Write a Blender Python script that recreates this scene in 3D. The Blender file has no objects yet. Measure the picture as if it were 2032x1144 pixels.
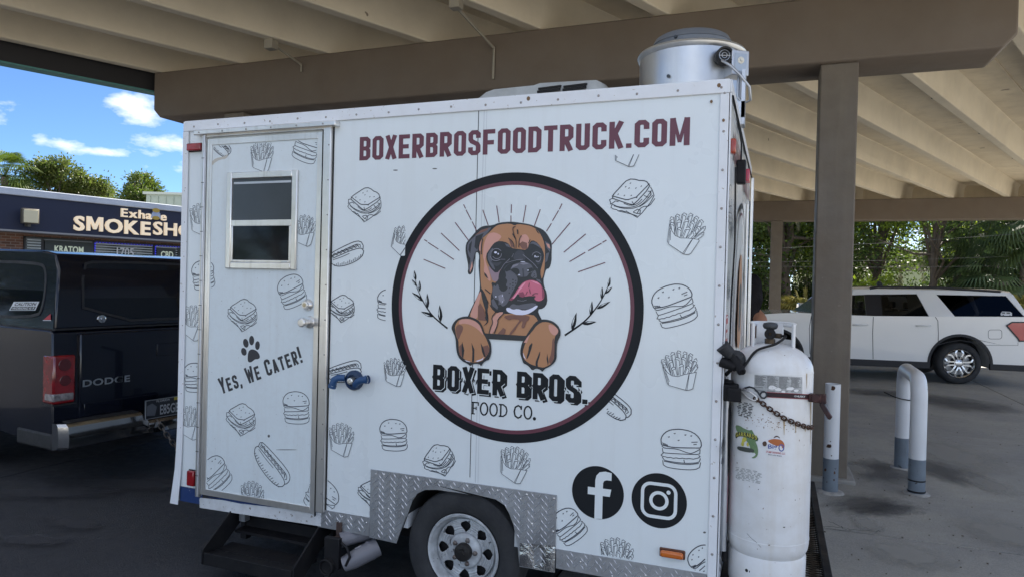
import bpy, bmesh, math, random
import numpy as np
from mathutils import Vector, Matrix, noise
from mathutils.geometry import tessellate_polygon
R = math.radians
scene = bpy.context.scene
col = scene.collection

# ------------------------------------------------------------------ camera

YAW, PIT, ROL, FPX = 0.367233, -0.009557, -0.024515, 1373.503749
CAM = Vector((0.218248, -3.099041, 1.65))
FW = Vector((-math.sin(YAW)*math.cos(PIT), math.cos(YAW)*math.cos(PIT), math.sin(PIT)))
RT0 = Vector((math.cos(YAW), math.sin(YAW), 0)); UP0 = RT0.cross(FW)
RT = RT0*math.cos(ROL) - UP0*math.sin(ROL); UP = RT.cross(FW)
cd = bpy.data.cameras.new('camera'); cam = bpy.data.objects.new('camera', cd); col.objects.link(cam)
m3 = Matrix((RT, UP, -FW)).transposed()
cam.matrix_world = Matrix.Translation(CAM) @ m3.to_4x4()
cd.sensor_width = 36; cd.lens = FPX*36/2032; cd.clip_start = .05; cd.clip_end = 1500
scene.camera = cam

# ------------------------------------------------------------------ world, sun, exposure
SUN_AZ, SUN_EL = 12, 40      # azimuth from +Y towards +X, elevation
w = bpy.data.worlds.new("World"); scene.world = w; w.use_nodes = True
nt = w.node_tree; N = nt.nodes; L = nt.links
bg = N['Background']
sky = N.new('ShaderNodeTexSky'); sky.sky_type = 'NISHITA'; sky.sun_disc = False
sky.sun_elevation = R(SUN_EL); sky.sun_rotation = R(SUN_AZ); sky.air_density = 1.0; sky.dust_density = 0; sky.ozone_density = 8; sky.altitude = 2500
bg.inputs['Strength'].default_value = .06
sun = bpy.data.lights.new('sun', 'SUN'); sun.energy = 5; sun.angle = R(.53); sun.color = (1, .93, .82)
so = bpy.data.objects.new('sun', sun); col.objects.link(so)
sd = Vector((math.sin(R(SUN_AZ))*math.cos(R(SUN_EL)), math.cos(R(SUN_AZ))*math.cos(R(SUN_EL)), math.sin(R(SUN_EL))))
so.rotation_euler = sd.to_track_quat('Z', 'Y').to_euler()
scene.view_settings.view_transform = 'Standard'; scene.view_settings.look = 'None'
scene.view_settings.gamma = 1; scene.view_settings.exposure = 1.72
scene.render.resolution_x = 1024; scene.render.resolution_y = 576
scene.render.engine = 'CYCLES'
try: scene.cycles.max_bounces = 10; scene.cycles.diffuse_bounces = 5
except Exception: pass

def ray(px, py): return FW*FPX + RT*(px-1016) - UP*(py-572)
def hit(px, py, P0, n):
    d = ray(px, py); n = Vector(n); t = (Vector(P0)-CAM).dot(n)/d.dot(n); return CAM + d*t
def onZ(px, py, z): return hit(px, py, (0, 0, z), (0, 0, 1))
def onY(px, py, y): return hit(px, py, (0, y, 0), (0, 1, 0))
def onX(px, py, x): return hit(px, py, (x, 0, 0), (1, 0, 0))
def atD(px, py, D): return CAM + ray(px, py)/FPX*D
def FX(px, py): p = onY(px, py, 0); return (p.x, p.z)

# clouds: soft patches of cirrus / cumulus in the sky, placed by direction
tc = N.new('ShaderNodeTexCoord')
def mathn(op, a, b=None, clamp=False):
    n = N.new('ShaderNodeMath'); n.operation = op; n.use_clamp = clamp
    for i, v in enumerate((a, b)):
        if v is None: continue
        if isinstance(v, (int, float)): n.inputs[i].default_value = v
        else: L.new(v, n.inputs[i])
    return n.outputs[0]
def vmath(op, a, b=None):
    n = N.new('ShaderNodeVectorMath'); n.operation = op
    for i, v in enumerate((a, b)):
        if v is None: continue
        if isinstance(v, tuple): n.inputs[i].default_value = v
        else: L.new(v, n.inputs[i])
    return n
nz = N.new('ShaderNodeTexNoise'); nz.inputs['Scale'].default_value = 26; nz.inputs['Detail'].default_value = 7; nz.inputs['Roughness'].default_value = .6
mp = N.new('ShaderNodeMapping'); mp.inputs['Scale'].default_value = (1, 1, 2.2)
L.new(tc.outputs['Generated'], mp.inputs[0]); L.new(mp.outputs[0], nz.inputs['Vector'])
total = None
clouds = [(256, 208, 44, 20, .85), (290, 228, 34, 18, .75), (82, 277, 18, 13, .62), (135, 288, 42, 12, .75), (195, 300, 55, 9, .7),
          (300, 304, 34, 8, .6), (345, 288, 60, 15, .8), (130, 250, 26, 6, .2), (420, 330, 80, 30, .8), (-120, 200, 80, 25, .7), (560, 240, 100, 35, .8),
          (-300, 300, 120, 30, .8), (1700, 480, 200, 60, .8), (1950, 500, 150, 60, .8)]
for (px, py, rx, ry, a) in clouds:
    d = ray(px, py).normalized(); sx = d.cross(Vector((0, 0, 1))).normalized(); sy = sx.cross(d)
    ax = mathn('MULTIPLY', vmath('DOT_PRODUCT', tc.outputs['Generated'], tuple(sx)).outputs['Value'], FPX/rx*.9)
    ay = mathn('MULTIPLY', vmath('DOT_PRODUCT', tc.outputs['Generated'], tuple(sy)).outputs['Value'], FPX/ry*.9)
    r2 = mathn('ADD', mathn('MULTIPLY', ax, ax), mathn('MULTIPLY', ay, ay))
    fz = mathn('GREATER_THAN', vmath('DOT_PRODUCT', tc.outputs['Generated'], tuple(d)).outputs['Value'], .5)
    g = mathn('MULTIPLY', mathn('POWER', 2.718, mathn('MULTIPLY', r2, -1)), a)
    g = mathn('MULTIPLY', g, fz)
    total = g if total is None else mathn('MAXIMUM', total, g)
# unseen clouds added behind the camera as neutral fill light
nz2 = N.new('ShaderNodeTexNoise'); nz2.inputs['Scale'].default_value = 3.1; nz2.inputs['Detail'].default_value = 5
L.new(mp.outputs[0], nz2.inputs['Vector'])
dens = mathn('ADD', mathn('MULTIPLY', total, 1.0), mathn('MULTIPLY', mathn('SUBTRACT', nz.outputs['Fac'], .5), 1.5))
mask = mathn('MULTIPLY', mathn('SUBTRACT', dens, .36), 1.45, True)
sepz = N.new('ShaderNodeSeparateXYZ'); L.new(tc.outputs['Generated'], sepz.inputs[0])
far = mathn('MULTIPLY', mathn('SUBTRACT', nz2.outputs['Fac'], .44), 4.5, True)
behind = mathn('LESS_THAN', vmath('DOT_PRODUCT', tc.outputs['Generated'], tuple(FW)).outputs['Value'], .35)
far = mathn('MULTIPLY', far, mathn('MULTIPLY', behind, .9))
mx = N.new('ShaderNodeMixRGB'); L.new(mask, mx.inputs[0]); L.new(sky.outputs[0], mx.inputs[1]); mx.inputs[2].default_value = (7.6, 7.7, 8.0, 1)
mx2 = N.new('ShaderNodeMixRGB'); L.new(far, mx2.inputs[0]); L.new(mx.outputs[0], mx2.inputs[1]); mx2.inputs[2].default_value = (12.2, 12.6, 13.2, 1)   # added fill clouds, set brighter than the visible ones
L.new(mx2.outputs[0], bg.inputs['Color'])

# ------------------------------------------------------------------ materials
MATS = {}
def M(name, c, rough=.6, metal=0, var=None, bump=None, coat=0, trans=0, emit=None, spec=None, speck=None, streak=None, coord='Object'):
    """principled; var=(scale,amount[,colour2]) mottling, bump=(scale,strength), speck=(scale,threshold,colour) dirt spots, streak=(scale,amount,colour) vertical stains"""
    if name in MATS: return MATS[name]
    m = bpy.data.materials.new(name); m.use_nodes = True; t = m.node_tree; n = t.nodes; l = t.links
    b = n['Principled BSDF']; b.inputs['Roughness'].default_value = rough; b.inputs['Metallic'].default_value = metal
    c4 = (*c, 1); b.inputs['Base Color'].default_value = c4; m.diffuse_color = c4
    if coat: b.inputs['Coat Weight'].default_value = coat; b.inputs['Coat Roughness'].default_value = .04
    if spec is not None: b.inputs['Specular IOR Level'].default_value = spec
    if trans: b.inputs['Transmission Weight'].default_value = trans
    if emit: b.inputs['Emission Color'].default_value = (*emit[0], 1); b.inputs['Emission Strength'].default_value = emit[1]
    tcn = n.new('ShaderNodeTexCoord'); src = tcn.outputs[coord]; cur = None
    def mixin(fac, c2):
        nonlocal cur
        x = n.new('ShaderNodeMixRGB'); l.new(fac, x.inputs[0])
        if cur is None: x.inputs[1].default_value = c4
        else: l.new(cur, x.inputs[1])
        x.inputs[2].default_value = (*c2, 1); cur = x.outputs[0]
    def noi(sc, det=5, vec=None, ro=.6):
        a = n.new('ShaderNodeTexNoise'); a.inputs['Scale'].default_value = sc; a.inputs['Detail'].default_value = det; a.inputs['Roughness'].default_value = ro
        l.new(vec or src, a.inputs['Vector']); return a.outputs['Fac']
    def ramp(f, a, bb, hi=1):
        r = n.new('ShaderNodeMapRange'); l.new(f, r.inputs[0]); r.inputs[1].default_value = a; r.inputs[2].default_value = bb; r.inputs[4].default_value = hi; return r.outputs[0]
    if var:
        for v in (var if isinstance(var, list) else [var]):
            c2 = v[2] if len(v) > 2 else tuple(x*.5 for x in c)
            mixin(ramp(noi(v[0]), .4, .7, v[1]), c2)
    if streak:
        mpn = n.new('ShaderNodeMapping'); mpn.inputs['Scale'].default_value = (1, 1, .06); l.new(src, mpn.inputs[0])
        mixin(ramp(noi(streak[0], 4, mpn.outputs[0]), .52, .75, streak[1]), streak[2])
    if speck: mixin(ramp(noi(speck[0], 3), speck[1], speck[1]+.04, .9), speck[2])
    if cur is not None: l.new(cur, b.inputs['Base Color'])
    if bump:
        bn = n.new('ShaderNodeBump'); bn.inputs['Strength'].default_value = bump[1]; bn.inputs['Distance'].default_value = bump[2] if len(bump) > 2 else .01
        l.new(noi(bump[0]), bn.inputs['Height']); l.new(bn.outputs[0], b.inputs['Normal'])
        rr = ramp(noi(bump[0]*.13+.7), .3, .7, min(1, rough*1.25)); 
        for i in n:
            if i.type == 'MAP_RANGE' and i.outputs[0] == rr: i.inputs[3].default_value = rough*.75
        l.new(rr, b.inputs['Roughness'])
    MATS[name] = m; return m

WHITE = M('white_wrap', (.73, .775, .785), .30, var=[(2.2, .10, (.55, .58, .62)), (11, .06, (.6, .6, .58))], bump=(1.5, .16, .02), coat=.15, streak=(14, .10, (.5, .48, .43)))
DOORW = M('door_wrap', (.68, .74, .76), .40, var=[(2.6, .16, (.5, .52, .54)), (40, .10, (.5, .47, .42))], bump=(2.5, .06, .02), speck=(95, .71, (.28, .27, .25)), streak=(18, .2, (.42, .40, .37)))
ENDW = M('end_wrap', (.76, .79, .80), .28, var=[(2.2, .15)], bump=(5, .2, .03), coat=.3)
TRIM = M('white_trim', (.74, .76, .79), .4, var=[(9, .15, (.5, .47, .42))], speck=(60, .68, (.33, .27, .2)))
ALU = M('brushed_aluminium', (.82, .80, .77), .30, .85, var=[(3, .45, (.50, .47, .42))], streak=(30, .4, (.45, .42, .36)))
ALUD = M('dull_aluminium', (.55, .57, .6), .42, .85, var=[(7, .35, (.35, .36, .38))], bump=(30, .08))
SCREW = M('screw_steel', (.35, .34, .33), .4, .8, var=(40, .6, (.2, .12, .08)))
BLK = M('black_vinyl', (.006, .008, .011), .5, spec=.3)
LINE = M('drawing_ink', (.03, .035, .05), .45)
MAR = M('maroon_vinyl', (.13, .036, .055), .4)
GLASSD = M('dark_window_glass', (.006, .008, .012), .06, spec=.35)
GLASSG = M('grey_window_glass', (.075, .085, .095), .12, spec=.4, var=(3, .4, (.05, .055, .06)))
RUB = M('tyre_rubber', (.022, .023, .026), .8, var=(9, .4, (.05, .05, .05)), bump=(50, .3))
BLKM = M('black_steel', (.008, .008, .010), .6, 0, spec=.25, var=(14, .4, (.022, .02, .018)), bump=(30, .2))
PLATE = M('tread_plate', (.50, .51, .53), .38, .75, var=[(5, .4, (.25, .25, .27)), (60, .25, (.3, .3, .3))], bump=(40, .1)); LUG = M('tread_lug_polished', (.62, .63, .65), .36, .8)
RED = M('red_lens', (.30, .008, .012), .2, coat=.6, var=(8, .5, (.1, .005, .01)))
AMB = M('amber_lens', (.55, .13, .01), .2, coat=.6, var=(12, .4, (.35, .07, .01)))
NAVYP = M('blue_old_paint', (.015, .04, .14), .35, var=(6, .4, (.03, .06, .15)), speck=(30, .66, (.5, .52, .55)))

# ------------------------------------------------------------------ mesh building
def col4(v): return (*v, 1)
class MB:
    def __init__(s): s.v = []; s.f = []; s.mi = []; s.cur = 0
    def add(s, vs, fs, mi=None):
        o = len(s.v); s.v += [Vector(x) for x in vs]; s.f += [tuple(i+o for i in f) for f in fs]; s.mi += [s.cur if mi is None else mi]*len(fs); return s
    def box(s, x0, x1, y0, y1, z0, z1, mat=None, mi=None):
        vs = [Vector((x, y, z)) for z in (z0, z1) for y in (y0, y1) for x in (x0, x1)]
        if mat: vs = [mat @ q for q in vs]
        return s.add(vs, [(0, 2, 3, 1), (4, 5, 7, 6), (0, 1, 5, 4), (2, 6, 7, 3), (0, 4, 6, 2), (1, 3, 7, 5)], mi)
    def obox(s, c, ax, ay, az, mi=None):
        c, ax, ay, az = map(Vector, (c, ax, ay, az))
        vs = [c+ax*i+ay*j+az*k for k in (-1, 1) for j in (-1, 1) for i in (-1, 1)]
        return s.add(vs, [(0, 2, 3, 1), (4, 5, 7, 6), (0, 1, 5, 4), (2, 6, 7, 3), (0, 4, 6, 2), (1, 3, 7, 5)], mi)
    def bar(s, a, b, w, h, up=(0, 0, 1), mi=None):
        a = Vector(a); b = Vector(b); d = b-a; n = d.normalized(); u = Vector(up); sx = n.cross(u).normalized(); u = sx.cross(n)
        return s.obox((a+b)/2, d/2, sx*w/2, u*h/2, mi)
    def lathe(s, prof, o=(0, 0, 0), ax=(0, 0, 1), n=24, mi=None, ref=None, a0=0, a1=2*math.pi, cap=False):
        o = Vector(o); ax = Vector(ax).normalized(); t = Vector(ref) if ref else (Vector((1, 0, 0)) if abs(ax.x) < .8 else Vector((0, 1, 0)))
        u = (t-ax*t.dot(ax)).normalized(); v = ax.cross(u); full = abs(a1-a0-2*math.pi) < 1e-4; k = n if full else n+1
        vs = []
        for (r, h) in prof:
            for i in range(k):
                a = a0+(a1-a0)*i/n; vs.append(o+ax*h+(u*math.cos(a)+v*math.sin(a))*r)
        fs = []
        for j in range(len(prof)-1):
            for i in range(n):
                i2 = (i+1) % k; fs.append((j*k+i, j*k+i2, (j+1)*k+i2, (j+1)*k+i))
        if full and cap:
            if prof[0][0] > 1e-5: fs.append(tuple(range(k-1, -1, -1)))
            if prof[-1][0] > 1e-5: fs.append(tuple((len(prof)-1)*k+i for i in range(k)))
        return s.add(vs, fs, mi)
    def cyl(s, a, b, r, r2=None, n=16, mi=None):
        a = Vector(a); b = Vector(b); d = b-a; return s.lathe([(r, 0), (r if r2 is None else r2, d.length)], a, d, n, mi, cap=True)
    def tube(s, pts, r, n=8, closed=False, mi=None):
        pts = [Vector(p) for p in pts]; m = len(pts); vs = []; pu = None
        for i in range(m):
            if closed: d = pts[(i+1) % m]-pts[i-1]
            else: d = pts[min(i+1, m-1)]-pts[max(i-1, 0)]
            d.normalize()
            if pu is None: pu = Vector((0, 0, 1)) if abs(d.z) < .9 else Vector((1, 0, 0))
            u = (pu-d*pu.dot(d)).normalized(); v = d.cross(u); pu = u
            rr = r[i] if isinstance(r, (list, tuple)) else r
            for k in range(n): a = 2*math.pi*k/n; vs.append(pts[i]+(u*math.cos(a)+v*math.sin(a))*rr)
        fs = []
        for i in range(m if closed else m-1):
            j = (i+1) % m
            for k in range(n): fs.append((i*n+k, i*n+(k+1) % n, j*n+(k+1) % n, j*n+k))
        if not closed: fs += [tuple(range(n-1, -1, -1)), tuple((m-1)*n+k for k in range(n))]
        return s.add(vs, fs, mi)
    def fill(s, pts, mp, mi=None):
        ps = [Vector((p[0], p[1], 0)) for p in pts]
        tr = tessellate_polygon([ps]); return s.add([mp(p) for p in pts], [tuple(t) for t in tr], mi)
    def prism(s, pts, mp, d, mi=None):
        """2D outline pts mapped by mp, extruded along vector d"""
        d = Vector(d); n = len(pts); a = [Vector(mp(p)) for p in pts]; b = [q+d for q in a]
        tr = [tuple(t) for t in tessellate_polygon([[Vector((p[0], p[1], 0)) for p in pts]])]
        return s.add(a+b, tr+[tuple(i+n for i in reversed(t)) for t in tr]+[(i, (i+1) % n, (i+1) % n+n, i+n) for i in range(n)], mi)
    def ribbon(s, pts, w, mp, closed=False, mi=None):
        P = [Vector((p[0], p[1])) for p in pts]; n = len(P); a = []; b = []
        for i in range(n):
            p0 = P[i-1] if (closed or i > 0) else P[i]; p1 = P[(i+1) % n] if (closed or i < n-1) else P[i]
            d0 = (P[i]-p0); d1 = (p1-P[i])
            if d0.length < 1e-9: d0 = d1
            if d1.length < 1e-9: d1 = d0
            if d0.length < 1e-9: d0 = d1 = Vector((1, 0))
            d0 = d0.normalized(); d1 = d1.normalized(); n0 = Vector((-d0.y, d0.x)); n1 = Vector((-d1.y, d1.x)); m = n0+n1
            if m.length < .3: m = n1
            m.normalize(); k = min(2.2, 1/max(.35, m.dot(n1)))
            ww = w[i] if isinstance(w, (list, tuple)) else w
            a.append(P[i]+m*ww/2*k); b.append(P[i]-m*ww/2*k)
        fs = [(i, (i+1) % n, (i+1) % n+n, i+n) for i in range(n if closed else n-1)]
        return s.add([mp(p) for p in a+b], fs, mi)
    def grid(s, rows, mi=None, closed=False):
        m = len(rows[0]); vs = [p for r in rows for p in r]; fs = []
        for j in range(len(rows)-1):
            for i in range(m if closed else m-1):
                i2 = (i+1) % m; fs.append((j*m+i, j*m+i2, (j+1)*m+i2, (j+1)*m+i))
        return s.add(vs, fs, mi)

PW = {}
def build(mb, name, mats, parent=None, local=False, smooth=None, bevel=None, recalc=True, kind=None, label=None, sub=0):
    me = bpy.data.meshes.new(name)
    vs = mb.v
    if parent is not None and not local:
        inv = PW[parent.name].inverted(); vs = [inv @ q for q in vs]
    me.from_pydata([tuple(q) for q in vs], [], mb.f)
    if not isinstance(mats, (list, tuple)): mats = [mats]
    for m in mats: me.materials.append(m)
    me.polygons.foreach_set('material_index', mb.mi)
    if recalc:
        bm = bmesh.new(); bm.from_mesh(me); bmesh.ops.recalc_face_normals(bm, faces=bm.faces[:]); bm.to_mesh(me); bm.free()
    if smooth is not None:
        me.shade_smooth(); me.set_sharp_from_angle(angle=R(smooth))
    me.update()
    o = bpy.data.objects.new(name, me); col.objects.link(o)
    if parent is not None: o.parent = parent; PW[o.name] = PW[parent.name]
    else: PW[o.name] = Matrix.Identity(4)
    if bevel:
        b = o.modifiers.new('bevel', 'BEVEL'); b.width = bevel; b.segments = 2; b.limit_method = 'ANGLE'; b.angle_limit = R(40); b.harden_normals = False
        if smooth is None: me.shade_smooth(); me.set_sharp_from_angle(angle=R(50))
    if kind: o['kind'] = kind
    if label: o['label'] = label
    return o
def thing(name, label, cat, loc=(0, 0, 0), rz=0, group=None):
    o = bpy.data.objects.new(name, None); col.objects.link(o); o.location = loc; o.rotation_euler = (0, 0, rz); o.empty_display_size = .2
    o['label'] = label; o['category'] = cat
    if group: o['group'] = group
    PW[o.name] = Matrix.Translation(Vector(loc)) @ Matrix.Rotation(rz, 4, 'Z'); return o
def tagobj(o, label, cat, group=None, kind=None):
    if label: o['label'] = label
    if cat: o['category'] = cat
    if group: o['group'] = group
    if kind: o['kind'] = kind
    return o
def struct(mb, name, mat, **k): o = build(mb, name, mat, **k); o['kind'] = 'structure'; return o

_tc = {}
def textmesh(txt, bold=0.0, ext=0.0, spacing=1.0, res=3):
    k = (txt, bold, ext, spacing)
    if k in _tc: return _tc[k]
    cu = bpy.data.curves.new('t', 'FONT'); cu.body = txt; cu.size = 1; cu.offset = bold; cu.extrude = ext; cu.space_character = spacing; cu.resolution_u = res
    ob = bpy.data.objects.new('t', cu); col.objects.link(ob)
    dg = bpy.context.evaluated_depsgraph_get(); dg.update()
    me = bpy.data.meshes.new_from_object(ob.evaluated_get(dg))
    vs = [v.co.copy() for v in me.vertices]; fs = [tuple(p.vertices) for p in me.polygons]
    bpy.data.objects.remove(ob); bpy.data.curves.remove(cu); bpy.data.meshes.remove(me)
    xs = [v.x for v in vs]; ys = [v.y for v in vs]; b = (min(xs), max(xs), min(ys), max(ys))
    _tc[k] = (vs, fs, b); return _tc[k]
def add_text(mb, txt, mp, x0, x1, y0, y1, bold=0.0, ext=0, spacing=1.0, mi=None):
    """fit text into the rect x0..x1,y0..y1 of a 2D space, mapped by mp((x,y)) (or mp((x,y,z)) when extruded, z in -1..1)"""
    vs, fs, b = textmesh(txt, bold, ext, spacing)
    kx = (x1-x0)/(b[1]-b[0]); ky = (y1-y0)/(b[3]-b[2])
    mb.add([mp((x0+(v.x-b[0])*kx, y0+(v.y-b[2])*ky, v.z/ext if ext else 0)) for v in vs], fs, mi)

def ell(cx, cy, rx, ry, n=24, rot=0):
    c, s = math.cos(rot), math.sin(rot)
    return [(cx+rx*math.cos(a)*c-ry*math.sin(a)*s, cy+rx*math.cos(a)*s+ry*math.sin(a)*c) for a in [2*math.pi*i/n for i in range(n)]]
def rrect(x0, x1, y0, y1, r, n=4):
    o = []
    for (cx, cy, a0) in ((x1-r, y1-r, 0), (x0+r, y1-r, 90), (x0+r, y0+r, 180), (x1-r, y0+r, 270)):
        for i in range(n+1): a = R(a0+90*i/n); o.append((cx+r*math.cos(a), cy+r*math.sin(a)))
    return o
def smooth_poly(pts, it=1, closed=True):
    for _ in range(it):
        q = []; n = len(pts)
        for i in range(n if closed else n-1):
            a = pts[i]; b = pts[(i+1) % n]
            q += [(a[0]*.75+b[0]*.25, a[1]*.75+b[1]*.25), (a[0]*.25+b[0]*.75, a[1]*.25+b[1]*.75)]
        if not closed: q = [pts[0]]+q+[pts[-1]]
        pts = q
    return pts

# condensed block lettering: stroke centre lines in a 0.46 x 1 cell, stroke 0.19
def glyphs(w=.46, t=.18):
    l = t/2; r = w-t/2; b = t/2; T = 1-t/2; c = .075; m = .5; x = w/2
    G = {
     'O': [('c', [(l, b+c), (l, T-c), (l+c, T), (r-c, T), (r, T-c), (r, b+c), (r-c, b), (l+c, b)])],
     'B': [('o', [(l, 0), (l, 1)]), ('o', [(l, T), (r-c, T), (r, T-c), (r, m+c+.02), (r-c, m)]), ('o', [(l, b), (r-c, b), (r, b+c), (r, m-c-.02), (r-c, m), (l, m)])],
     'X': [('o', [(t*.42, 0), (w-t*.42, 1)]), ('o', [(t*.42, 1), (w-t*.42, 0)])],
     'E': [('o', [(l, 0), (l, 1)]), ('o', [(l, T), (w*.97, T)]), ('o', [(l, m), (w*.88, m)]), ('o', [(l, b), (w*.97, b)])],
     'F': [('o', [(l, 0), (l, 1)]), ('o', [(l, T), (w*.97, T)]), ('o', [(l, m-.02), (w*.88, m-.02)])],
     'R': [('o', [(l, 0), (l, 1)]), ('o', [(l, T), (r-c, T), (r, T-c), (r, m+c-.04), (r-c, m-.04), (l, m-.04)]), ('o', [(l+.1, m-.04), (w-t*.45, 0)])],
     'S': [('o', [(r, .68), (r, T-c), (r-c, T), (l+c, T), (l, T-c), (l, .64), (l+.04, .56), (r-.04, .44), (r, .36), (r, b+c), (r-c, b), (l+c, b), (l, b+c), (l, .32)])],
     'D': [('o', [(l, 0), (l, 1)]), ('o', [(l, T), (r-c*1.3, T), (r, T-c*1.3), (r, b+c*1.3), (r-c*1.3, b), (l, b)])],
     'T': [('o', [(x, 0), (x, 1)]), ('o', [(0, T), (w, T)])],
     'U': [('o', [(l, 1), (l, b+c), (l+c, b), (r-c, b), (r, b+c), (r, 1)])],
     'C': [('o', [(r, .66), (r, T-c), (r-c, T), (l+c, T), (l, T-c), (l, b+c), (l+c, b), (r-c, b), (r, b+c), (r, .34)])],
     'K': [('o', [(l, 0), (l, 1)]), ('o', [(l+.02, .38), (w-t*.42, 1)]), ('o', [(l+.1, .56), (w-t*.42, 0)])],
     '.': [('o', [(t/2, 0), (t/2, t*.95)])],
     'M': [('o', [(l, 0), (l, 1)]), ('o', [(l+.02, 1), (.3, .12)]), ('o', [(.3, .12), (.58-l, 1)]), ('o', [(.6-l, 0), (.6-l, 1)])],
     'Y': [('o', [(x, 0), (x, .46)]), ('o', [(t*.42, 1), (x, .4)]), ('o', [(w-t*.42, 1), (x, .4)])],
     'W': [('o', [(t*.4, 1), (.19, 0)]), ('o', [(.19, 0), (.3, .85)]), ('o', [(.3, .85), (.41, 0)]), ('o', [(.41, 0), (.6-t*.4, 1)])],
     'A': [('o', [(t*.42, 0), (x, 1)]), ('o', [(w-t*.42, 0), (x, 1)]), ('o', [(.14, .24), (w-.14, .24)])],
     '!': [('o', [(t/2, 1), (t/2, .3)]), ('o', [(t/2, 0), (t/2, .17)])],
     ',': [('o', [(t/2, .17), (t/2, .0), (t*.2, -.14)])],
     ' ': []}
    W = {'.': t, 'M': .6, 'W': .6, '!': t, ',': t, ' ': .2}
    return G, W
def block_text(mb, txt, x0, x1, z0, z1, mapf, t=.18, gap=.1, mi=None, sizes=None, spur=False):
    G, W = glyphs(t=t); sizes = sizes or [1]*len(txt)
    adv = [W.get(c, .46)*s for c, s in zip(txt, sizes)]; tot = sum(adv)+gap*(len(txt)-1)
    kx = (x1-x0)/tot; kz = (z1-z0); x = 0
    for c, s, a in zip(txt, sizes, adv):
        for i, (cl, pts) in enumerate(G[c]):
            mb.ribbon([(x+p[0]*s, p[1]*s) for p in pts], t*s**.5*(.62 if (c in 'MW' and i in (1, 2)) else 1), lambda p, i=i: mapf((x0+p[0]*kx, z0+p[1]*kz), i*.0001), cl == 'c', mi)
        if spur and c in 'BOERXS':
            for (sx, k) in ((0, 1), (a, -1)):
                if k < 0 and c in 'ER': continue
                mb.fill([(x+sx+.02*k, .40), (x+sx-.035*k, .5), (x+sx+.02*k, .60)], lambda p: mapf((x0+p[0]*kx, z0+p[1]*kz), .0005), mi)
        x += a+gap

# ------------------------------------------------------------------ ground
GRD = M('ground_lot', (.48, .45, .39), .95, var=(.5, .5, (.30, .28, .24)), bump=(12, .5, .05))
def concrete_mat():
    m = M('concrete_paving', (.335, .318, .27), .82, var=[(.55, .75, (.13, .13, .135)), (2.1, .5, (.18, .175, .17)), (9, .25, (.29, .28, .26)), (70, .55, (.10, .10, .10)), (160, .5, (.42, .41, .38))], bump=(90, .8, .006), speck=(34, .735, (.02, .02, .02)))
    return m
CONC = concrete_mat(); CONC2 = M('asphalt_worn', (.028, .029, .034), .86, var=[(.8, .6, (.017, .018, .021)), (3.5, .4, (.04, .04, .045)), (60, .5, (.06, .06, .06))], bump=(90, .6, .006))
STAIN = M('oil_stain', (.035, .035, .038), .6, var=(5, .6, (.1, .1, .1)))
g = MB(); g.box(-300, 300, -120, 400, -1.2, -.03); struct(g, 'ground', GRD)
pv = bpy.data.objects.new('pavement', None); col.objects.link(pv); pv['kind'] = 'structure'; PW[pv.name] = Matrix.Identity(4)
sub = MB(); sub.box(-28, 24, -14, 22.6, -.2, -.022); build(sub, 'joint_bed', M('joint_filler', (.03, .028, .025), .95), pv)
DX = 4.6; DY = 4.03; slabs = {}
rng = random.Random(4)
for i in range(-6, 5):
    for j in range(-4, 5):
        x0 = -.9+DX*i; y0 = 2.17+DY*j
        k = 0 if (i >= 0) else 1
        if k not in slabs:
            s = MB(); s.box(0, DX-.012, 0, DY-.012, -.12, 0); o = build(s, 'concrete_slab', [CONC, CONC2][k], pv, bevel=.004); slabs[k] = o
        else:
            o = slabs[k].copy(); col.objects.link(o); o.name = 'concrete_slab'
        o.location = (x0, y0, rng.uniform(-.0015, .0015))
# grass and planting strip beyond the paving, kerb
def scatter_blades(name, n, rect, hmin, hmax, mats, seed, wd=.012, z=-.03):
    r = np.random.default_rng(seed); x = r.uniform(rect[0], rect[1], n); y = r.uniform(rect[2], rect[3], n); a = r.uniform(0, 6.28, n); h = r.uniform(hmin, hmax, n); lx = r.normal(0, .35, n)*h; ly = r.normal(0, .35, n)*h
    v = np.zeros((n, 3, 3)); v[:, 0] = np.stack([x-np.cos(a)*wd, y-np.sin(a)*wd, np.full(n, z)], 1); v[:, 1] = np.stack([x+np.cos(a)*wd, y+np.sin(a)*wd, np.full(n, z)], 1); v[:, 2] = np.stack([x+lx, y+ly, z+h], 1)
    me = bpy.data.meshes.new(name); me.vertices.add(3*n); me.vertices.foreach_set('co', v.reshape(-1)); me.loops.add(3*n); me.loops.foreach_set('vertex_index', np.arange(3*n, dtype=np.int32)); me.polygons.add(n); me.polygons.foreach_set('loop_start', np.arange(0, 3*n, 3, dtype=np.int32)); me.update(calc_edges=True); me.validate()
    me.materials.append(mats); o = bpy.data.objects.new(name, me); col.objects.link(o); o['kind'] = 'stuff'; return o
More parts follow.
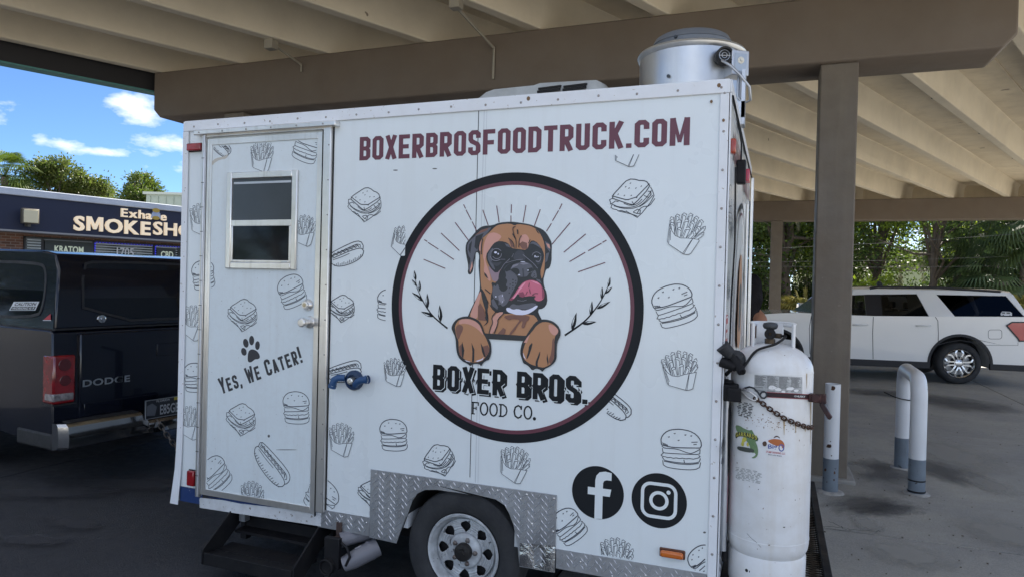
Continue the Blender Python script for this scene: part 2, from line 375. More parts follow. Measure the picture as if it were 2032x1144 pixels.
def leafmat(name, c, tr=.45, rough=.5, var2=None):
    if name in MATS: return MATS[name]
    m = bpy.data.materials.new(name); m.use_nodes = True; t = m.node_tree; n = t.nodes; l = t.links; n.remove(n['Principled BSDF'])
    d = n.new('ShaderNodeBsdfPrincipled'); d.inputs['Roughness'].default_value = rough; tl = n.new('ShaderNodeBsdfTranslucent'); mx = n.new('ShaderNodeMixShader'); mx.inputs[0].default_value = tr
    tcn = n.new('ShaderNodeTexCoord'); a = n.new('ShaderNodeTexNoise'); a.inputs['Scale'].default_value = 1.1; a.inputs['Detail'].default_value = 6; a.inputs['Roughness'].default_value = .8; l.new(tcn.outputs['Object'], a.inputs['Vector'])
    r = n.new('ShaderNodeMapRange'); l.new(a.outputs['Fac'], r.inputs[0]); r.inputs[1].default_value = .35; r.inputs[2].default_value = .65
    x = n.new('ShaderNodeMixRGB'); l.new(r.outputs[0], x.inputs[0]); x.inputs[1].default_value = (*c, 1); x.inputs[2].default_value = (*(var2 or (c[0]*1.7, c[1]*1.35, c[2]*.8)), 1)
    l.new(x.outputs[0], d.inputs['Base Color']); l.new(x.outputs[0], tl.inputs['Color']); l.new(d.outputs[0], mx.inputs[1]); l.new(tl.outputs[0], mx.inputs[2]); l.new(mx.outputs[0], n['Material Output'].inputs[0]); MATS[name] = m; return m
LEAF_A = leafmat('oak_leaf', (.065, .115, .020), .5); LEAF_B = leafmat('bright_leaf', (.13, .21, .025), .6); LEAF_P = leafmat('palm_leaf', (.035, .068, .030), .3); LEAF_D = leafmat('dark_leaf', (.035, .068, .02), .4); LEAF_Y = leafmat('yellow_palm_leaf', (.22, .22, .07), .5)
MOSS = leafmat('hanging_moss', (.10, .11, .08), .4); BARK = M('tree_bark', (.10, .08, .06), .95, var=(6, .6, (.05, .04, .03)), bump=(14, .8, .03))
GRASSM = leafmat('lawn_grass', (.07, .12, .025), .4)
kb = MB(); kb.box(-28, 24, 22.62, 22.77, -.1, .12); struct(kb, 'kerb', M('kerb_concrete', (.34, .33, .31), .85, var=(3, .3), bump=(30, .3)), bevel=.02)
tagobj(scatter_blades('lawn_grass', 60000, (-12, 24, 22.8, 34), .05, .14, GRASSM, 1, .02), 'short green lawn beyond the canopy', None)

# ------------------------------------------------------------------ canopy
TH = R(23.8); CD = Vector((math.sin(TH), math.cos(TH), 0)); CN = Vector((math.cos(TH), -math.sin(TH), 0))
BEAM = M('beam_brown_paint', (.175, .138, .106), .75, var=[(.7, .25, (.14, .12, .10)), (5, .15, (.14, .12, .10))], bump=(18, .18, .01))
COLM = M('column_brown_paint', (.165, .136, .106), .7, var=[(1.1, .3, (.13, .12, .10)), (6, .3, (.22, .19, .15))], streak=(9, .35, (.24, .20, .15)), bump=(22, .3, .01), speck=(22, .72, (.25, .21, .17)))
CEIL = M('ceiling_beige_paint', (.80, .71, .55), .8, var=[(.5, .35, (.48, .41, .31)), (2.6, .3, (.46, .40, .31))], bump=(10, .2, .01), streak=(5, .2, (.30, .24, .17)), speck=(3.2, .70, (.30, .24, .17)))
CEIL2 = M('ceiling_rib_paint', (.78, .70, .55), .8, var=[(1.3, .3, (.42, .37, .29))], bump=(14, .15, .01), speck=(6, .74, (.2, .16, .11)))
can = thing('gas_station_canopy', 'tall beige canopy roof on brown beams and columns over the food trailer', 'canopy', (-2.6, 3.62, 0))
ZB, ZF, ZD = 4.17, 4.60, 4.95
Y0C, Y1C = -.6, 19.3
def cpt(off, y, z):      # point with normal offset `off`, world Y = y
    # P = CN*off + CD*t ; P.y = y
    t = (y - CN.y*off)/CD.y; p = CN*off + CD*t; return Vector((p.x, p.y, z))
OFF0, OFF1 = -8.12, 1.6
d_ = MB(); a = [cpt(OFF0, Y0C, ZF), cpt(OFF1, Y0C, ZF), cpt(OFF1, Y1C, ZF), cpt(OFF0, Y1C, ZF)]; d_.add(a+[p+Vector((0, 0, ZD-ZF)) for p in a], [(0, 3, 2, 1), (4, 5, 6, 7), (0, 1, 5, 4), (1, 2, 6, 5), (2, 3, 7, 6), (3, 0, 4, 7)]); build(d_, 'roof_deck', CEIL, can)
k = 0
for i in range(14):
    off = -7.93+1.15*i
    if off > OFF1: break
    j = MB()
    prof = [(-.065, ZB), (.065, ZB), (.085, ZF-.07), (.14, ZF-.002), (-.14, ZF-.002), (-.085, ZF-.07)]
    a = [cpt(off+p[0], Y0C+.01, p[1]) for p in prof]; b = [cpt(off+p[0], Y1C-.01, p[1]) for p in prof]; n = len(prof)
    j.add(a+b, [tuple(range(n-1, -1, -1)), tuple(range(n, 2*n))]+[(q, (q+1) % n, (q+1) % n+n, q+n) for q in range(n)])
    build(j, 'ceiling_joist', CEIL2, can, bevel=.012)
# joint lines between the double tees
for i in range(0, 13, 2):
    off = -7.93+.575+1.15*i
    if off > OFF1: continue
    j = MB(); a = cpt(off, Y0C+.02, ZF-.012); b = cpt(off, Y1C-.02, ZF-.012); j.bar(a, b, .03, .02); build(j, 'joint_strip', CEIL, can)
def beamx(y0, y1, x0, x1, z0=3.60, z1=4.168):
    b = MB(); c = .09; pts = [(x0, z1), (x1, z1), (x1, z0+.10), (x1-.10, z0), (x0+.10, z0), (x0, z0+.10)]
    b.prism(pts, lambda p: (p[0], y0, p[1]), (0, y1-y0, 0)); return build(b, 'beam', BEAM, can, bevel=.018)
beamx(3.42, 3.98, -7.19, 1.93); beamx(18.3, 18.86, -7.19+6.6, 1.93+7.6)
def column(x, y, w=.30, dp=.42, z1=3.598):
    c = MB(); c.box(x-w/2, x+w/2, y, y+dp, 0, z1); build(c, 'column', COLM, can, bevel=.012)
    f = MB(); f.box(x-w/2-.06, x+w/2+.06, y-.06, y+dp+.06, -.01, .035); build(f, 'column_footing', M('footing', (.3, .29, .27), .9, var=(5, .4), bump=(20, .4)), can, bevel=.01)
column(.66, 3.47); column(-5.95, 3.47); column(.13, 18.36, .32); column(7.0, 18.36, .32)
DARKF = M('fascia_dark', (.022, .021, .024), .6); TEAL = M('fascia_teal_edge', (.10, .30, .28), .5)
def slabpoly(off_a, off_b, y0, y1, z0, z1, name, mat):
    f = MB(); a = [cpt(off_a, y0, z0), cpt(off_b, y0, z0), cpt(off_b, y1, z0), cpt(off_a, y1, z0)]
    f.add(a+[p+Vector((0, 0, z1-z0)) for p in a], [(0, 3, 2, 1), (4, 5, 6, 7), (0, 1, 5, 4), (1, 2, 6, 5), (2, 3, 7, 6), (3, 0, 4, 7)]); return build(f, name, mat, can)
slabpoly(-8.30, -8.13, Y0C, Y1C, 3.985, 5.05, 'fascia_board', DARKF); slabpoly(-8.315, -8.13, Y0C, Y1C, 3.965, 3.983, 'fascia_edge', TEAL)
slabpoly(OFF1+.01, OFF1+.2, Y0C, Y1C, 3.985, 5.05, 'fascia_board', DARKF)
slabpoly(-8.13, OFF1, Y1C+.003, Y1C+.12, 3.665, 5.05, 'fascia_board', CEIL)
# conduits, junction boxes, clips
COND = M('conduit_paint', (.34, .31, .25), .55)
def wall_line(off, za, zb, ya, yb): return [cpt(off, ya, za), cpt(off, yb, zb)]
cdt = MB(); p = onZ(905, 14, 4.10); cdt.tube([p+Vector((0, 0, .5)), p, Vector((p.x, 3.405, 4.02)), Vector((p.x, 3.40, 3.7))], .014); 
build(cdt, 'conduit', COND, can, smooth=60)
jb = MB(); jb.box(p.x-.05, p.x+.05, p.y-.05, p.y+.05, p.z-.02, p.z+.12); build(jb, 'junction_box', COND, can, bevel=.008)
p = onZ(538, 82, 4.16); jb = MB(); jb.box(p.x-.055, p.x+.055, p.y-.05, p.y+.05, p.z-.09, p.z+.02); build(jb, 'junction_box', COND, can, bevel=.008)
cdt = MB(); cdt.tube([p, p+Vector((.0, 0, -.02)), Vector((p.x, 3.40, 4.06)), Vector((p.x, 3.40, 3.98))], .013); build(cdt, 'conduit', COND, can, smooth=60)
for off, y0, y1 in ((-1.84, 4.3, 18.2), (-4.15, 6, 18.2)):
    c = MB(); c.tube([cpt(off+.67, y0, ZB+.16), cpt(off+.67, y1, ZB+.16)], .009, 6); build(c, 'conduit', COND, can, smooth=60)
    for q in range(5):
        jb = MB(); pp = cpt(off+.67, y0+2.6*q+.8, ZB+.10); jb.box(pp.x-.03, pp.x+.03, pp.y-.03, pp.y+.03, pp.z, pp.z+.13); build(jb, 'conduit_clip', M('clip_dark', (.08, .075, .07), .6), can)

# ------------------------------------------------------------------ food trailer
W_ = 2.33; ZT = 2.53; XL = -3.05
tr = thing('food_trailer', 'white wrapped food trailer with boxer dog logo parked under the canopy', 'food trailer', (-1.5, 1.15, 0))
def F3(off): return lambda p: Vector((p[0], -off, p[1]))
arch_px = [(788, 1074), (797, 1050), (808, 1020), (818, 992), (828, 978), (845, 970), (870, 970), (905, 975), (960, 983), (985, 989), (1002, 1000), (1012, 1018), (1020, 1040), (1028, 1080), (1032, 1122)]
arch = [FX(*p) for p in arch_px]
b = MB(); b.box(XL+.004, -.004, .012, W_, .40, ZT-.01); 
# side wall sheet with the wheel arch cut out
side = MB(); out = [(XL+.002, ZT-.04), (XL+.002, .405), (arch[0][0]+.03, .405)]+[(p[0], p[1]) for p in arch[1:-1] if p[1] > .41]+[(arch[-1][0]-.01, .405), (-.002, .405), (-.002, ZT-.04)]
bb = MB(); bb.box(XL+.004, arch[2][0], .012, W_, .38, ZT-.01); bb.box(arch[-3][0], -.004, .012, W_, .38, ZT-.01); bb.box(arch[2][0], arch[-3][0], .012, W_, .66, ZT-.01); bb.box(arch[2][0], arch[-3][0], .45, W_, .38, .66)
body = build(bb, 'body', M('inner_body', (.5, .52, .54), .5), tr)
side.prism(out, F3(0), (0, .008, 0)); build(side, 'side_wall', WHITE, tr)
ew = MB(); rows = []
for zi in range(15):
    z = .41+(ZT-.05-.41)*zi/14
    rows.append([Vector((.002+.006*math.sin(yi*.9+zi*.35)*math.sin(math.pi*yi/24), .004+(W_-.008)*yi/24, z)) for yi in range(25)])
ew.grid(rows); build(ew, 'end_wall', ENDW, tr, smooth=60)
ba = MB(); 
for (x0, x1) in ((XL, XL+.003),): ba.box(x0, x1, .01, W_-.01, .4, ZT-.04)
build(ba, 'front_wall', WHITE, tr)
rf = MB(); rf.box(XL+.01, -.01, .01, W_-.01, ZT-.012, ZT+.004); build(rf, 'roof', M('roof_white', (.6, .61, .62), .5, var=(2, .3), bump=(8, .2)), tr)
# seams
def vseam(px0, py0, px1, py1, w=.004):
    s = MB(); a = FX(px0, py0); c = FX(px1, py1); s.ribbon([(a[0], a[1]), (a[0], c[1])], w, F3(.0008)); build(s, 'panel_seam', M('seam_dark', (.05, .055, .06), .6), tr)
vseam(950, 219, 934, 946); 
s = MB(); a = FX(961, 219); s.ribbon([(a[0], 2.478), (a[0], .665)], .002, F3(.0007)); s.ribbon([(a[0]+.014, 2.478), (a[0]+.014, .665)], .0012, F3(.0007)); build(s, 'panel_seam_cover', M('seam_faint', (.42, .44, .47), .5), tr)

# trims
def rail(x0, x1, z0, z1, th, name, mat, bev=.003, y1=-.0002):
    t = MB(); t.box(x0, x1, -th, y1, z0, z1); return build(t, name, mat, tr, bevel=bev)
rail(XL-.006, .006, 2.479, ZT+.006, .010, 'top_trim', TRIM)
t = MB(); t.box(.0065, .012, -.010, W_, 2.479, ZT+.006); build(t, 'top_trim', TRIM, tr, bevel=.002)
t = MB(); t.box(XL, 0, -.005, .02, ZT+.0065, ZT+.010); build(t, 'top_trim_flange', TRIM, tr)
t = MB(); t.box(-.036, .0012, -.007, -.0002, .33, 2.4785); t.box(.0045, .010, -.007, .035, .33, 2.4785); build(t, 'corner_trim', TRIM, tr, bevel=.002)
# bent front corner trim
t = MB(); pl = [(0, 2.478), (0, 1.6), (0, 1.1), (0, .78), (-.004, .62), (-.010, .50), (-.022, .40), (-.034, .30)]
rows = []
for (dx, z) in pl:
    yy = -.006+dx*.3; rows.append([Vector((XL-.006+dx, .05, z)), Vector((XL-.006+dx, yy, z)), Vector((XL+.036+dx*.5, yy, z))])
t.grid(rows); o = build(t, 'corner_trim', TRIM, tr, recalc=False); sm = o.modifiers.new('s', 'SOLIDIFY'); sm.thickness = .003
# blue painted sill at the front corner, white sill under the door
rail(XL+.02, -2.862, .318, .404, .004, 'sill_paint', NAVYP)
x0 = -2.878; x1 = -2.035
sl = MB(); sl.prism([(x0, .358), (x1, .402), (x1, .318), (x0, .300)], F3(.006), (0, .004, 0)); build(sl, 'door_sill', M('sill_white', (.62, .64, .66), .5, var=[(9, .5, (.35, .34, .32))], speck=(38, .62, (.2, .18, .15)), bump=(20, .3)), tr)
g = MB(); g.prism([(x0+.05, .372), (x1+.005, .412), (x1+.005, .395), (x0+.3, .366)], F3(.0085), (0, .002, 0)); build(g, 'sill_gap', NAVYP, tr)
# screws
SCR = MB()
def screw(mb, x, z, y=-.010, r=.006): mb.lathe([(r, 0), (r*.9, .002), (r*.4, .0035), (0, .0037)], (x, y, z), (0, -1, 0), 8)
for i in range(17): screw(SCR, XL+.08+i*.184+rng.uniform(-.01, .01), 2.505+rng.uniform(-.003, .003))
for i in range(13): screw(SCR, -.018, .5+i*.165, -.007)
for i in range(9): screw(SCR, XL+.018, .75+i*.2, -.006, .005)
build(SCR, 'trim_screws', SCREW, tr, smooth=40, kind='stuff')
rus = MB(); 
for (px, py, r) in ((1050, 197, .009), (1427, 171, .008), (1412, 203, .006), (1436, 240, .006)): q = FX(px, py); rus.fill(ell(q[0], q[1], r, r*1.2, 10), F3(.0104))
build(rus, 'rust_spots', M('rust', (.18, .11, .06), .9), tr, kind='stuff')

# ---- door
DX0, DX1, DZ0, DZ1 = -2.872, -2.034, .372, 2.445
door = MB(); door.box(DX0+.01, DX1-.03, -.014, -.002, DZ0+.01, DZ1-.02); door_o = build(door, 'door', DOORW, tr, bevel=.002)
fr = MB()
fr.box(DX0-.026, DX0+.004, -.024, -.0004, DZ0-.006, 2.452); fr.box(DX1-.028, DX1+.022, -.024, -.0004, DZ0-.006+.03, 2.452)
fr.box(DX0+.0045, DX1-.0285, -.022, -.0004, DZ1-.012, 2.452)
build(fr, 'door_frame', ALU, tr, bevel=.004)
gp = MB(); gp.box(DX1-.031, DX1-.0285, -.026, -.0145, DZ0, DZ1-.014); gp.box(DX1+.0225, DX1+.028, -.004, -.0004, DZ0, 2.45); build(gp, 'door_gap', M('gap_black', (.01, .01, .01), .8), tr)
bd = MB(); e = .034
bd.box(DX0+.012, DX0+.012+e, -.020, -.0145, DZ0+.012, DZ1-.022); bd.box(DX1-.032-e, DX1-.032, -.020, -.0145, DZ0+.012, DZ1-.022)
bd.box(DX0+.0125+e, DX1-.0325-e, -.0198, -.0145, DZ1-.022-e, DZ1-.022); bd.box(DX0+.0125+e, DX1-.0325-e, -.0198, -.0145, DZ0+.012, DZ0+.012+e)
bd.box(DX0+.026, DX0+.030, -.0225, -.0203, DZ0+.02, DZ1-.03)
build(bd, 'door_edging', ALU, door_o, bevel=.003)
hg = MB(); hg.tube([(DX0-.004, -.026, DZ0), (DX0-.004, -.026, DZ1)], .008, 8)
build(hg, 'piano_hinge', ALUD, door_o, smooth=60)
hr = MB()
for i in range(15): hr.box(DX0-.0135, DX0+.0055, -.0365, -.0335, DZ0+.12+i*.14, DZ0+.123+i*.14)
build(hr, 'hinge_joints', M('gap_black', (.01, .01, .01), .8), door_o, kind='stuff')
rail(-2.942, -1.972, 2.446, 2.474, .045, 'drip_cap', ALU, .004, -.0102 if False else -.0002)
cs = MB()
for i in range(6): screw(cs, -2.9+i*.17, 2.459, -.0452, .005)
for i in range(11): screw(cs, DX1+.010, .5+i*.185, -.0242, .004)
build(cs, 'frame_screws', SCREW, tr, smooth=40, kind='stuff')
# door window
wx0, wx1, wz0, wz1 = -2.705, -2.22, 1.686, 2.225
wf = MB(); f = .036; y0, y1 = -.030, -.0142
wf.box(wx0, wx0+f, y0, y1, wz0, wz1); wf.box(wx1-f, wx1, y0, y1, wz0, wz1); wf.box(wx0+f+.0003, wx1-f-.0003, y0, y1, wz1-f, wz1); wf.box(wx0+f+.0003, wx1-f-.0003, y0, y1, wz0, wz0+f)
win = build(wf, 'window', ALU, door_o, bevel=.004)
mz = 1.945
g1 = MB(); g1.box(wx0+f+.001, wx1-f-.001, -.0195, -.0175, mz+.01, wz1-f-.001); build(g1, 'window_pane', GLASSG, door_o, label='upper grey window pane')
g2 = MB(); g2.box(wx0+f+.012, wx1-f-.012, -.0235, -.0215, wz0+f+.012, mz-.022); build(g2, 'window_pane', GLASSD, door_o, label='lower black window pane')
s2 = MB(); q = .013
s2.box(wx0+f+.0006, wx1-f-.0006, -.028, -.0205, mz-.022, mz+.012); s2.box(wx0+f+.0006, wx0+f+q, -.028, -.0205, wz0+f+.0004, mz-.0225); s2.box(wx1-f-q, wx1-f-.0006, -.028, -.0205, wz0+f+.0004, mz-.0225); s2.box(wx0+f+q+.0004, wx1-f-q-.0004, -.028, -.0205, wz0+f+.0004, wz0+f+q)
build(s2, 'window_sash', ALU, door_o, bevel=.002)
s3 = MB(); s3.box(wx0+f+.01, wx1-f-.01, -.0215, -.0197, wz1-f-.03, wz1-f-.018); s3.box(wx1-f-.06, wx1-f-.02, -.0285, -.0282, wz0+f+.002, wz0+f+.008); build(s3, 'sash_catch', ALUD, door_o)
# deadbolt and knob
q = FX(615, 604); lk = MB(); lk.lathe([(.033, 0), (.032, .006), (.020, .020), (.0195, .032), (.017, .034), (0, .034)], (q[0], -.0145, q[1]), (0, -1, 0), 28); dbo = build(lk, 'deadbolt', ALU, door_o, smooth=35)
lk = MB(); lk.lathe([(.011, .0342), (.010, .0365), (0, .0367)], (q[0], -.0145, q[1]), (0, -1, 0), 20); lk.box(q[0]-.0015, q[0]+.0015, -.053, -.0508, q[1]-.007, q[1]+.007); build(lk, 'key_cylinder', M('brass_steel', (.5, .44, .33), .3, 1), door_o, smooth=35)
q = FX(618, 638); lk = MB(); lk.lathe([(.034, 0), (.034, .004), (.030, .010), (.015, .013), (.013, .030), (.019, .036), (.0245, .050), (.0235, .072), (.018, .076), (0, .0765)], (q[0], -.0145, q[1]), (0, -1, 0), 32); build(lk, 'door_knob', ALU, door_o, smooth=30)

# ---- lights
def boxlight(px0, py0, px1, py1, name, mat, th=.022, parent=tr):
    a = FX(px0, py0); c = FX(px1, py1); base = MB(); base.box(a[0]-.004, c[0]+.004, -.010, -.0066, c[1]-.004, a[1]+.004); o = build(base, name, BLKM, parent, bevel=.002)
    l_ = MB(); l_.box(a[0], c[0], -.010-th, -.0103, c[1], a[1]); build(l_, 'lens', mat, parent, bevel=.006); return o
boxlight(378, 287, 405, 300, 'marker_lamp', RED); boxlight(378, 930, 391, 962, 'marker_lamp', RED, .02)
a = FX(1312, 1086); c = FX(1357, 1108)
lp = MB(); lp.box(a[0]-.006, c[0]+.006, -.010, -.0004, c[1]-.002, a[1]+.006); build(lp, 'marker_lamp', M('lamp_base_dark', (.10, .03, .01), .5), tr, bevel=.008)
lp = MB(); lp.box(a[0], c[0], -.034, -.0103, c[1]+.004, a[1]); build(lp, 'lens', AMB, tr, bevel=.009)
# amber corner lamp and tail lamp high on the end wall
lp = MB(); z = 2.28; lp.obox((.018, .055, 2.26), (.014, 0, 0), (0, .026, .0), (0, 0, .033)); build(lp, 'marker_lamp', M('faded_red_lens', (.35, .05, .02), .25, coat=.5, var=(14, .5, (.2, .02, .01))), tr, bevel=.01)
lp = MB(); lp.box(.012, .05, .50, .60, 2.17, 2.25); lp.box(.012, .055, .44, .50, 2.155, 2.27); build(lp, 'lamp_housing', BLKM, tr, bevel=.006)
lp = MB()
for q in range(5): lp.box(.051, .070, .505+q*.018, .518+q*.018, 2.175, 2.235)
build(lp, 'lens', M('bright_red_lens', (.5, .03, .06), .25, coat=.5), tr, bevel=.003)
lp = MB(); lp.box(.011, .025, .05, .09, .60, .95); build(lp, 'reflector', M('reflector_black', (.02, .02, .02), .4), tr, bevel=.003)
lp = MB(); lp.box(.0255, .036, .054, .088, .62, .93); build(lp, 'lens', M('maroon_lens', (.22, .012, .03), .2, coat=.6), tr, bevel=.004)
cb = MB(); cb.tube([(.014, .02, 2.47), (.016, .3, 2.455), (.015, .6, 2.46), (.015, 1.2, 2.45), (.014, 2.3, 2.46)], .005, 6); cb.tube([(.015, .47, 2.45), (.03, .49, 2.36), (.03, .5, 2.27)], .004, 6); build(cb, 'wiring', BLKM, tr, smooth=60)
cb = MB(); cb.tube([(.02, .16, 1.32), (.02, .2, 1.6), (.025, .26, 1.85), (.02, .24, 2.2)], .004, 6); build(cb, 'wiring', BLKM, tr, smooth=60)
t = MB(); t.box(.009, .03, W_-.03, W_+.006, .4, 2.46); t.box(.009, .024, W_-.62, W_-.59, .5, 2.2); build(t, 'end_wall_rail', ALU, tr, bevel=.003)

# ---- tread plate skirting and fender
def inpoly(x, y, P):
    c = False; n = len(P)
    for i in range(n):
        x1, y1 = P[i]; x2, y2 = P[i-1]
        if (y1 > y) != (y2 > y) and x < (x2-x1)*(y-y1)/(y2-y1)+x1: c = not c
    return c
def tread(poly, off, name, parent=tr, mapf=None, dvec=(0, .003, 0), pitch=.034):
    mapf = mapf or F3(off); p = MB(); p.prism(poly, mapf, dvec); o = build(p, name, PLATE, parent, bevel=.001)
    xs = [q[0] for q in poly]; ys = [q[1] for q in poly]; lug = MB(); i = 0
    nv = -Vector(dvec).normalized()
    y = min(ys)+.01; r_ = 0
    while y < max(ys):
        x = min(xs)+.008+(pitch/2 if r_ % 2 else 0); c_ = 0
        while x < max(xs):
            a = R(52) if (c_+r_) % 2 else R(-50); dx, dy = math.cos(a), math.sin(a); L_ = .0150; w2 = .0026
            if all(inpoly(x+dx*s*L_*1.1, y+dy*s*L_*1.1, poly) for s in (-1, 1)):
                P2 = [(x-dx*L_, y-dy*L_), (x-dy*w2, y+dx*w2), (x+dx*L_, y+dy*L_), (x+dy*w2, y-dx*w2)]
                top = [Vector(mapf(q))+nv*.0003 for q in P2]; hgt = [Vector(mapf((x-dx*L_*.55, y-dy*L_*.55)))+nv*.0036, Vector(mapf((x+dx*L_*.55, y+dy*L_*.55)))+nv*.0036]
                lug.add(top+hgt, [(0, 1, 4), (1, 2, 5, 4), (2, 3, 5), (3, 0, 4, 5)])
            x += pitch; c_ += 1
        y += pitch*.5; r_ += 1
    build(lug, 'tread_lugs', LUG, parent, kind='stuff'); return o
arch2 = [FX(*p) for p in arch_px]
zb = .300
fend = [(-1.733, .661), (-1.733, zb+.006)]+[(arch2[0][0], zb)]+arch2[1:]+[(-.722, .297), (-.722, .661)]
tread(fend, .0075, 'fender_plate')
tread([(-2.058, .408), (-2.058, .312), (-1.736, .312), (-1.736, .408)], .0045, 'skirt_plate'); tread([(-.719, .409), (-.719, .318), (-.04, .318), (-.04, .409)], .0045, 'skirt_plate')
tread([(.05, .52), (.05, .34), (.62, .34), (.62, .52)], 0, 'skirt_plate', mapf=lambda p: Vector((.0085, p[0], p[1])), dvec=(-.003, 0, 0))
rt = MB()
for (x, z) in ((-1.70, .64), (-1.65, .645), (-1.5, .645), (-1.33, .645), (-1.18, .645), (-1.02, .645), (-.87, .645), (-.735, .645), (-.735, .49), (-.735, .34), (-.9, .62), (-1.62, .47), (-.84, .51), (-1.9, .39), (-1.75, .38), (-.6, .37), (-.45, .33), (-.3, .36), (-.15, .34)): screw(rt, x, z, -.0078, .005)
build(rt, 'plate_rivets', ALU, tr, smooth=40, kind='stuff')
# polished lower corner of the fender
pc = MB(); n_ = 14; rows = []
for i in range(n_+1):
    u = i/n_; rows.append([Vector((-.8985+.176*u, -.0092-.004*math.sin(u*9)*math.sin(v_*3.1), .300+.125*v_-.016*(1-u)*(1 if v_ > .5 else 0))) for v_ in [k_/8 for k_ in range(9)]])
pc.grid(rows); build(pc, 'polished_patch', M('polished_plate', (.8, .8, .8), .14, 1, bump=(35, .5, .01)), tr, smooth=70)
# wheel well
ww = MB(); rr = []
for (x, z) in [(arch[0][0]+.01, .38)]+arch[1:-1]+[(arch[-1][0]-.01, .38)]: rr.append([Vector((x, .002, z)), Vector((x, .44, z))])
ww.grid(rr); ww.add([Vector((arch[0][0], .44, .3)), Vector((arch[-1][0], .44, .3)), Vector((arch[-1][0], .44, .68)), Vector((arch[0][0], .44, .68))], [(0, 1, 2, 3)]); build(ww, 'wheel_well', M('well_black', (.012, .012, .013), .9), tr)
# ---- wheels
def trailer_wheel(cx, cy, cz, sgn):
    AX = Vector((0, sgn, 0)); O = Vector((cx, cy, cz))
    ty = MB(); ty.lathe([(.192, -.075), (.205, -.088), (.24, -.096), (.285, -.094), (.305, -.082), (.312, -.06), (.314, 0), (.312, .06), (.305, .082), (.285, .094), (.24, .096), (.205, .088), (.192, .075), (.186, .06), (.186, -.06), (.192, -.075)], O, AX, 48)
    to = build(ty, 'wheel', RUB, tr, smooth=40)
    WR = M('wheel_white_worn', (.55, .58, .60), .4, var=[(7, .55, (.16, .15, .15)), (26, .35, (.08, .08, .08))], bump=(30, .2), speck=(25, .64, (.05, .05, .05)))
    rm = MB(); rm.lathe([(.190, .076), (.194, .086), (.190, .092), (.180, .088), (.172, .070), (.168, .045), (.160, .030), (.156, .048), (.150, .052)], O, AX, 56)
    def ring(ra, rb, ha, hb, seg=56): rm.lathe([(ra, ha), (rb, hb)][::1], O, AX, seg)
    # disc with 8 openings
    u = Vector((1, 0, 0)); v = AX.cross(u)
    nS = 8; rs = [.150, .142, .132, .120, .106, .098, .092]; hs = [.052, .055, .056, .054, .050, .050, .052]
    hw = [0, 9, 12.5, 12, 8, 3.5, 0]
    for s_ in range(nS):
        c0 = 45*s_
        for j in range(len(rs)-1):
            vs = []; m_ = 8
            for (r_, h_, w_) in ((rs[j], hs[j], hw[j]), (rs[j+1], hs[j+1], hw[j+1])):
                for i in range(m_+1): a_ = R(c0+w_+(45-2*w_)*i/m_); vs.append(O+AX*h_+(u*math.cos(a_)+v*math.sin(a_))*r_)
            rm.add(vs, [(i, i+1, i+m_+2, i+m_+1) for i in range(m_)])
    rm.lathe([(.092, .052), (.085, .062), (.080, .066), (.060, .068), (.046, .066), (.040, .066), (.0395, .02)][:-1], O, AX, 56)
    ro = build(rm, 'rim', WR, to, smooth=35); so_ = ro.modifiers.new('s', 'SOLIDIFY'); so_.thickness = .004
    hb = MB(); hb.lathe([(.046, .05), (.044, .090), (.040, .096), (.018, .100), (0, .100)], O, AX, 28); hb.tube([O+AX*.098+u*(-.02)+v*.01, O+AX*.108+u*.005+v*.02, O+AX*.1+u*.02], .006, 6); build(hb, 'hub_cap', M('hub_grease', (.03, .028, .027), .45, .4, bump=(40, .4)), to, smooth=35)
    for q in range(5):
        a_ = R(72*q+90-18); p = O+AX*.066+(u*math.cos(a_)+v*math.sin(a_))*.061
        nt_ = MB(); nt_.lathe([(.015, -.002), (.013, .002), (.0105, .003), (.0105, .012), (.006, .014), (0, .014)], p, AX, 6); build(nt_, 'lug_nut', M('lug_rusty', (.22, .2, .19), .45, .8, var=(30, .6, (.12, .06, .03))), to)
    bk = MB(); bk.lathe([(.0, .0), (.165, .0)], O, AX, 32); build(bk, 'brake_drum', M('drum_dark', (.02, .02, .022), .7), to)
trailer_wheel(-1.215, .115, .298, -1); trailer_wheel(-1.215, W_-.115, .30, 1)
ax = MB(); ax.cyl((-1.175, .2, .3), (-1.175, W_-.2, .3), .035); build(ax, 'axle', BLKM, tr, smooth=40)
# chassis rails, tongue, coupler, safety chains
ch = MB(); 
for y in (.25, W_-.25): ch.box(XL+.05, -.02, y-.03, y+.03, .25, .378)
for x in (-2.95, -2.2, -1.7, -.6, -.1): ch.box(x-.025, x+.025, .28, W_-.28, .28, .375)
build(ch, 'chassis', BLKM, tr)
HX, HY = -4.28, 1.22
tg = MB(); tg.bar((XL+.1, .5, .42), (HX+.18, HY-.03, .46), .07, .10); tg.bar((XL+.1, W_-.5, .42), (HX+.18, HY+.03, .46), .07, .10); build(tg, 'tongue', BLKM, tr, bevel=.005)
cp = MB(); cp.box(HX-.02, HX+.24, HY-.05, HY+.05, .44, .54); cp.lathe([(.04, -.03), (.045, .06), (.03, .09), (0, .095)], (HX, HY, .5), (0, 0, 1), 16); build(cp, 'coupler', M('coupler_steel', (.3, .3, .31), .4, .9), tr, bevel=.006)
jk = MB(); jk.cyl((HX+.45, HY, .2), (HX+.45, HY, .95), .03); jk.cyl((HX+.45, HY, .08), (HX+.45, HY, .3), .022); jk.cyl((HX+.45, HY, .06), (HX+.45, HY, .08), .07); jk.bar((HX+.45, HY, .95), (HX+.45, HY-.15, 1.0), .02, .02); build(jk, 'tongue_jack', BLKM, tr, smooth=40)
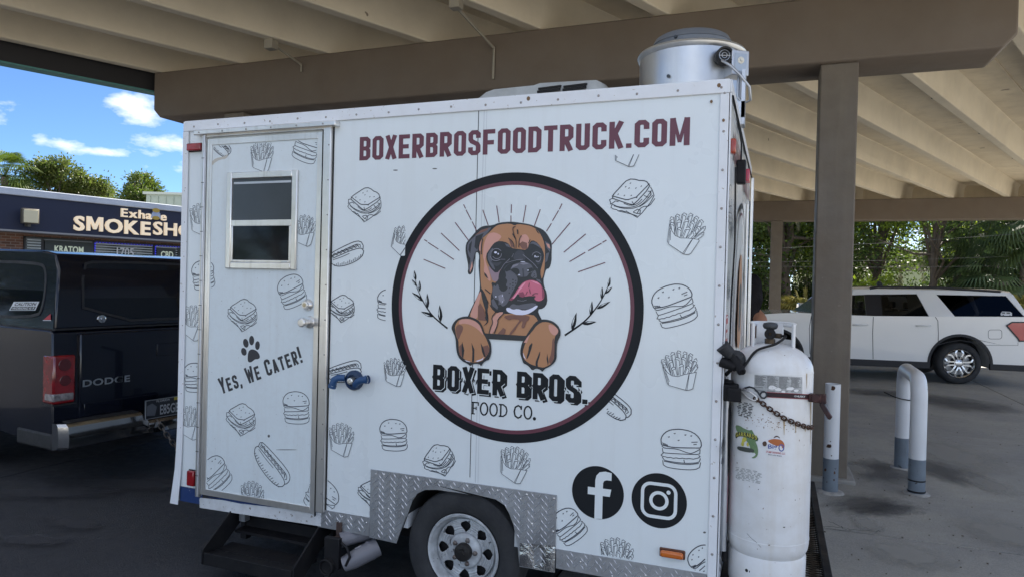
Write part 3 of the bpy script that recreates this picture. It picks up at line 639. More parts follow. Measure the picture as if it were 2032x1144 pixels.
def link_mesh(p, d, up, L_=.05, w_=.030, r_=.0055, mb=None):
    d = Vector(d).normalized(); up = Vector(up); s = d.cross(up).normalized(); pts = []
    for i in range(14):
        a_ = 2*math.pi*i/14; cx = math.copysign(max(0, L_/2-w_/2), math.cos(a_)) if abs(math.cos(a_)) > 1e-6 else 0
        pts.append(Vector(p)+d*(cx+math.cos(a_)*w_/2)+s*math.sin(a_)*w_/2)
    mb = mb or MB(); mb.tube(pts, r_, 6, True); return mb
def chain(pts, parent, mat, L_=.05, w_=.030, r_=.0055, name='chain_link', pitch=.74, merge=False):
    # resample
    P = [Vector(p) for p in pts]; seg = []; tot = 0
    for a_, b_ in zip(P, P[1:]): seg.append((tot, a_, b_)); tot += (b_-a_).length
    n = max(2, int(tot/(L_*pitch))); mb = MB() if merge else None
    for i in range(n):
        s = tot*(i+.5)/n
        for (t0, a_, b_) in seg:
            if t0 <= s <= t0+(b_-a_).length+1e-6: p = a_+(b_-a_).normalized()*(s-t0); d = (b_-a_); break
        up = Vector((.3, -.6, 1)) if i % 2 else Vector((1, .9, -.2))
        if merge: link_mesh(p, d, up, L_, w_, r_, mb)
        else: build(link_mesh(p, d, up, L_, w_, r_), name, mat, parent, smooth=60)
    if merge: build(mb, name, mat, parent, smooth=60, kind='stuff')
CHN = M('chain_steel', (.16, .15, .14), .45, .9, var=(20, .5, (.1, .06, .04)))
for sy in (-1, 1):
    pts = []
    for i in range(13): t_ = i/12; pts.append((HX-.12+.85*t_, HY+sy*(.16-.05*t_), .47-.30*math.sin(math.pi*t_)))
    chain(pts, tr, CHN, .055, .034, .005, 'safety_chains', merge=True)

# ---- entry step
st = MB()
q0 = onY(402, 1115, -.34); q1 = onY(588, 1140, -.34)
xa, xb = -2.64, -2.06
st.box(xa, xb, -.205, .0, .120, .138); st.box(xa, xb, -.21, -.195, .085, .150); st.box(xa, xb, -.13, -.125, .1385, .142); build(st, 'step_tread', BLKM, tr, bevel=.003)
for x in (xa-.010, xb+.010):
    s_ = MB(); s_.prism([(.10, .345), (.04, .345), (-.21, .165), (-.21, .085), (-.13, .085), (.10, .25)], lambda p: Vector((x-.005, p[0], p[1])), (.010, 0, 0)); build(s_, 'step_side', BLKM, tr, bevel=.002)
    s_ = MB(); s_.box(x-.02, x+.02, .10, .14, .12, .36); build(s_, 'step_bracket', BLKM, tr)
s_ = MB(); s_.box(xa, xb, .10, .13, .20, .26); s_.box(xa, xb, .02, .25, .185, .20); build(s_, 'step_tread', BLKM, tr)
s_ = MB(); s_.box(-2.62, -2.58, .03, .07, .25, .32); build(s_, 'step_latch', ALUD, tr)

# ---- drain pipes and valve
PVC = M('grey_pvc', (.16, .16, .18), .4, var=(8, .3, (.25, .24, .24)))
pp = MB(); pp.tube([(-1.90, -.02, .27), (-1.84, .04, .285), (-1.74, .12, .30)], .040, 16); build(pp, 'drain_pipe', PVC, tr, smooth=50)
pp = MB(); pp.tube([(-1.85, -.06, .165), (-1.81, -.035, .185), (-1.76, .0, .215), (-1.715, .05, .24)], [.038, .046, .048, .048], 18); pp.lathe([(.051, 0), (.051, .02)], (-1.735, .03, .23), (-.62, -.65, -.35), 18); pp.tube([(-1.80, -.03, .19+.05), (-1.775, -.01, .205+.05)], .008, 6); build(pp, 'drain_pipe', PVC, tr, smooth=50)
vb = MB(); vb.box(-1.955, -1.865, -.085, -.055, .14, .30); vb.lathe([(.042, 0), (.042, .03), (.033, .03), (.033, .012), (0, .012)], (-1.925, -.085, .155), (0, -1, 0), 24); vb.tube([(-1.86, -.07, .28), (-1.82, -.075, .26), (-1.80, -.08, .22), (-1.82, -.085, .17)], .008, 6); build(vb, 'drain_valve', BLKM, tr, bevel=.004)
hk = MB(); hk.box(-1.93, -1.90, -.018, -.008, .28, .36); hk.box(-1.93, -1.90, -.06, -.01, .275, .29); build(hk, 'valve_bracket', M('bracket_rusty', (.07, .05, .045), .6, .4, var=(30, .5, (.15, .07, .04))), tr, bevel=.002)
# blue hose inlet on the side wall
q = FX(705, 753); BLU = M('blue_fitting', (.02, .07, .18), .5, var=(12, .4, (.01, .03, .09)))
hi = MB(); hi.lathe([(.052, 0), (.052, .018), (.046, .026), (.030, .028), (.028, .016), (.020, .016)], (q[0], -.0005, q[1]), (0, -1, 0), 28); build(hi, 'water_inlet', M('inlet_dark_blue', (.012, .035, .09), .4), tr, smooth=40)
hi = MB(); hi.lathe([(.018, .0), (.018, .034), (.010, .036), (0, .036)], (q[0], -.0165, q[1]), (0, -1, 0), 8); build(hi, 'inlet_nut', ALU, tr)
for (a0, pts) in ((0, [(-.045, -.03, .012), (-.075, -.045, .012), (-.095, -.05, .0), (-.105, -.05, -.028)]), (1, [(.03, -.045, -.018), (.05, -.055, .0), (.075, -.055, .012), (.10, -.055, .016)])):
    e_ = MB(); e_.tube([(q[0]+p[0], p[1], q[1]+p[2]) for p in pts], [.017, .018, .019, .019], 14); e_.lathe([(.022, 0), (.022, .014)], (q[0]+pts[-1][0], pts[-1][1], q[1]+pts[-1][2]), (pts[-1][0]-pts[-2][0], 0, pts[-1][2]-pts[-2][2]), 14); build(e_, 'inlet_elbow', BLU, tr, smooth=50)

# ---- roof air conditioner
acp = MB(); AY0, AY1 = .75, 1.45; zt = ZT
acq = [onY(px, py, .86) for px, py in ((930, 215), (958, 196), (972, 184), (988, 178), (1030, 173.5), (1066, 170), (1078, 165.5), (1120, 163), (1188, 159.5), (1200, 166), (1207, 182))]
xs = [q.x for q in acq]; hsz = [q.z-ZT for q in acq]
rows = []
for x, h in zip(xs, hsz): rows.append([Vector((x, AY0+.0, zt)), Vector((x, AY0+.012, zt+h*.72)), Vector((x, AY0+.05, zt+h*.95)), Vector((x, AY0+.14, zt+h)), Vector((x, AY1-.14, zt+h)), Vector((x, AY1-.06, zt+h*.94)), Vector((x, AY1-.01, zt+h*.55)), Vector((x, AY1, zt))])
acp.grid(rows); acp.add(rows[0]+rows[-1], [tuple(range(8)), tuple(range(8, 16))])
ac = build(acp, 'air_conditioner', M('ac_shroud', (.47, .49, .49), .6, var=[(7, .5, (.28, .29, .29)), (40, .3, (.33, .34, .33))], bump=(25, .2)), tr, smooth=35)
for r_ in range(4):
    for c_ in range(2):
        s_ = MB(); x = -1.135+c_*.155; z = onY(1125, 169, AY0).z-r_*.022; y = AY0+.004+(.004 if r_ else .022)
        s_.obox((x+.07, y, z), (.068, 0, .003), (0, .014, .003), (0, -.002, .0065)); build(s_, 'vent_slot', M('vent_black', (.015, .015, .016), .8), ac)
# ---- exhaust fan
fx, fy = -.285, 1.0; ez = 2.975
fn = MB(); fn.lathe([(.292, ZT-.01), (.292, ez-.035), (.300, ez-.03), (.306, ez-.012), (.300, ez), (.285, ez+.002), (.27, ez-.03), (.255, ez-.2)], (fx, fy, 0), (0, 0, 1), 64)
fan = build(fn, 'exhaust_fan', M('spun_aluminium', (.66, .67, .67), .36, .85, var=[(5, .3, (.42, .43, .45)), (2, .3, (.5, .5, .52))], streak=(9, .3, (.33, .34, .36)), bump=(18, .06)), tr, smooth=40)
fn = MB(); fn.lathe([(.20, ez-.15), (.218, ez+.01), (.222, ez+.05), (.226, ez+.052), (.208, ez+.085), (.19, ez+.096), (.12, ez+.102), (0, ez+.104)], (fx, fy, 0), (0, 0, 1), 56); build(fn, 'fan_cap', M('cap_grey', (.18, .20, .23), .6, .2, var=(6, .3)), fan, smooth=30)
q = onY(1439, 115, fy-.24); fn = MB(); fn.lathe([(.047, -.03), (.047, .012), (.042, .018), (.036, .014), (.034, .0), (0, .0)], (q.x, fy-.275, q.z), (.38, -.92, 0), 28); build(fn, 'motor_vent', M('vent_rubber', (.02, .02, .022), .6), fan, smooth=40)
fn = MB(); 
for r_ in (.014, .028): fn.tube([Vector((q.x, fy-.285, q.z))+Vector((.92, .38, 0))*math.cos(a_)*r_+Vector((0, 0, 1))*math.sin(a_)*r_ for a_ in [k_*.5236 for k_ in range(12)]], .0018, 5, True)
fn.tube([(q.x-.03, fy-.293, q.z), (q.x+.03, fy-.27, q.z)], .0018, 5); build(fn, 'vent_guard', ALUD, fan)
q = onY(1474, 128, fy-.22); fn = MB(); mt = Matrix.Translation((q.x-.035, fy-.215, q.z)) @ Matrix.Rotation(R(34), 4, 'Z'); fn.box(-.05, .05, -.045, .045, -.066, .066, mat=mt); bx = build(fn, 'fan_switch_box', ALUD, fan, bevel=.004)
fn = MB(); fn.box(-.034, .034, -.048, -.0455, -.048, .048, mat=mt); build(fn, 'box_cover', M('cover_plate', (.42, .46, .50), .35, .6), fan, bevel=.003)
fn = MB(); fn.lathe([(.019, 0), (.018, .003), (.010, .006), (.008, .014), (0, .014)], mt @ Vector((0, -.048, .012)), mt.to_3x3() @ Vector((0, -1, 0)), 20); build(fn, 'switch_knob', M('knob_white', (.7, .68, .6), .4), fan, smooth=40)
fn = MB(); c0 = mt @ Vector((-.02, -.02, -.06)); fn.tube([(q.x-.10, fy-.30, q.z+.005), (q.x-.06, fy-.33, q.z-.03), (q.x-.01, fy-.32, q.z-.08), (q.x+.04, fy-.28, q.z-.14), (q.x+.045, fy-.25, q.z-.20), (q.x+.01, fy-.24, q.z-.215), (q.x-.02, fy-.24, q.z-.18), (q.x-.02, fy-.22, q.z-.05)], .0075, 8); build(fn, 'flexible_conduit', ALUD, fan, smooth=60)
fn = MB(); fn.box(.012, .03, .7, .80, 2.50, q.z-.05); fn.box(-.03, .03, .70, .72, 2.535, 2.62); build(fn, 'fan_bracket', ALUD, fan)
for (px, py) in ((1327, 153), ): qq = onY(px, py, .73); fn = MB(); fn.lathe([(.010, 0), (.008, .006), (0, .007)], (qq.x, .713, qq.z), (0, -1, 0), 10); build(fn, 'bolt', M('bolt_dark', (.06, .07, .08), .5, .6), fan, smooth=40)
for px, py in ((1341, 78), ): fn = MB(); fn.lathe([(.010, 0), (.008, .01), (0, .011)], (fx-.06, fy-.215, ez+.045), (-.2, -1, 0), 10); build(fn, 'bolt', M('bolt_dark', (.06, .07, .08), .5, .6), fan)

# ------------------------------------------------------------------ printed artwork on the side wall
def dec(off): return lambda p, dz=0: Vector((p[0], -off-dz, p[1]))
def pxmap(off): return lambda p, dz=0: Vector((*([FX(p[0], p[1])[0], -off-dz, FX(p[0], p[1])[1]]),))
t = MB(); block_text(t, 'BOXERBROSFOODTRUCK.COM', -1.848, -.160, 2.264, 2.386, dec(.0012), t=.175, gap=.085); build(t, 'website_lettering', MAR, tr, recalc=False, label='maroon website lettering BOXERBROSFOODTRUCK.COM')
LC = (-.987, 1.526); LR = .6467
def ringd(r0, r1, off, name, mat, parent=tr, mapf=None):
    m_ = MB(); n = 128; mp_ = mapf or dec(off); vs = []
    for r in (r0, r1): vs += [mp_((LC[0]+r*math.cos(2*math.pi*i/n), LC[1]+r*math.sin(2*math.pi*i/n))) for i in range(n)]
    m_.add(vs, [(i, (i+1) % n, (i+1) % n+n, i+n) for i in range(n)]); return build(m_, name, mat, parent, recalc=False)
ringd(LR-.042, LR, .0014, 'logo_ring', BLK); ringd(LR-.060, LR-.042, .0014, 'logo_ring', MAR, tr)
C1 = lambda u, v: (760+u/2.0427, 330+v/2.0427)
def pxfill(mb, pts, off, conv, sm_=0):
    P = [FX(*conv(*p)) for p in pts]
    if sm_: P = smooth_poly(P, sm_)
    mb.fill(P, dec(off))
def pxline(mb, pts, w, off, conv, sm_=1):
    P = [FX(*conv(*p)) for p in pts]
    if sm_ and len(P) > 2: P = smooth_poly(P, sm_, False)
    if isinstance(w, (list, tuple)): n = len(P); w = [w[0]+(w[1]-w[0])*i/(n-1) for i in range(n)]
    mb.ribbon(P, w, dec(off))
rays = [[(165, 377), (253, 414)], [(168, 298), (180, 305)], [(183, 309), (225, 336)], [(233, 341), (288, 378)], [(236, 271), (310, 342)], [(293, 228), (348, 302)], [(327, 155), (335, 172)], [(337, 177), (358, 218)], [(362, 225), (380, 262)], [(405, 177), (427, 240)], [(461, 160), (471, 228)], [(521, 155), (520, 190)], [(519, 200), (519, 226)], [(580, 158), (568, 228)], [(638, 175), (614, 242)], [(726, 152), (715, 175)], [(712, 180), (687, 222)], [(683, 232), (663, 264)], [(759, 229), (685, 317)], [(822, 275), (733, 349)], [(906, 300), (890, 309)], [(886, 312), (832, 343)], [(820, 349), (756, 387)], [(901, 390), (791, 428)]]
for r_ in rays: t = MB(); pxline(t, r_, .0045, .0014, C1, 0); build(t, 'logo_ray', MAR, tr, recalc=False)
for stem, leaves in (([(130, 440), (136, 487), (150, 520), (170, 560), (200, 603), (233, 632), (262, 655)], [((133, 462), (127, 421), 7), ((139, 487), (117, 457), 6), ((149, 508), (149, 461), 7), ((166, 547), (117, 509), 9), ((181, 575), (180, 514), 9), ((207, 608), (154, 587), 10), ((234, 630), (230, 560), 11)]),
                     ([(922, 455), (912, 487), (897, 520), (880, 550), (855, 585), (825, 620), (790, 648), (737, 683)], [((914, 489), (921, 448), 7), ((900, 516), (930, 488), 7), ((886, 538), (889, 487), 7), ((866, 577), (923, 546), 9), ((842, 606), (848, 544), 9), ((808, 637), (866, 628), 10), ((766, 664), (785, 590), 11)])):
    t = MB(); pxline(t, stem, (.002, .009), .0014, C1)
    for a_, b_, w_ in leaves:
        dx, dy = b_[0]-a_[0], b_[1]-a_[1]; L_ = math.hypot(dx, dy); nx, ny = -dy/L_, dx/L_
        P = [a_]+[(a_[0]+dx*u_+nx*w_*.9*k_, a_[1]+dy*u_+ny*w_*.9*k_) for u_, k_ in ((.15, .55), (.35, .9), (.6, .75), (.85, .3))]+[b_]+[(a_[0]+dx*u_-nx*w_*.9*k_, a_[1]+dy*u_-ny*w_*.9*k_) for u_, k_ in ((.85, .3), (.6, .75), (.35, .9), (.15, .55))]
        pxfill(t, P, .0014, C1)
    build(t, 'laurel_branch', BLK, tr, recalc=False)
    t = MB()
    for a_, b_, w_ in leaves:
        dx, dy = b_[0]-a_[0], b_[1]-a_[1]; L_ = math.hypot(dx, dy); nx, ny = -dy/L_, dx/L_; sg = -1
        P = [(a_[0]+dx*u_+sg*nx*w_*k_, a_[1]+dy*u_+sg*ny*w_*k_) for u_, k_ in ((.25, .25), (.5, .6), (.8, .2), (.5, .15))]
        pxfill(t, P, .0017, C1)
    build(t, 'laurel_highlight', WHITE, tr, recalc=False)

# boxer dog picture: stacked flat vinyl layers
D1 = lambda u, v: (910+u/5.45, 430+v/5.45); D2 = lambda u, v: (880+u/8.128, 600+v/8.128)
VC = {}
def vin(c):
    k = tuple(c)
    if k not in VC:
        lin = [((x/255+.055)/1.055)**2.4*1.45 for x in c]; VC[k] = M('vinyl_print_%s' % ['sand', 'rust', 'umber', 'peach', 'slate', 'ash', 'lilac', 'rose', 'plum', 'cream', 'coal', 'basalt', 'fog', 'ink', 'wine', 'mist', 'clay', 'tan', 'soot'][len(VC)], tuple(min(.9, x) for x in lin), .42, coat=.1)
    return VC[k]
BR = (152, 108, 76); BD = (104, 70, 60); PK = (176, 128, 115); GR = (78, 78, 86); GL = (112, 110, 120); MV = (128, 108, 116); TG = (176, 90, 110); TD = (120, 55, 75); TL = (200, 130, 150); WH = (190, 190, 205); NK = (30, 32, 36)
layers = [
 (D1, NK, [[(215,130),(270,100),(370,95),(440,65),(560,55),(620,60),(760,80),(830,105),(905,135),(950,175),(1000,260),(1010,300),(1007,400),(1007,480),(985,558),(945,567),(928,640),(918,680),(925,750),(955,820),(962,930),(920,988),(850,1000),(895,1100),(930,1150),(900,1340),(90,1300),(60,1150),(100,1075),(150,960),(210,850),(235,770),(225,640),(215,500),(226,430),(212,385),(187,385),(168,500),(157,590),(127,630),(98,612),(108,540),(88,440),(74,360),(83,290),(108,255),(160,195)]]),
 (D1, BR, [[(237,400),(225,300),(250,240),(305,195),(340,165),(400,105),(450,85),(560,75),(610,100),(640,80),(760,95),(840,130),(895,200),(930,290),(937,400),(932,560),(912,655),(880,690),(700,700),(400,720),(348,860),(350,985),(250,800),(236,640)],
           [(165,950),(243,790),(300,860),(350,985),(420,1045),(800,1045),(862,1110),(890,1260),(880,1290),(110,1290),(112,1085)]]),
 (D1, PK, [[(300,230),(330,180),(400,170),(470,210),(445,250),(385,300),(335,360),(300,420),(288,470),(320,560),(345,640),(350,700),(320,685),(272,600),(283,500),(262,420),(272,310)],
           [(238,790),(172,935),(118,1080),(205,1115),(213,960),(245,840)], [(655,290),(680,200),(735,188),(770,250),(745,355),(705,330)], [(225,370),(222,320),(245,260),(265,240),(250,300),(240,380)]]),
 (D1, BD, [[(655,300),(690,268),(740,285),(750,352),(690,350)], [(545,240),(575,260),(600,330),(570,330)]]),
 (D1, NK, [[(300,410),(325,370),(365,310),(400,275),(455,262),(540,285),(570,340),(650,352),(745,362),(765,290),(800,250),(865,290),(918,375),(928,440),(905,520),(882,600),(905,690),(930,760),(948,840),(953,930),(900,985),(820,965),(800,1022),(640,1062),(520,1022),(400,1012),(358,960),(346,870),(372,780),(352,700),(412,720),(442,600),(472,550),(410,618),(348,560),(306,480)],
           [(245,760),(300,850),(327,960),(312,1010),(327,1080),(322,1142),(290,1090),(302,1040),(268,930),(248,850)], [(278,600),(300,620),(325,672),(300,655),(282,630)], [(832,135),(850,145),(880,190),(855,175)]]),
 (D1, MV, [[(470,555),(440,600),(430,700),(375,700),(350,640),(318,520),(350,560),(410,618)]]),
 (D1, GR, [[(500,570),(515,600),(560,575),(590,600),(640,650),(640,710),(600,785),(565,850),(530,935),(480,972),(455,940),(430,955),(440,900),(400,890),(372,870),(365,800),(385,730),(400,760),(425,715),(450,800),(505,810),(540,760),(510,745),(535,690),(505,660),(520,640)],
           [(308,430),(352,350),(385,335),(350,420),(370,500),(405,585),(355,545)], [(558,570),(590,520),(650,498),(720,488),(780,508),(812,560),(800,602),(765,605),(745,645),(700,652),(645,645),(590,605)], [(780,640),(800,600),(828,570),(845,610),(850,665),(800,660)],
           [(588,935),(640,955),(700,940),(830,925),(850,960),(820,1000),(540,992),(560,960)], [(355,900),(380,880),(430,975),(420,1000),(370,960)], [(500,290),(545,300),(560,335),(520,320)], [(770,300),(805,262),(870,300),(900,350),(860,320),(800,290)], [(840,670),(880,680),(900,720),(850,690)]]),
 (D1, GL, [[(570,560),(590,522),(655,508),(640,528),(600,545)], [(430,850),(480,830),(500,900),(470,940),(440,900)], [(660,505),(720,492),(760,510),(700,520)]]),
 (D1, NK, [[(560,575),(600,552),(650,560),(665,600),(640,640),(600,605)], [(745,560),(800,548),(812,580),(775,602),(750,600)], [(640,650),(700,655),(745,645),(735,700),(660,760),(640,720)]]+[ell(x, y, r, r, 8) for x, y, r in ((590,680,8),(620,690,7),(590,715,8),(560,730,7),(620,720,7),(590,745,7),(555,770,7),(585,775,6),(550,820,7),(820,620,6),(825,640,6),(810,650,6))]),
 (D1, (52, 53, 60), [[(630,365),(700,365),(735,455),(700,480),(610,470),(590,440)], [(480,600),(500,560),(540,520),(620,480),(560,500),(500,540)], [(330,440),(360,490),(420,500),(480,480),(430,540),(370,520)], [(830,470),(880,480),(900,440),(895,500),(860,520)]]),
 (D1, WH, [[(513,985),(545,975),(590,1002),(640,990),(705,1012),(780,992),(852,948),(860,972),(800,1022),(740,1052),(650,1062),(580,1042),(528,1022)]]),
 (D1, TG, [[(548,897),(600,850),(650,765),(710,700),(790,680),(870,705),(918,770),(935,850),(912,900),(855,912),(815,882),(840,862),(780,850),(720,862),(675,850),(640,825),(605,882),(570,905)]]),
 (D1, TD, [[(655,820),(700,808),(722,850),(700,870),(662,860)], [(890,730),(918,775),(932,850),(912,895),(905,850),(908,790)], [(548,897),(600,858),(610,880),(575,905)]]),
 (D1, TL, [[(575,885),(625,835),(672,750),(735,695),(705,745),(652,810),(612,875)], [(780,690),(850,705),(890,740),(830,715)]]),
 (D1, GR, [[(112,270),(190,205),(240,150),(330,122),(365,112),(305,195),(250,235),(218,300),(215,375),(188,372),(160,480),(150,565),(125,605),(110,560),(138,460),(108,420),(93,330)], [(935,265),(980,290),(998,335),(990,385),(955,335)], [(950,400),(985,385),(962,480),(938,500)]]),
 (D1, NK, [[(188,215),(275,180),(245,250),(205,360),(175,330)], [(120,300),(150,260),(130,400),(110,360)]]),
 (D1, PK, [[(128,575),(150,480),(156,540),(128,605)], [(950,290),(985,300),(995,350),(970,335)]]),
 (D1, BD, [[(180,205),(250,145),(330,122),(310,150),(240,180)], [(215,960),(240,930),(280,1000),(300,1120),(215,1110)]]),
 (D2, BD, [[(960,215),(1110,190),(1400,200),(1380,280),(1345,290),(1310,410),(1255,400),(1290,290),(1245,300),(1110,512),(1050,512),(1200,330),(1240,270),(1120,258),(1060,285)], [(970,400),(1012,430),(990,505),(875,500)]]),
 (D2, PK, [[(880,150),(995,150),(870,262),(880,335),(805,495),(750,492),(780,400),(805,312),(785,250)]]),
 (D2, NK, [[(665,488),(1350,530),(1340,615),(700,580)], [(640,380),(700,340),(735,300),(700,180),(670,100),(690,200),(675,250),(710,300),(690,330)]]),
 (D2, NK, [[(133,400),(160,330),(220,260),(300,225),(400,213),(500,243),(570,280),(612,330),(642,390),(668,480),(722,560),(772,640),(782,760),(770,840),(742,915),(700,925),(640,970),(612,1025),(590,980),(480,980),(440,1018),(400,980),(310,940),(240,860),(213,750),(203,560),(150,450)],
           [(1560,268),(1650,263),(1760,288),(1850,358),(1897,450),(1890,540),(1842,620),(1828,760),(1832,880),(1800,960),(1720,1025),(1640,1060),(1600,1112),(1570,1075),(1500,1052),(1440,1092),(1390,1030),(1340,990),(1295,975),(1270,900),(1238,800),(1268,650),(1310,580),(1350,510),(1400,430),(1480,318)]]),
 (D2, BR, [[(190,380),(222,310),(272,265),(400,250),(500,280),(570,330),(612,390),(640,480),(690,560),(722,640),(750,720),(740,800),(680,880),(635,930),(560,955),(440,955),(370,920),(310,880),(262,820),(252,700),(250,600),(215,540),(198,430)],
           [(1500,372),(1580,312),(1680,305),(1780,345),(1850,420),(1860,470),(1800,540),(1792,640),(1790,780),(1790,900),(1740,980),(1690,1012),(1620,1042),(1560,1032),(1450,1002),(1370,962),(1300,900),(1283,790),(1310,690),(1350,610),(1400,500),(1460,430)]]),
 (D2, PK, [[(250,322),(280,265),(400,255),(500,285),(582,342),(620,430),(660,532),(600,462),(530,400),(430,345),(330,330),(270,345)], [(1700,335),(1800,370),(1860,430),(1850,490),(1800,530),(1740,490),(1705,420)], [(1300,640),(1350,560),(1400,500),(1350,640)]]),
 (D2, BD, [[(200,400),(250,340),(325,372),(322,440),(280,520),(255,600),(222,540)], [(260,700),(312,650),(322,880),(266,832)], [(640,700),(722,680),(750,740),(730,810),(690,862)], [(1765,550),(1800,600),(1792,900),(1730,992),(1700,930),(1748,800)]]),
 (D2, NK, [[(310,620),(345,760),(327,890),(308,870),(300,720)], [(460,640),(508,750),(502,950),(468,950),(475,780)], [(608,640),(652,730),(692,875),(658,862),(628,780)], [(1452,628),(1415,775),(1362,905),(1342,890),(1378,770),(1385,690)], [(1567,762),(1562,850),(1522,960),(1532,1042),(1498,1036),(1488,960),(1530,860)], [(1680,812),(1702,950),(1692,1015),(1670,900)]]),
 (D2, WH, [[(350,918),(440,945),(440,952),(380,940)], [(520,935),(620,905),(660,870),(640,915),(560,945)], [(1290,795),(1310,850),(1340,915),(1300,870)]]),
]
for li, (cv, c, polys) in enumerate(layers):
    if len(polys) > 8:
        t = MB()
        for pl in polys: pxfill(t, pl, .0014+li*.00018, cv, 1 if len(pl) > 5 else 0)
        build(t, 'dog_print_spots', vin(c), tr, recalc=False, kind='stuff')
    else:
        for pl in polys: t = MB(); pxfill(t, pl, .0014+li*.00018, cv, 1 if len(pl) > 5 else 0); build(t, 'dog_print_patch', vin(c), tr, recalc=False)
lo = .0014+len(layers)*.00018
t = MB()
for pts, w_ in (([(620,108),(588,120),(600,190),(628,255),(626,340)], .004), ([(640,140),(646,192)], .006), ([(685,205),(660,250),(655,335)], .004), ([(542,232),(580,262),(602,300),(605,340)], .004), ([(588,185),(618,240)], .004), ([(780,250),(760,290)], .004), ([(290,780),(350,830)], .005), ([(770,715),(762,765)], .003), ([(730,845),(750,805)], .003), ([(770,780),(782,830)], .003), ([(800,845),(830,825),(865,828)], .003), ([(840,862),(800,840)], .0025), ([(700,560),(705,650)], .003), ([(265,240),(250,330),(252,410)], .005)): pxline(t, pts, w_, lo, D1)
for pts, w_ in (([(860,140),(782,230),(805,320),(765,400),(742,495)], .0045), ([(1000,150),(882,262),(885,335),(828,492)], .0045), ([(1480,130),(1560,265)], .005)): pxline(t, pts, w_, lo, D2)
build(t, 'dog_print_lines', vin(NK), tr, recalc=False)
t = MB()
for pts, w_ in (([(350,430),(365,465),(410,480),(455,465)], .0034), ([(470,400),(462,435),(435,455),(400,455),(375,430)], .003), ([(360,380),(385,350),(430,345),(465,370)], .003), ([(800,420),(815,390),(860,380),(895,410)], .0025), ([(460,462),(510,462)], .002), ([(560,455),(500,510),(465,565)], .0025), ([(700,410),(760,460),(820,510),(860,560)], .0025), ([(840,480),(875,490),(893,460),(895,425)], .0028), ([(520,500),(620,470),(700,462)], .002), ([(600,400),(580,440)], .0018), ([(640,900),(700,908),(740,895)], .0018)): pxline(t, pts, w_, lo, D1)
build(t, 'dog_print_lines', vin(GL), tr, recalc=False)
t = MB()
for x, y, rx, ry in ((405,388,16,12),(434,403,9,9),(832,430,7,12),(852,436,6,8),(868,433,5,5),(660,628,11,6),(756,578,5,9),(408,860,8,8),(480,850,4,10),(480,915,3,9),(700,488,26,4)): t.fill([FX(*D1(*p)) for p in ell(x, y, rx, ry, 12)], dec(lo+.0002))
build(t, 'dog_print_highlights', vin(WH), tr, recalc=False)

# BOXER BROS. / FOOD CO.
def slanted(z0f, off):      # baseline in face plane, straight
    return lambda p, dz=0: Vector((p[0], -off-dz, p[1]))
bA = FX(861, 771); bB = FX(1165, 801); tA = FX(862, 722); tB = FX(1150, 742)
def quadmap(A, B, TA, off, dx=0, dz_=0):
    A = Vector(A); ux = Vector(B)-A; uy = Vector(TA)-A
    return lambda p, dz=0: Vector((A.x+ux.x*p[0]+uy.x*p[1]+dx, -off-dz, A.y+ux.y*p[0]+uy.y*p[1]+dz_))
bA = FX(859, 771.5); bB = FX(1166, 801); up_ = (bA[0]+.000, FX(862, 722)[1])
sz = [1]*11
for dx, dz_, off, mat_, w_ in ((.0110, -.0100, .0012, BLK, .175), (.0035, -.0035, .0018, WHITE, .235), (0, 0, .0024, BLK, .18)):
    t = MB(); qm = quadmap(bA, bB, up_, off, dx, dz_); block_text(t, 'BOXER BROS.', 0, 1, 0, 1, qm, t=w_, gap=.12, spur=True); build(t, 'brand_lettering', mat_, tr, recalc=False)
# typewriter lettering
fA = FX(935, 820); fB = FX(1072, 832); fU = (fA[0], FX(936, 796)[1])
qm = quadmap(fA, fB, fU, .0014); t = MB()
def serif_text(t, txt, qm, cw=.115, g_=.05, w_=.012):
    # unit space: x 0..1 spans the text; letters drawn as ribbons in (x*5.6, y) then scaled
    S = 5.7; x = 0
    def rb(pts, wd, cl=False): t.ribbon(pts, wd, lambda p: qm((p[0]/S, p[1])), cl)
    for c in txt:
        if c == ' ': x += .40; continue
        if c == 'O': rb([(x+.35+.30*math.cos(a_), .5+.5*math.sin(a_)) for a_ in [k_*.3927 for k_ in range(16)]], .12, True); x += .80
        elif c == 'F': rb([(x+.15, 0), (x+.15, 1)], .13); rb([(x, .03), (x+.32, .03)], .09); rb([(x, .97), (x+.62, .97)], .10); rb([(x+.60, 1), (x+.60, .72)], .09); rb([(x+.15, .5), (x+.42, .5)], .09); rb([(x+.42, .64), (x+.42, .36)], .08); x += .74
        elif c == 'D': rb([(x+.15, 0), (x+.15, 1)], .12); rb([(x, .97), (x+.35, .97), (x+.58, .8), (x+.66, .5), (x+.58, .2), (x+.35, .03), (x, .03)], .11); x += .82
        elif c == 'C': rb([(x+.60, .70), (x+.58, .88), (x+.36, 1), (x+.12, .85), (x+.04, .5), (x+.12, .15), (x+.36, 0), (x+.56, .1), (x+.64, .28)], .12); rb([(x+.62, 1), (x+.62, .68)], .08); x += .80
        elif c == '.': t.fill([(p[0], p[1]) for p in ell(x+.08, .06, .13, .14, 14)], lambda p: qm((p[0]/S, p[1]), .0001)); x += .2
serif_text(t, 'FOOD CO.', qm); build(t, 'company_lettering', BLK, tr, recalc=False)

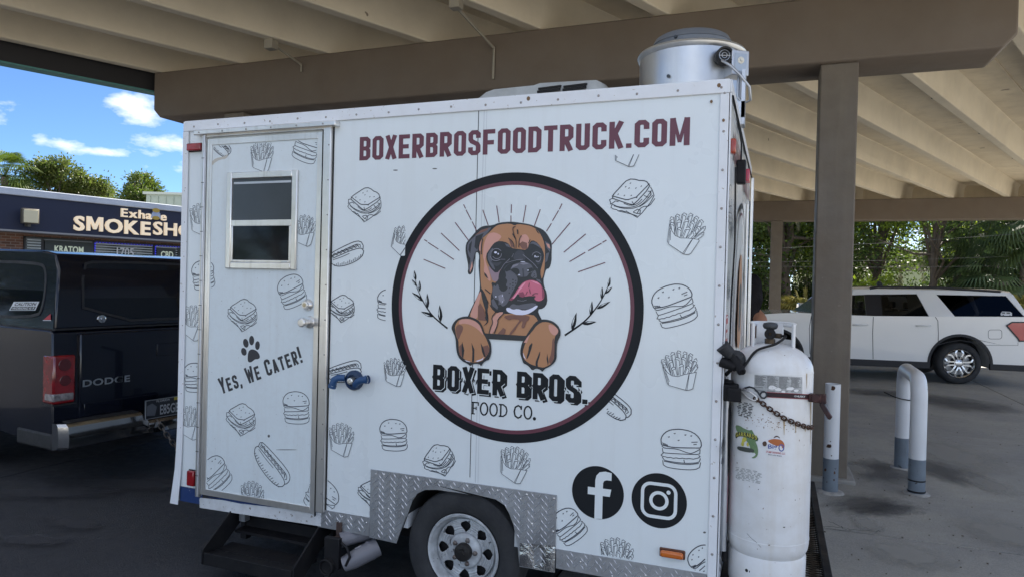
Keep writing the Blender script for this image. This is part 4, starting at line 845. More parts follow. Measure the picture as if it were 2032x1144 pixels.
# paw print and "Yes, we cater!" on the door
PZ = lambda u, v: (420+u/7.15, 640+v/7.15)
DO = .0146
t = MB()
for cx, cy, rx, ry, ro in ((483, 403, 38, 56, -.25), (511, 282, 38, 63, -.2), (593, 244, 36, 67, 0), (676, 315, 33, 62, .05)): t.fill([FX(*PZ(*p)) for p in ell(cx, cy, rx, ry, 20, ro)], dec(DO))
t.fill(smooth_poly([FX(*PZ(*p)) for p in [(605,365),(560,380),(540,430),(535,530),(560,558),(600,545),(640,508),(690,508),(714,480),(700,430),(660,385)]], 2), dec(DO)); build(t, 'paw_print', M('door_vinyl_charcoal', (.035, .036, .042), .45), door_o, recalc=False)
t = MB(); A_ = FX(*PZ(205, 993)); B_ = FX(*PZ(1325, 552)); A_ = Vector(A_); B_ = Vector(B_); ux = B_-A_; hh = .092; nn_ = Vector((-ux.y, ux.x)).normalized()*hh
A0 = Vector(FX(*PZ(170, 1005)))
def qm2(p, dz=0): q_ = A0+ux*1.03*p[0]+nn_*p[1]; return Vector((q_.x, -DO-dz, q_.y))
block_text(t, 'YES, WE CATER!', 0, 1, 0, 1, qm2, t=.17, gap=.13, sizes=[1, .82, .82, .8, 1, .98, .82, 1, .98, .82, .82, .82, .82, .98]); build(t, 'door_slogan', MATS['door_vinyl_charcoal'], door_o, recalc=False, label='charcoal slogan YES, WE CATER!')

# ---- food line drawings
def strokes(kind):
    S = []; F_ = []
    if kind == 'burger':
        S.append([(-.47, .06), (-.5, .16), (-.46, .30), (-.33, .43), (-.12, .49), (.12, .49), (.33, .43), (.46, .30), (.5, .16), (.46, .07)]); S.append([(-.47, .06), (-.2, .02), (.15, .05), (.46, .08)])
        S.append([(-.46, .04), (-.45, -.02), (-.1, -.0), (.05, -.04), (.22, -.09), (.32, -.05), (.46, .05)]); S.append([(-.45, -.02), (-.44, -.12), (-.40, -.14), (.42, -.09), (.47, -.05), (.46, .05)])
        S.append([(-.42, -.14), (-.49, -.19), (-.44, -.23), (-.38, -.22), (-.33, -.25), (-.26, -.22), (-.2, -.25), (-.12, -.22), (-.05, -.24), (.03, -.21), (.1, -.23), (.2, -.2), (.28, -.22), (.4, -.18), (.48, -.14), (.43, -.10)])
        S.append([(-.44, -.24), (-.43, -.32), (-.1, -.34), (.2, -.33), (.48, -.27), (.47, -.17)]); S.append([(.08, -.25), (.1, -.33)])
        S.append([(-.43, -.32), (-.43, -.42), (-.37, -.48), (-.1, -.50), (.2, -.49), (.4, -.45), (.48, -.38), (.48, -.27)]); S.append([(-.4, -.34), (-.1, -.37), (.2, -.36), (.44, -.30)])
        for x, y in ((-.3, .28), (-.16, .38), (-.06, .22), (.1, .37), (.24, .36)): S.append([(x-.02, y), (x, y-.02), (x+.02, y+.01)])
        S.append([(.25, .2), (.4, .22)]); S.append([(.3, .15), (.38, .16)])
        for k_ in range(4): S.append([(-.45+.035*k_, .12-.01*k_), (-.42+.035*k_, .07-.01*k_)])
        return S, F_, .98
    if kind == 'hotdog':
        S.append([(-.55, -.02), (-.60, .05), (-.57, .13), (-.48, .16), (-.3, .2), (0, .25), (.3, .29), (.5, .28), (.60, .2), (.62, .08), (.58, .0)])
        S.append([(-.56, -.02), (-.6, -.12), (-.5, -.24), (-.3, -.31), (0, -.32), (.3, -.28), (.5, -.2), (.6, -.08), (.58, .02), (.45, .07), (.1, .06), (-.3, .01), (-.56, -.02)])
        S.append([(-.57, .12), (-.5, .06), (-.3, .1), (0, .15), (.3, .19), (.45, .2), (.54, .14), (.5, .08)])
        z = [(-.55, .07)]
        for k_ in range(15): z.append((-.5+.068*k_, (.14 if k_ % 2 else .04)+.006*k_))
        S.append(z); S.append([(p[0]+.015, p[1]-.035) for p in z])
        S.append([(-.5, -.06), (-.2, -.05), (.1, -.01)])
        for k_ in range(16): x = -.5+.068*k_; y = -.29+.0012*(k_-6)**2; S.append([(x, y), (x+.02, y+.05+.02*(k_ % 3))])
        return S, F_, 1.2
    if kind == 'sandwich':
        S.append([(-.40, .16), (-.06, -.10), (.0, -.12), (.44, .13), (.42, .24), (.33, .32), (.22, .35), (.16, .41), (.06, .44), (-.04, .42), (-.14, .36), (-.40, .22), (-.40, .16)])
        S.append([(-.40, .22), (-.02, -.04), (.44, .20)]); S.append([(.0, -.12), (-.02, -.04)])
        S.append([(-.40, .16), (-.48, .17), (-.46, .11), (-.5, .06), (-.42, .06), (-.38, .1), (-.3, .05)]); S.append([(-.44, .05), (-.5, .0), (-.47, -.06), (-.40, -.08), (-.38, -.14), (-.30, -.14), (-.25, -.2), (-.18, -.2)])
        S.append([(-.44, .04), (-.36, -.04), (-.24, -.10), (-.1, -.15), (.04, -.17), (.2, -.12), (.36, -.02), (.44, .05)]); S.append([(-.42, -.0), (-.3, -.09), (-.14, -.17), (.04, -.2), (.22, -.16), (.42, -.02)])
        S.append([(-.2, -.02), (-.14, -.08), (-.02, -.13), (.1, -.12), (.2, -.06)]); S.append([(-.2, -.2), (-.05, -.36), (.0, -.42), (.46, -.12), (.46, .06), (.44, .13)]); S.append([(-.36, -.14), (-.1, -.30), (.0, -.38)])
        S.append([(.0, -.33), (.1, -.24), (.22, -.22), (.3, -.26), (.46, -.14)]); S.append([(-.06, -.27), (.02, -.22), (.12, -.3), (.05, -.36), (-.06, -.27)]); S.append([(.26, .0), (.36, -.1), (.44, .02), (.36, .06)]); S.append([(.1, -.2), (.26, -.16), (.44, -.06)])
        for x, y in ((-.26, .2), (-.14, .13), (.0, .08), (.0, .25), (.14, .2), (.1, .0), (.06, .34), (.26, .2), (-.06, .3)): S.append([(x-.015, y), (x+.015, y+.015)])
        return S, F_, .98
    if kind == 'fries':
        sticks = [(-.30, -.05, -.40, .30, .1), (-.22, 0, -.28, .40, .1), (-.1, 0, -.12, .47, .11), (.03, 0, .04, .50, .1), (.14, 0, .2, .46, .1), (.22, 0, .34, .40, .1), (.3, -.02, .46, .26, .09),
                  (-.26, -.1, -.36, .16, .1), (-.16, -.1, -.2, .27, .11), (-.03, -.1, -.02, .33, .11), (.1, -.1, .14, .32, .11), (.2, -.1, .32, .22, .1), (.28, -.1, .46, .10, .09), (-.12, -.1, -.14, .08, .11), (.03, -.1, .07, .14, .11), (.14, -.1, .24, .08, .1)]
        for (x0, y0, x1, y1, w_) in sticks:
            d = Vector((x1-x0, y1-y0)).normalized(); n_ = Vector((d.y, -d.x))*w_/2; a = Vector((x0, y0)); b_ = Vector((x1, y1)); k = d*.05
            F_.append(([tuple(a-n_), tuple(a+n_), tuple(b_+n_), tuple(b_+n_*.6+k), tuple(b_-n_*.7+k*1.1), tuple(b_-n_)], [[tuple(a-n_), tuple(b_-n_), tuple(b_-n_*.5-k*.5), tuple(b_+n_), tuple(a+n_)], [tuple(b_-n_), tuple(b_-n_*.3+k*1.1), tuple(b_+n_*1.1+k*.6), tuple(b_+n_)], [tuple(b_-n_*.5-k*.5), tuple((b_-n_*.5-k*.5)*.5+(a-n_*.3)*.5), tuple(a-n_*.3)]]))
        F_.append(([(-.42, .16), (-.34, .02), (-.2, -.10), (-.05, -.13), (.12, -.09), (.44, -.05), (.30, -.46), (.16, -.52), (-.34, -.36)], [[(-.42, .16), (-.34, .02), (-.2, -.10), (-.05, -.13), (.12, -.09), (.44, -.05), (.30, -.48), (.16, -.52), (-.34, -.34), (-.42, .16)], [(.26, -.06), (.14, -.52)], [(.24, -.1), (.11, -.50)], [(-.38, .06), (-.31, -.32)], [(-.35, 0), (-.29, -.25)]]))
        return S, F_, .95
DOOD = {}
def cliprect(P, c):
    if c is None: return P
    for ax_i, lim, sg in ((0, c[0], 1), (0, c[1], -1), (1, c[2], 1), (1, c[3], -1)):
        Q = []
        for i in range(len(P)):
            a, b = P[i-1], P[i]; ia = (a[ax_i]-lim)*sg >= 0; ib = (b[ax_i]-lim)*sg >= 0
            if ia != ib: u = (lim-a[ax_i])/(b[ax_i]-a[ax_i]); Q.append((a[0]+(b[0]-a[0])*u, a[1]+(b[1]-a[1])*u))
            if ib: Q.append(b)
        P = Q
        if not P: break
    return P
def doodle(kind, px, py, wpx, rot=0, parent=tr, off=.0011, clip=None, asp=1.0, white=WHITE, thick=.0034, mapf=None):
    S, F_, unit = DOOD.setdefault(kind, strokes(kind))
    c = Vector(FX(px, py)); e = Vector(FX(px+1, py)); k = (e-c).length*wpx/unit; a = R(rot); ca, sa = math.cos(a), math.sin(a)
    def tf(p): x, y = p[0]*k, p[1]*k*asp; return (c.x+x*ca-y*sa, c.y+x*sa+y*ca)
    def ok(p): return clip is None or (clip[0] <= p[0] <= clip[1] and clip[2] <= p[1] <= clip[3])
    ln = MB(); wf_ = MB(); base = off
    mp0 = mapf or (lambda p, o_: Vector((p[0], -o_, p[1])))
    def draw(pts, w_, o_):
        P = [tf(p) for p in pts]; Q = []
        for p, q in zip(P, P[1:]):
            n = max(1, int(math.dist(p, q)/.006)); Q += [(p[0]+(q[0]-p[0])*i/n, p[1]+(q[1]-p[1])*i/n) for i in range(n)]
        Q.append(P[-1]); run = []
        for p in Q+[None]:
            if p is not None and ok(p): run.append(p)
            else:
                if len(run) > 1:
                    run2 = [run[0]]+[r_ for r_ in run[1:-1:2]]+[run[-1]]
                    ln.ribbon(run2, w_, lambda p_: mp0(p_, o_))
                run = []
    for i, (fp, sl) in enumerate(F_):
        o_ = base+.00012*(i+1); P = [tf(p) for p in fp]
        P = cliprect(P, clip)
        if len(P) > 2: wf_.fill(P, lambda p_: mp0(p_, o_))
        for s_ in sl: draw(s_, thick*.72, o_+.00006)
    for i, s_ in enumerate(S):
        draw(smooth_poly(s_, 1, False) if len(s_) > 2 else s_, thick*(1.25 if i < 2 else 1), base+.00006)
    nm = {'burger': 'burger_drawing', 'fries': 'fries_drawing', 'hotdog': 'hot_dog_drawing', 'sandwich': 'sandwich_drawing'}[kind]
    if ln.f:
        ms = [LINE, white]; n0 = len(ln.f); ln.add(wf_.v, wf_.f, 1); build(ln, nm, ms, parent, recalc=False)
DC = (DX0+.05, DX1-.07, DZ0+.048, DZ1-.06); dk = dict(parent=door_o, off=DO, white=DOORW)
for a_ in (('fries', 522, 312, 46, 0), ('burger', 612, 291, 52, -22), ('hotdog', 441, 291, 44, -40), ('sandwich', 485, 626, 60, 0), ('burger', 582, 577, 52, 20), ('sandwich', 482, 832, 60, 0), ('burger', 591, 807, 52, 3), ('burger', 432, 938, 52, 38), ('hotdog', 542, 919, 80, -47), ('fries', 503, 985, 46, 0), ('burger', 640, 984, 58, -30), ('burger', 407, 545, 44, 8)):
    doodle(*a_, clip=DC, **dk)
doodle('fries', 606, 459, 46, 0, clip=(wx1+.002, DC[1], DC[2], DC[3]), **dk)
LCp = (XL+.034, DX0-.028, .42, 2.4)
for a_ in (('fries', 398, 436, 46, 0), ('burger', 403, 545, 44, 8), ('fries', 382, 640, 48, -8), ('burger', 387, 748, 44, 4), ('fries', 376, 838, 46, 0)): doodle(*a_, clip=LCp)
WC = (DX1+.026, -.045, .415, 2.2)
for a_ in (('hotdog', 688, 504, 68, 14), ('sandwich', 678, 613, 54, 0), ('hotdog', 684, 736, 66, 10), ('fries', 676, 872, 50, 0, ), ('fries', 782, 738, 44, 0), ('burger', 781, 862, 54, 4), ('sandwich', 724, 408, 68, 0), ('sandwich', 1255, 396, 90, 18), ('fries', 1357, 464, 74, -14), ('burger', 1337, 605, 82, 18), ('fries', 1348, 736, 72, 8), ('burger', 1351, 890, 80, 0), ('sandwich', 872, 914, 66, 26), ('fries', 1019, 921, 60, -8), ('burger', 1127, 1042, 62, 40), ('fries', 1222, 1104, 66, 0), ('burger', 1398, 1112, 60, 45), ('sandwich', 738, 980, 56, 0), ('burger', 640, 984, 58, -30)):
    doodle(*a_, clip=WC)
a = FX(767, 600); doodle('burger', 775, 605, 54, -5, clip=(-2, a[0], .4, 2.2)); 
doodle('fries', 798, 478, 46, -20, clip=(-2, FX(805, 470)[0], .4, 2.2)); doodle('hotdog', 1213, 797, 84, -42, clip=(FX(1203, 800)[0], 0, .4, FX(1228, 781)[1]))
doodle('fries', 1244, 300, 56, -6, clip=(-1, 0, .4, FX(1244, 307)[1]))

# social icons
ax_ = Vector(FX(1186, 976)); ix = Vector(FX(1307.5, 992)); rI = .128
rI = abs(FX(1237, 978)[0]-FX(1134, 974)[0])/2; rI2 = abs(FX(1362, 996)[0]-FX(1252, 990)[0])/2
t = MB(); t.fill(ell(ax_.x, ax_.y, rI, rI, 64), dec(.0012)); build(t, 'social_icon_disc', BLK, tr, recalc=False, label='black disc with a white letter f')
t = MB(); k = rI
P = [(-.10, -1.0), (.20, -.97), (.20, -.10), (.47, -.10), (.52, .18), (.20, .18), (.20, .38), (.24, .47), (.34, .51), (.52, .51), (.52, .80), (.28, .83), (.06, .78), (-.06, .64), (-.10, .46), (-.10, .18), (-.38, .18), (-.38, -.10), (-.10, -.10)]
t.fill([(ax_.x+p[0]*k, ax_.y+p[1]*k) for p in P], dec(.0016)); build(t, 'social_icon_letter', WHITE, tr, recalc=False)
t = MB(); t.fill(ell(ix.x, ix.y, rI2, rI2, 64), dec(.0012)); build(t, 'social_icon_disc', BLK, tr, recalc=False, label='black disc with a white camera outline')
t = MB(); k = rI2; t.ribbon([(ix.x+p[0]*k, ix.y+p[1]*k) for p in rrect(-.60, .60, -.60, .60, .30, 6)], .12*k, dec(.0016), True); t.ribbon([(ix.x+p[0]*k, ix.y+p[1]*k) for p in ell(0, 0, .29, .29, 36)], .12*k, dec(.0016), True); t.fill([(ix.x+p[0]*k, ix.y+p[1]*k) for p in ell(.34, .34, .075, .075, 16)], dec(.0016)); build(t, 'social_icon_camera', WHITE, tr, recalc=False)
# scuffs and little marks
t = MB()
for (px, py, w_, h_) in ((785, 338, 5, 1.2), (863, 335, 5, 1.2), (572, 890, 22, .8), (537, 863, 2.5, 3), (1398, 1055, 3, 2), (1180, 965, 1.5, 1.5), (403, 325, 2.5, 6)): t.fill([FX(*p) for p in ell(px, py, w_, h_, 9)], dec(.0148 if px < 640 and px > 420 else .0009))
build(t, 'scuff_marks', M('scuff_grey', (.12, .12, .12), .7), tr, recalc=False)
t = MB(); t.fill(smooth_poly([FX(*p) for p in [(424,322),(432,315),(448,312),(457,306),(454,316),(440,318),(430,324),(425,330)]]), dec(.0148)); build(t, 'torn_vinyl_patch', M('torn_vinyl', (.52, .49, .43), .8), door_o, recalc=False)
# end wall artwork
em = lambda p, dz=0: Vector((.0105+dz, p[0], p[1]))
t = MB(); block_text(t, 'BOXERBROSFOODTRUCK.COM', .28, 2.0, 2.24, 2.37, em, t=.175, gap=.085); build(t, 'website_lettering', MAR, tr, recalc=False)
t = MB(); t.ribbon(ell(1.15, 1.5, .58, .62, 96), .032, em, True); build(t, 'logo_ring', BLK, tr, recalc=False)
t = MB(); t.ribbon(ell(1.15, 1.5, .535, .575, 96), .014, em, True); build(t, 'logo_ring', MAR, tr, recalc=False)
t = MB(); t.fill(smooth_poly([(.95, 1.3), (.98, 1.6), (1.02, 1.8), (1.2, 1.86), (1.34, 1.75), (1.36, 1.5), (1.32, 1.3)], 2), em); build(t, 'dog_print_layer', vin(BR), tr, recalc=False)
t = MB(); t.fill(smooth_poly([(1.02, 1.42), (1.05, 1.66), (1.3, 1.68), (1.34, 1.5), (1.2, 1.38)], 2), lambda p: em(p, .0003)); build(t, 'dog_print_layer', vin(NK), tr, recalc=False)
t = MB(); block_text(t, 'BOXER BROS.', .85, 1.48, 1.14, 1.24, em, t=.2, gap=.12); build(t, 'brand_lettering', BLK, tr, recalc=False)
for k_, y, z, w_ in (('burger', .1, 2.0, .2), ('fries', .12, 1.62, .2), ('sandwich', .3, 1.95, .2), ('burger', .2, 1.25, .22), ('fries', .3, .9, .2), ('hotdog', .08, .95, .2), ('sandwich', .5, .7, .2)):
    S, F_, unit = DOOD.setdefault(k_, strokes(k_)); t = MB()
    for i, (fp, sl) in enumerate(F_):
        for s_ in sl: t.ribbon([(y+p[0]*w_, z+p[1]*w_) for p in s_], .004, lambda p: em(p, .0001*i))
    for s_ in S: t.ribbon([(y+p[0]*w_, z+p[1]*w_) for p in s_], .0045, em)
    build(t, {'burger': 'burger_drawing', 'fries': 'fries_drawing', 'hotdog': 'hot_dog_drawing', 'sandwich': 'sandwich_drawing'}[k_], LINE, tr, recalc=False)
t = MB(); t.fill([(.02, 1.30), (.145, 1.30), (.145, 1.53), (.02, 1.53)], lambda p: em(p, .0006)); build(t, 'warning_sticker', M('sticker_red', (.42, .04, .05), .4), tr, recalc=False)
t = MB()
for z0, z1 in ((1.515, 1.524), (1.465, 1.49), (1.425, 1.452), (1.40, 1.412), (1.375, 1.39), (1.345, 1.352), (1.33, 1.334)):
    y = .032
    while y < .13: w_ = rng.uniform(.006, .016); t.fill([(y, z0), (min(.136, y+w_), z0), (min(.136, y+w_), z1), (y, z1)], lambda p: em(p, .0009)); y += w_+.004
build(t, 'sticker_print', M('sticker_white', (.75, .75, .75), .5), tr, recalc=False)

# ------------------------------------------------------------------ propane rack on the back of the trailer
rk = MB(); RZ = .345
for (a_, b_) in (((.015, .0, RZ), (.46, .0, RZ)), ((.46, -.02, RZ), (.46, 1.92, RZ)), ((.46, 1.90, RZ), (.015, 1.90, RZ)), ((.03, 0, RZ), (.03, 1.9, RZ)), ((.03, .62, RZ-.03), (.46, .62, RZ-.03)), ((.03, 1.25, RZ-.03), (.46, 1.25, RZ-.03))): rk.bar(a_, b_, .035, .06)
build(rk, 'rack_frame', BLKM, tr, bevel=.003)
rk = MB(); n_ = 64
for i in range(n_):        # expanded metal: two sets of slanted strands
    y = .03+1.86*i/n_
    for s_ in (-1, 1): rk.bar((.05, y, RZ+.012), (.445, y+s_*.09, RZ+.012), .006, .005)
for i in range(9): rk.bar((.07+.045*i, .02, RZ+.006), (.07+.045*i, 1.88, RZ+.006), .004, .004)
build(rk, 'rack_mesh', M('mesh_black', (.03, .028, .026), .35, .6, var=(12, .5, (.08, .05, .035))), tr, kind='stuff')
TX, TY, TR, TB = .200, .15, .170, .385
TC = Vector((TX, TY, 0))
tank = thing('propane_tank', 'tall white propane tank with collar strapped to the back rack of the trailer', 'propane tank', (TX, TY, TB-.02))
TW = M('tank_white', (.72, .73, .74), .38, var=[(3.5, .25, (.55, .55, .53)), (14, .25, (.52, .48, .42))], speck=(48, .70, (.16, .10, .06)), streak=(11, .30, (.5, .42, .30)), bump=(7, .06, .02))
sh = MB(); zt_ = 1.295
prof = [(.108, .475), (.135, .49), (.155, .51), (.166, .535), (TR, .56), (TR, zt_)]
for a_ in (12, 24, 36, 48, 58, 68, 78, 86): prof.append((TR*math.cos(R(a_))**.85, zt_+.115*math.sin(R(a_))))
prof.append((0, zt_+.116)); prof = [(0, .475)]+prof
sh.lathe(prof, TC, (0, 0, 1), 64); build(sh, 'tank_shell', TW, tank, smooth=35)
sh = MB(); sh.lathe([(TR-.002, .575), (TR+.0015, .5755), (TR+.0015, .5805), (TR-.002, .581)], TC, (0, 0, 1), 64); build(sh, 'weld_seam', TW, tank, smooth=60); sh = MB(); sh.lathe([(TR-.002, zt_-.004), (TR+.001, zt_-.0035), (TR+.001, zt_+.0005), (TR-.003, zt_+.001)], TC, (0, 0, 1), 64); build(sh, 'weld_seam', TW, tank, smooth=60)
sh = MB(); sh.lathe([(.155, TB-.018), (.159, TB-.018), (.161, .50), (.152, .515), (.150, .50), (.155, TB-.018)], TC, (0, 0, 1), 56); build(sh, 'foot_ring', TW, tank, smooth=40)
for a_ in (-118, 20, 130): sh = MB(); q = TC+Vector((math.cos(R(a_))*.1595, math.sin(R(a_))*.1595, .45)); sh.lathe([(.014, 0), (0, .001)], q, (math.cos(R(a_)), math.sin(R(a_)), 0), 14); build(sh, 'foot_ring_hole', M('hole_black', (.01, .01, .01), .9), tank)
# collar: open towards the camera's left and right, with hand holes
def arcpanel(mb, r, a0, a1, z0f, z1f, n=16, th=.004):
    rows = []
    for i in range(n+1):
        a_ = R(a0+(a1-a0)*i/n); rows.append([TC+Vector((math.cos(a_)*r, math.sin(a_)*r, z0f(i/n))), TC+Vector((math.cos(a_)*r, math.sin(a_)*r, z1f(i/n)))])
    mb.grid(rows)
cl = MB(); r_ = .088; zc0 = 1.375; zc1 = 1.525
arcpanel(cl, r_, -16, 25, lambda u: zc0-.02, lambda u: zc1-.03-.01*u)
arcpanel(cl, r_, 25, 60, lambda u: zc1-.045, lambda u: zc1-.03); arcpanel(cl, r_, 25, 60, lambda u: zc0-.01, lambda u: zc0+.05)
arcpanel(cl, r_, 60, 140, lambda u: zc0-.01, lambda u: zc1-.028)
arcpanel(cl, r_, 140, 172, lambda u: zc1-.045, lambda u: zc1-.028); arcpanel(cl, r_, 140, 172, lambda u: zc0-.01, lambda u: zc0+.05)
arcpanel(cl, r_, 172, 205, lambda u: zc0-.02, lambda u: zc1-.028)
co = build(cl, 'valve_collar', TW, tank, recalc=False, smooth=60); sm = co.modifiers.new('s', 'SOLIDIFY'); sm.thickness = .005; sm.offset = 0
cl = MB(); pts = []
for i in range(27): a_ = R(-16+221*i/26); pts.append(TC+Vector((math.cos(a_)*(r_+.003), math.sin(a_)*(r_+.003), zc1-.028)))
cl.tube(pts, .006, 8); 
for a_ in (-16, 205): q = TC+Vector((math.cos(R(a_))*r_, math.sin(R(a_))*r_, 0)); cl.tube([q+Vector((0, 0, zc0-.03)), q+Vector((0, 0, zc1-.028))], .008, 8)
build(cl, 'collar_rim', TW, tank, smooth=60)
v_ = MB(); v_.cyl(TC+Vector((-.01, -.01, 1.39)), TC+Vector((-.01, -.01, 1.43)), .022, n=8); v_.cyl(TC+Vector((-.01, -.01, 1.43)), TC+Vector((-.01, -.01, 1.47)), .016, n=12); v_.cyl(TC+Vector((-.01, -.012, 1.445)), TC+Vector((.035, -.035, 1.445)), .011, n=8)
build(v_, 'valve', M('valve_bronze', (.10, .075, .05), .5, .7, var=(25, .5, (.05, .035, .025))), tank, smooth=40)
v_ = MB(); v_.lathe([(.010, 0), (.026, .006), (.030, .012), (.032, .02), (.028, .03), (.012, .034), (0, .034)], TC+Vector((-.01, -.01, 1.468)), (0, 0, 1), 14); build(v_, 'valve_handwheel', M('handwheel_dark', (.045, .05, .055), .5, .2), tank, smooth=40)
v_ = MB(); v_.lathe([(.006, 0), (.024, .002), (.022, .01), (.006, .01)], TC+Vector((-.01, -.034, 1.452)), (0, -1, 0), 16); build(v_, 'tank_gauge', BLKM, tank)
hs = thing('gas_hose', 'black gas hose looping from the tank valve to the regulator on the end wall', 'hose', (.05, .0, 1.33))
h_ = MB(); A = TC+Vector((.035, -.035, 1.445)); P = [A, A+Vector((.018, -.012, .0)), TC+Vector((.015, -.10, 1.415)), TC+Vector((-.06, -.12, 1.385)), TC+Vector((-.10, -.14, 1.33)), Vector((.075, -.03, 1.29))]
PP = []
for i in range(len(P)-1):
    p0 = P[max(0, i-1)]; p1 = P[i]; p2 = P[i+1]; p3 = P[min(len(P)-1, i+2)]
    for k in range(5): u = k/5; PP.append(.5*((2*p1)+(p2-p0)*u+(2*p0-5*p1+4*p2-p3)*u*u+(3*p1-p0-3*p2+p3)*u**3))
h_.tube(PP+[P[-1]], .0055, 8); build(h_, 'hose', BLKM, hs, smooth=60)
rg = thing('gas_regulator', 'black wrapped gas regulator cluster beside the tank top', 'regulator', (.04, .0, 1.34))
r_ = MB(); r_.lathe([(.0, -.03), (.035, -.028), (.042, -.015), (.042, .0), (.030, .012), (.024, .03), (0, .032)], (.055, .02, 1.345), (.1, -.8, .5), 20); r_.cyl((-.0, -.01, 1.40), (.035, .01, 1.36), .030, .026, 14); build(r_, 'regulator_body', RUB, rg, smooth=40)
r_ = MB(); r_.cyl((.05, -.0, 1.345), (.085, -.04, 1.295), .022, .018, 12); r_.cyl((.0, .0, 1.33), (.06, -.025, 1.31), .024, .016, 12); r_.lathe([(.012, 0), (.013, .01), (.009, .012)], (.085, -.045, 1.30), (.3, -.9, -.1), 10); build(r_, 'regulator_fitting', BLKM, rg, smooth=40)
r_ = MB(); r_.tube([(.012, .05, 1.30), (.015, .03, 1.37), (.02, .0, 1.395), (.05, -.01, 1.36), (.04, .02, 1.30), (.015, .05, 1.27)], .009, 8); r_.tube([(.015, .06, 1.25), (.03, .06, 1.1), (.022, .06, .7), (.03, .07, .45)], .012, 8); build(r_, 'regulator_hose', BLKM, rg, smooth=60)
# stay bracket holding the tank
bk = MB(); bk.box(.0115, .07, -.02, .09, 1.165, 1.235); bk.box(.03, .085, -.055, -.015, 1.17, 1.225); bk.cyl((.03, .03, 1.235), (.03, .03, 1.25), .02, n=12); build(bk, 'tank_bracket', BLKM, tr, bevel=.005)
bk = MB(); bk.tube([(.022, .06, .5), (.022, .06, 1.17)], .014, 10); build(bk, 'bracket_post', ALUD, tr, smooth=60)

def TK(px, py, off=.001):
    """point on the tank's cylinder seen at a photo pixel (labels stuck round the shell)"""
    d = ray(px, py); o = CAM-TC; r = TR+off; A_ = d.x*d.x+d.y*d.y; B_ = 2*(d.x*o.x+d.y*o.y); C_ = o.x*o.x+o.y*o.y-r*r; D_ = B_*B_-4*A_*C_
    if D_ < 0: D_ = 0
    t = (-B_-math.sqrt(D_))/(2*A_); return CAM+d*t
def finefill(mb, pts, mp, step):
    tr_ = tessellate_polygon([[Vector((p[0], p[1], 0)) for p in pts]])
    stack = [tuple((pts[i][0], pts[i][1]) for i in t) for t in tr_]
    while stack:
        a, b, c = stack.pop(); e = (math.dist(a, b), math.dist(b, c), math.dist(c, a)); m_ = max(e)
        if m_ > step:
            k = e.index(m_); t3 = (a, b, c); p, q, r = t3[k], t3[(k+1) % 3], t3[(k+2) % 3]; h = ((p[0]+q[0])/2, (p[1]+q[1])/2); stack += [(p, h, r), (h, q, r)]
        else: mb.add([mp(a), mp(b), mp(c)], [(0, 1, 2)])
def tkfill(mb, pts, off=.001, mi=None):
    finefill(mb, pts, lambda p: TK(p[0], p[1], off), 9)
def tkgrid(mb, x0, x1, y0, y1, sl, off=.001, nx=10):
    rows = [[TK(x0+(x1-x0)*i/nx, y+sl*(x0+(x1-x0)*i/nx-x0), off) for i in range(nx+1)] for y in (y0, y1)]
    mb.grid(rows)
GREYL = M('label_print_grey', (.36, .37, .37), .6, var=[(60, .6, (.6, .61, .6)), (160, .5, (.2, .2, .2))]); TXTD = M('label_text_dark', (.09, .09, .09), .6)
l_ = MB(); tkgrid(l_, 1497, 1592, 742, 776, .055, .0012)
build(l_, 'warning_label', GREYL, tank, recalc=False)
rn = random.Random(8)
l_ = MB()
for cx in range(4):
    for ry in range(15):
        x0_ = 1499+cx*23.5; y_ = 744+ry*2.05+(x0_-1497)*.055; x1_ = x0_+rn.uniform(14, 21); 
        if ry > 9 and rn.random() < .5: continue
        tkgrid(l_, x0_, x1_, y_, y_+.9, .055, .0016, 3)
build(l_, 'label_text', TXTD, tank, recalc=False)
l_ = MB()
for cx, cy, w_ in ((1532, 768, 10), (1545, 772, 8), (1568, 770, 9), (1580, 774, 6), (1555, 776, 5)): tkfill(l_, [(cx+w_*(.7+.3*rn.random())*math.cos(a_), cy+w_*.5*(.6+.4*rn.random())*math.sin(a_)) for a_ in [k*.6 for k in range(10)]], .002)
build(l_, 'torn_label_patch', TW, tank, recalc=False)
for (x0_, x1_, y0_, y1_, n2) in ((1461, 1490, 794, 824, 9), (1459, 1507, 925, 950, 8)):
    l_ = MB()
    for ry in range(n2):
        y_ = y0_+ry*(y1_-y0_)/n2; x_ = x0_+rn.uniform(0, 5)
        while x_ < x1_: w_ = rn.uniform(2, 9); tkgrid(l_, x_, min(x1_+5, x_+w_), y_+(x_-x0_)*.2, y_+(x_-x0_)*.2+(y1_-y0_)/n2*rn.uniform(.4, .8), .2, .0012, 2); x_ += w_+rn.uniform(1.5, 5)
    build(l_, 'worn_label', TXTD if x1_ < 1500 else GREYL, tank, recalc=False)
# green sticker
SG = M('sticker_green', (.13, .22, .10), .45, var=(60, .5, (.25, .33, .2))); SYL = M('sticker_yellow', (.55, .5, .08), .45); SDK = M('sticker_black', (.03, .035, .03), .45); SOR = M('sticker_orange', (.42, .12, .03), .45); SBL = M('sticker_blue', (.06, .09, .3), .45); SRD = M('sticker_label_red', (.4, .03, .04), .45); SW = M('sticker_paper', (.68, .68, .7), .45)
E4 = lambda u, v: (1430+u/7.15, 800+v/7.15)
def t4(mb, pts, off, s=1): P = [E4(*p) for p in pts]; P = smooth_poly(P, 1) if s else P; tkfill(mb, P, off)
l_ = MB(); t4(l_, [(205,300),(270,310),(330,350),(410,380),(440,365),(460,400),(480,440),(535,480),(530,530),(490,530),(520,590),(535,660),(525,740),(480,775),(430,768),(500,730),(490,690),(440,700),(400,560),(290,440),(230,400)], .0012); st1 = build(l_, 'company_sticker', SG, tank, recalc=False)
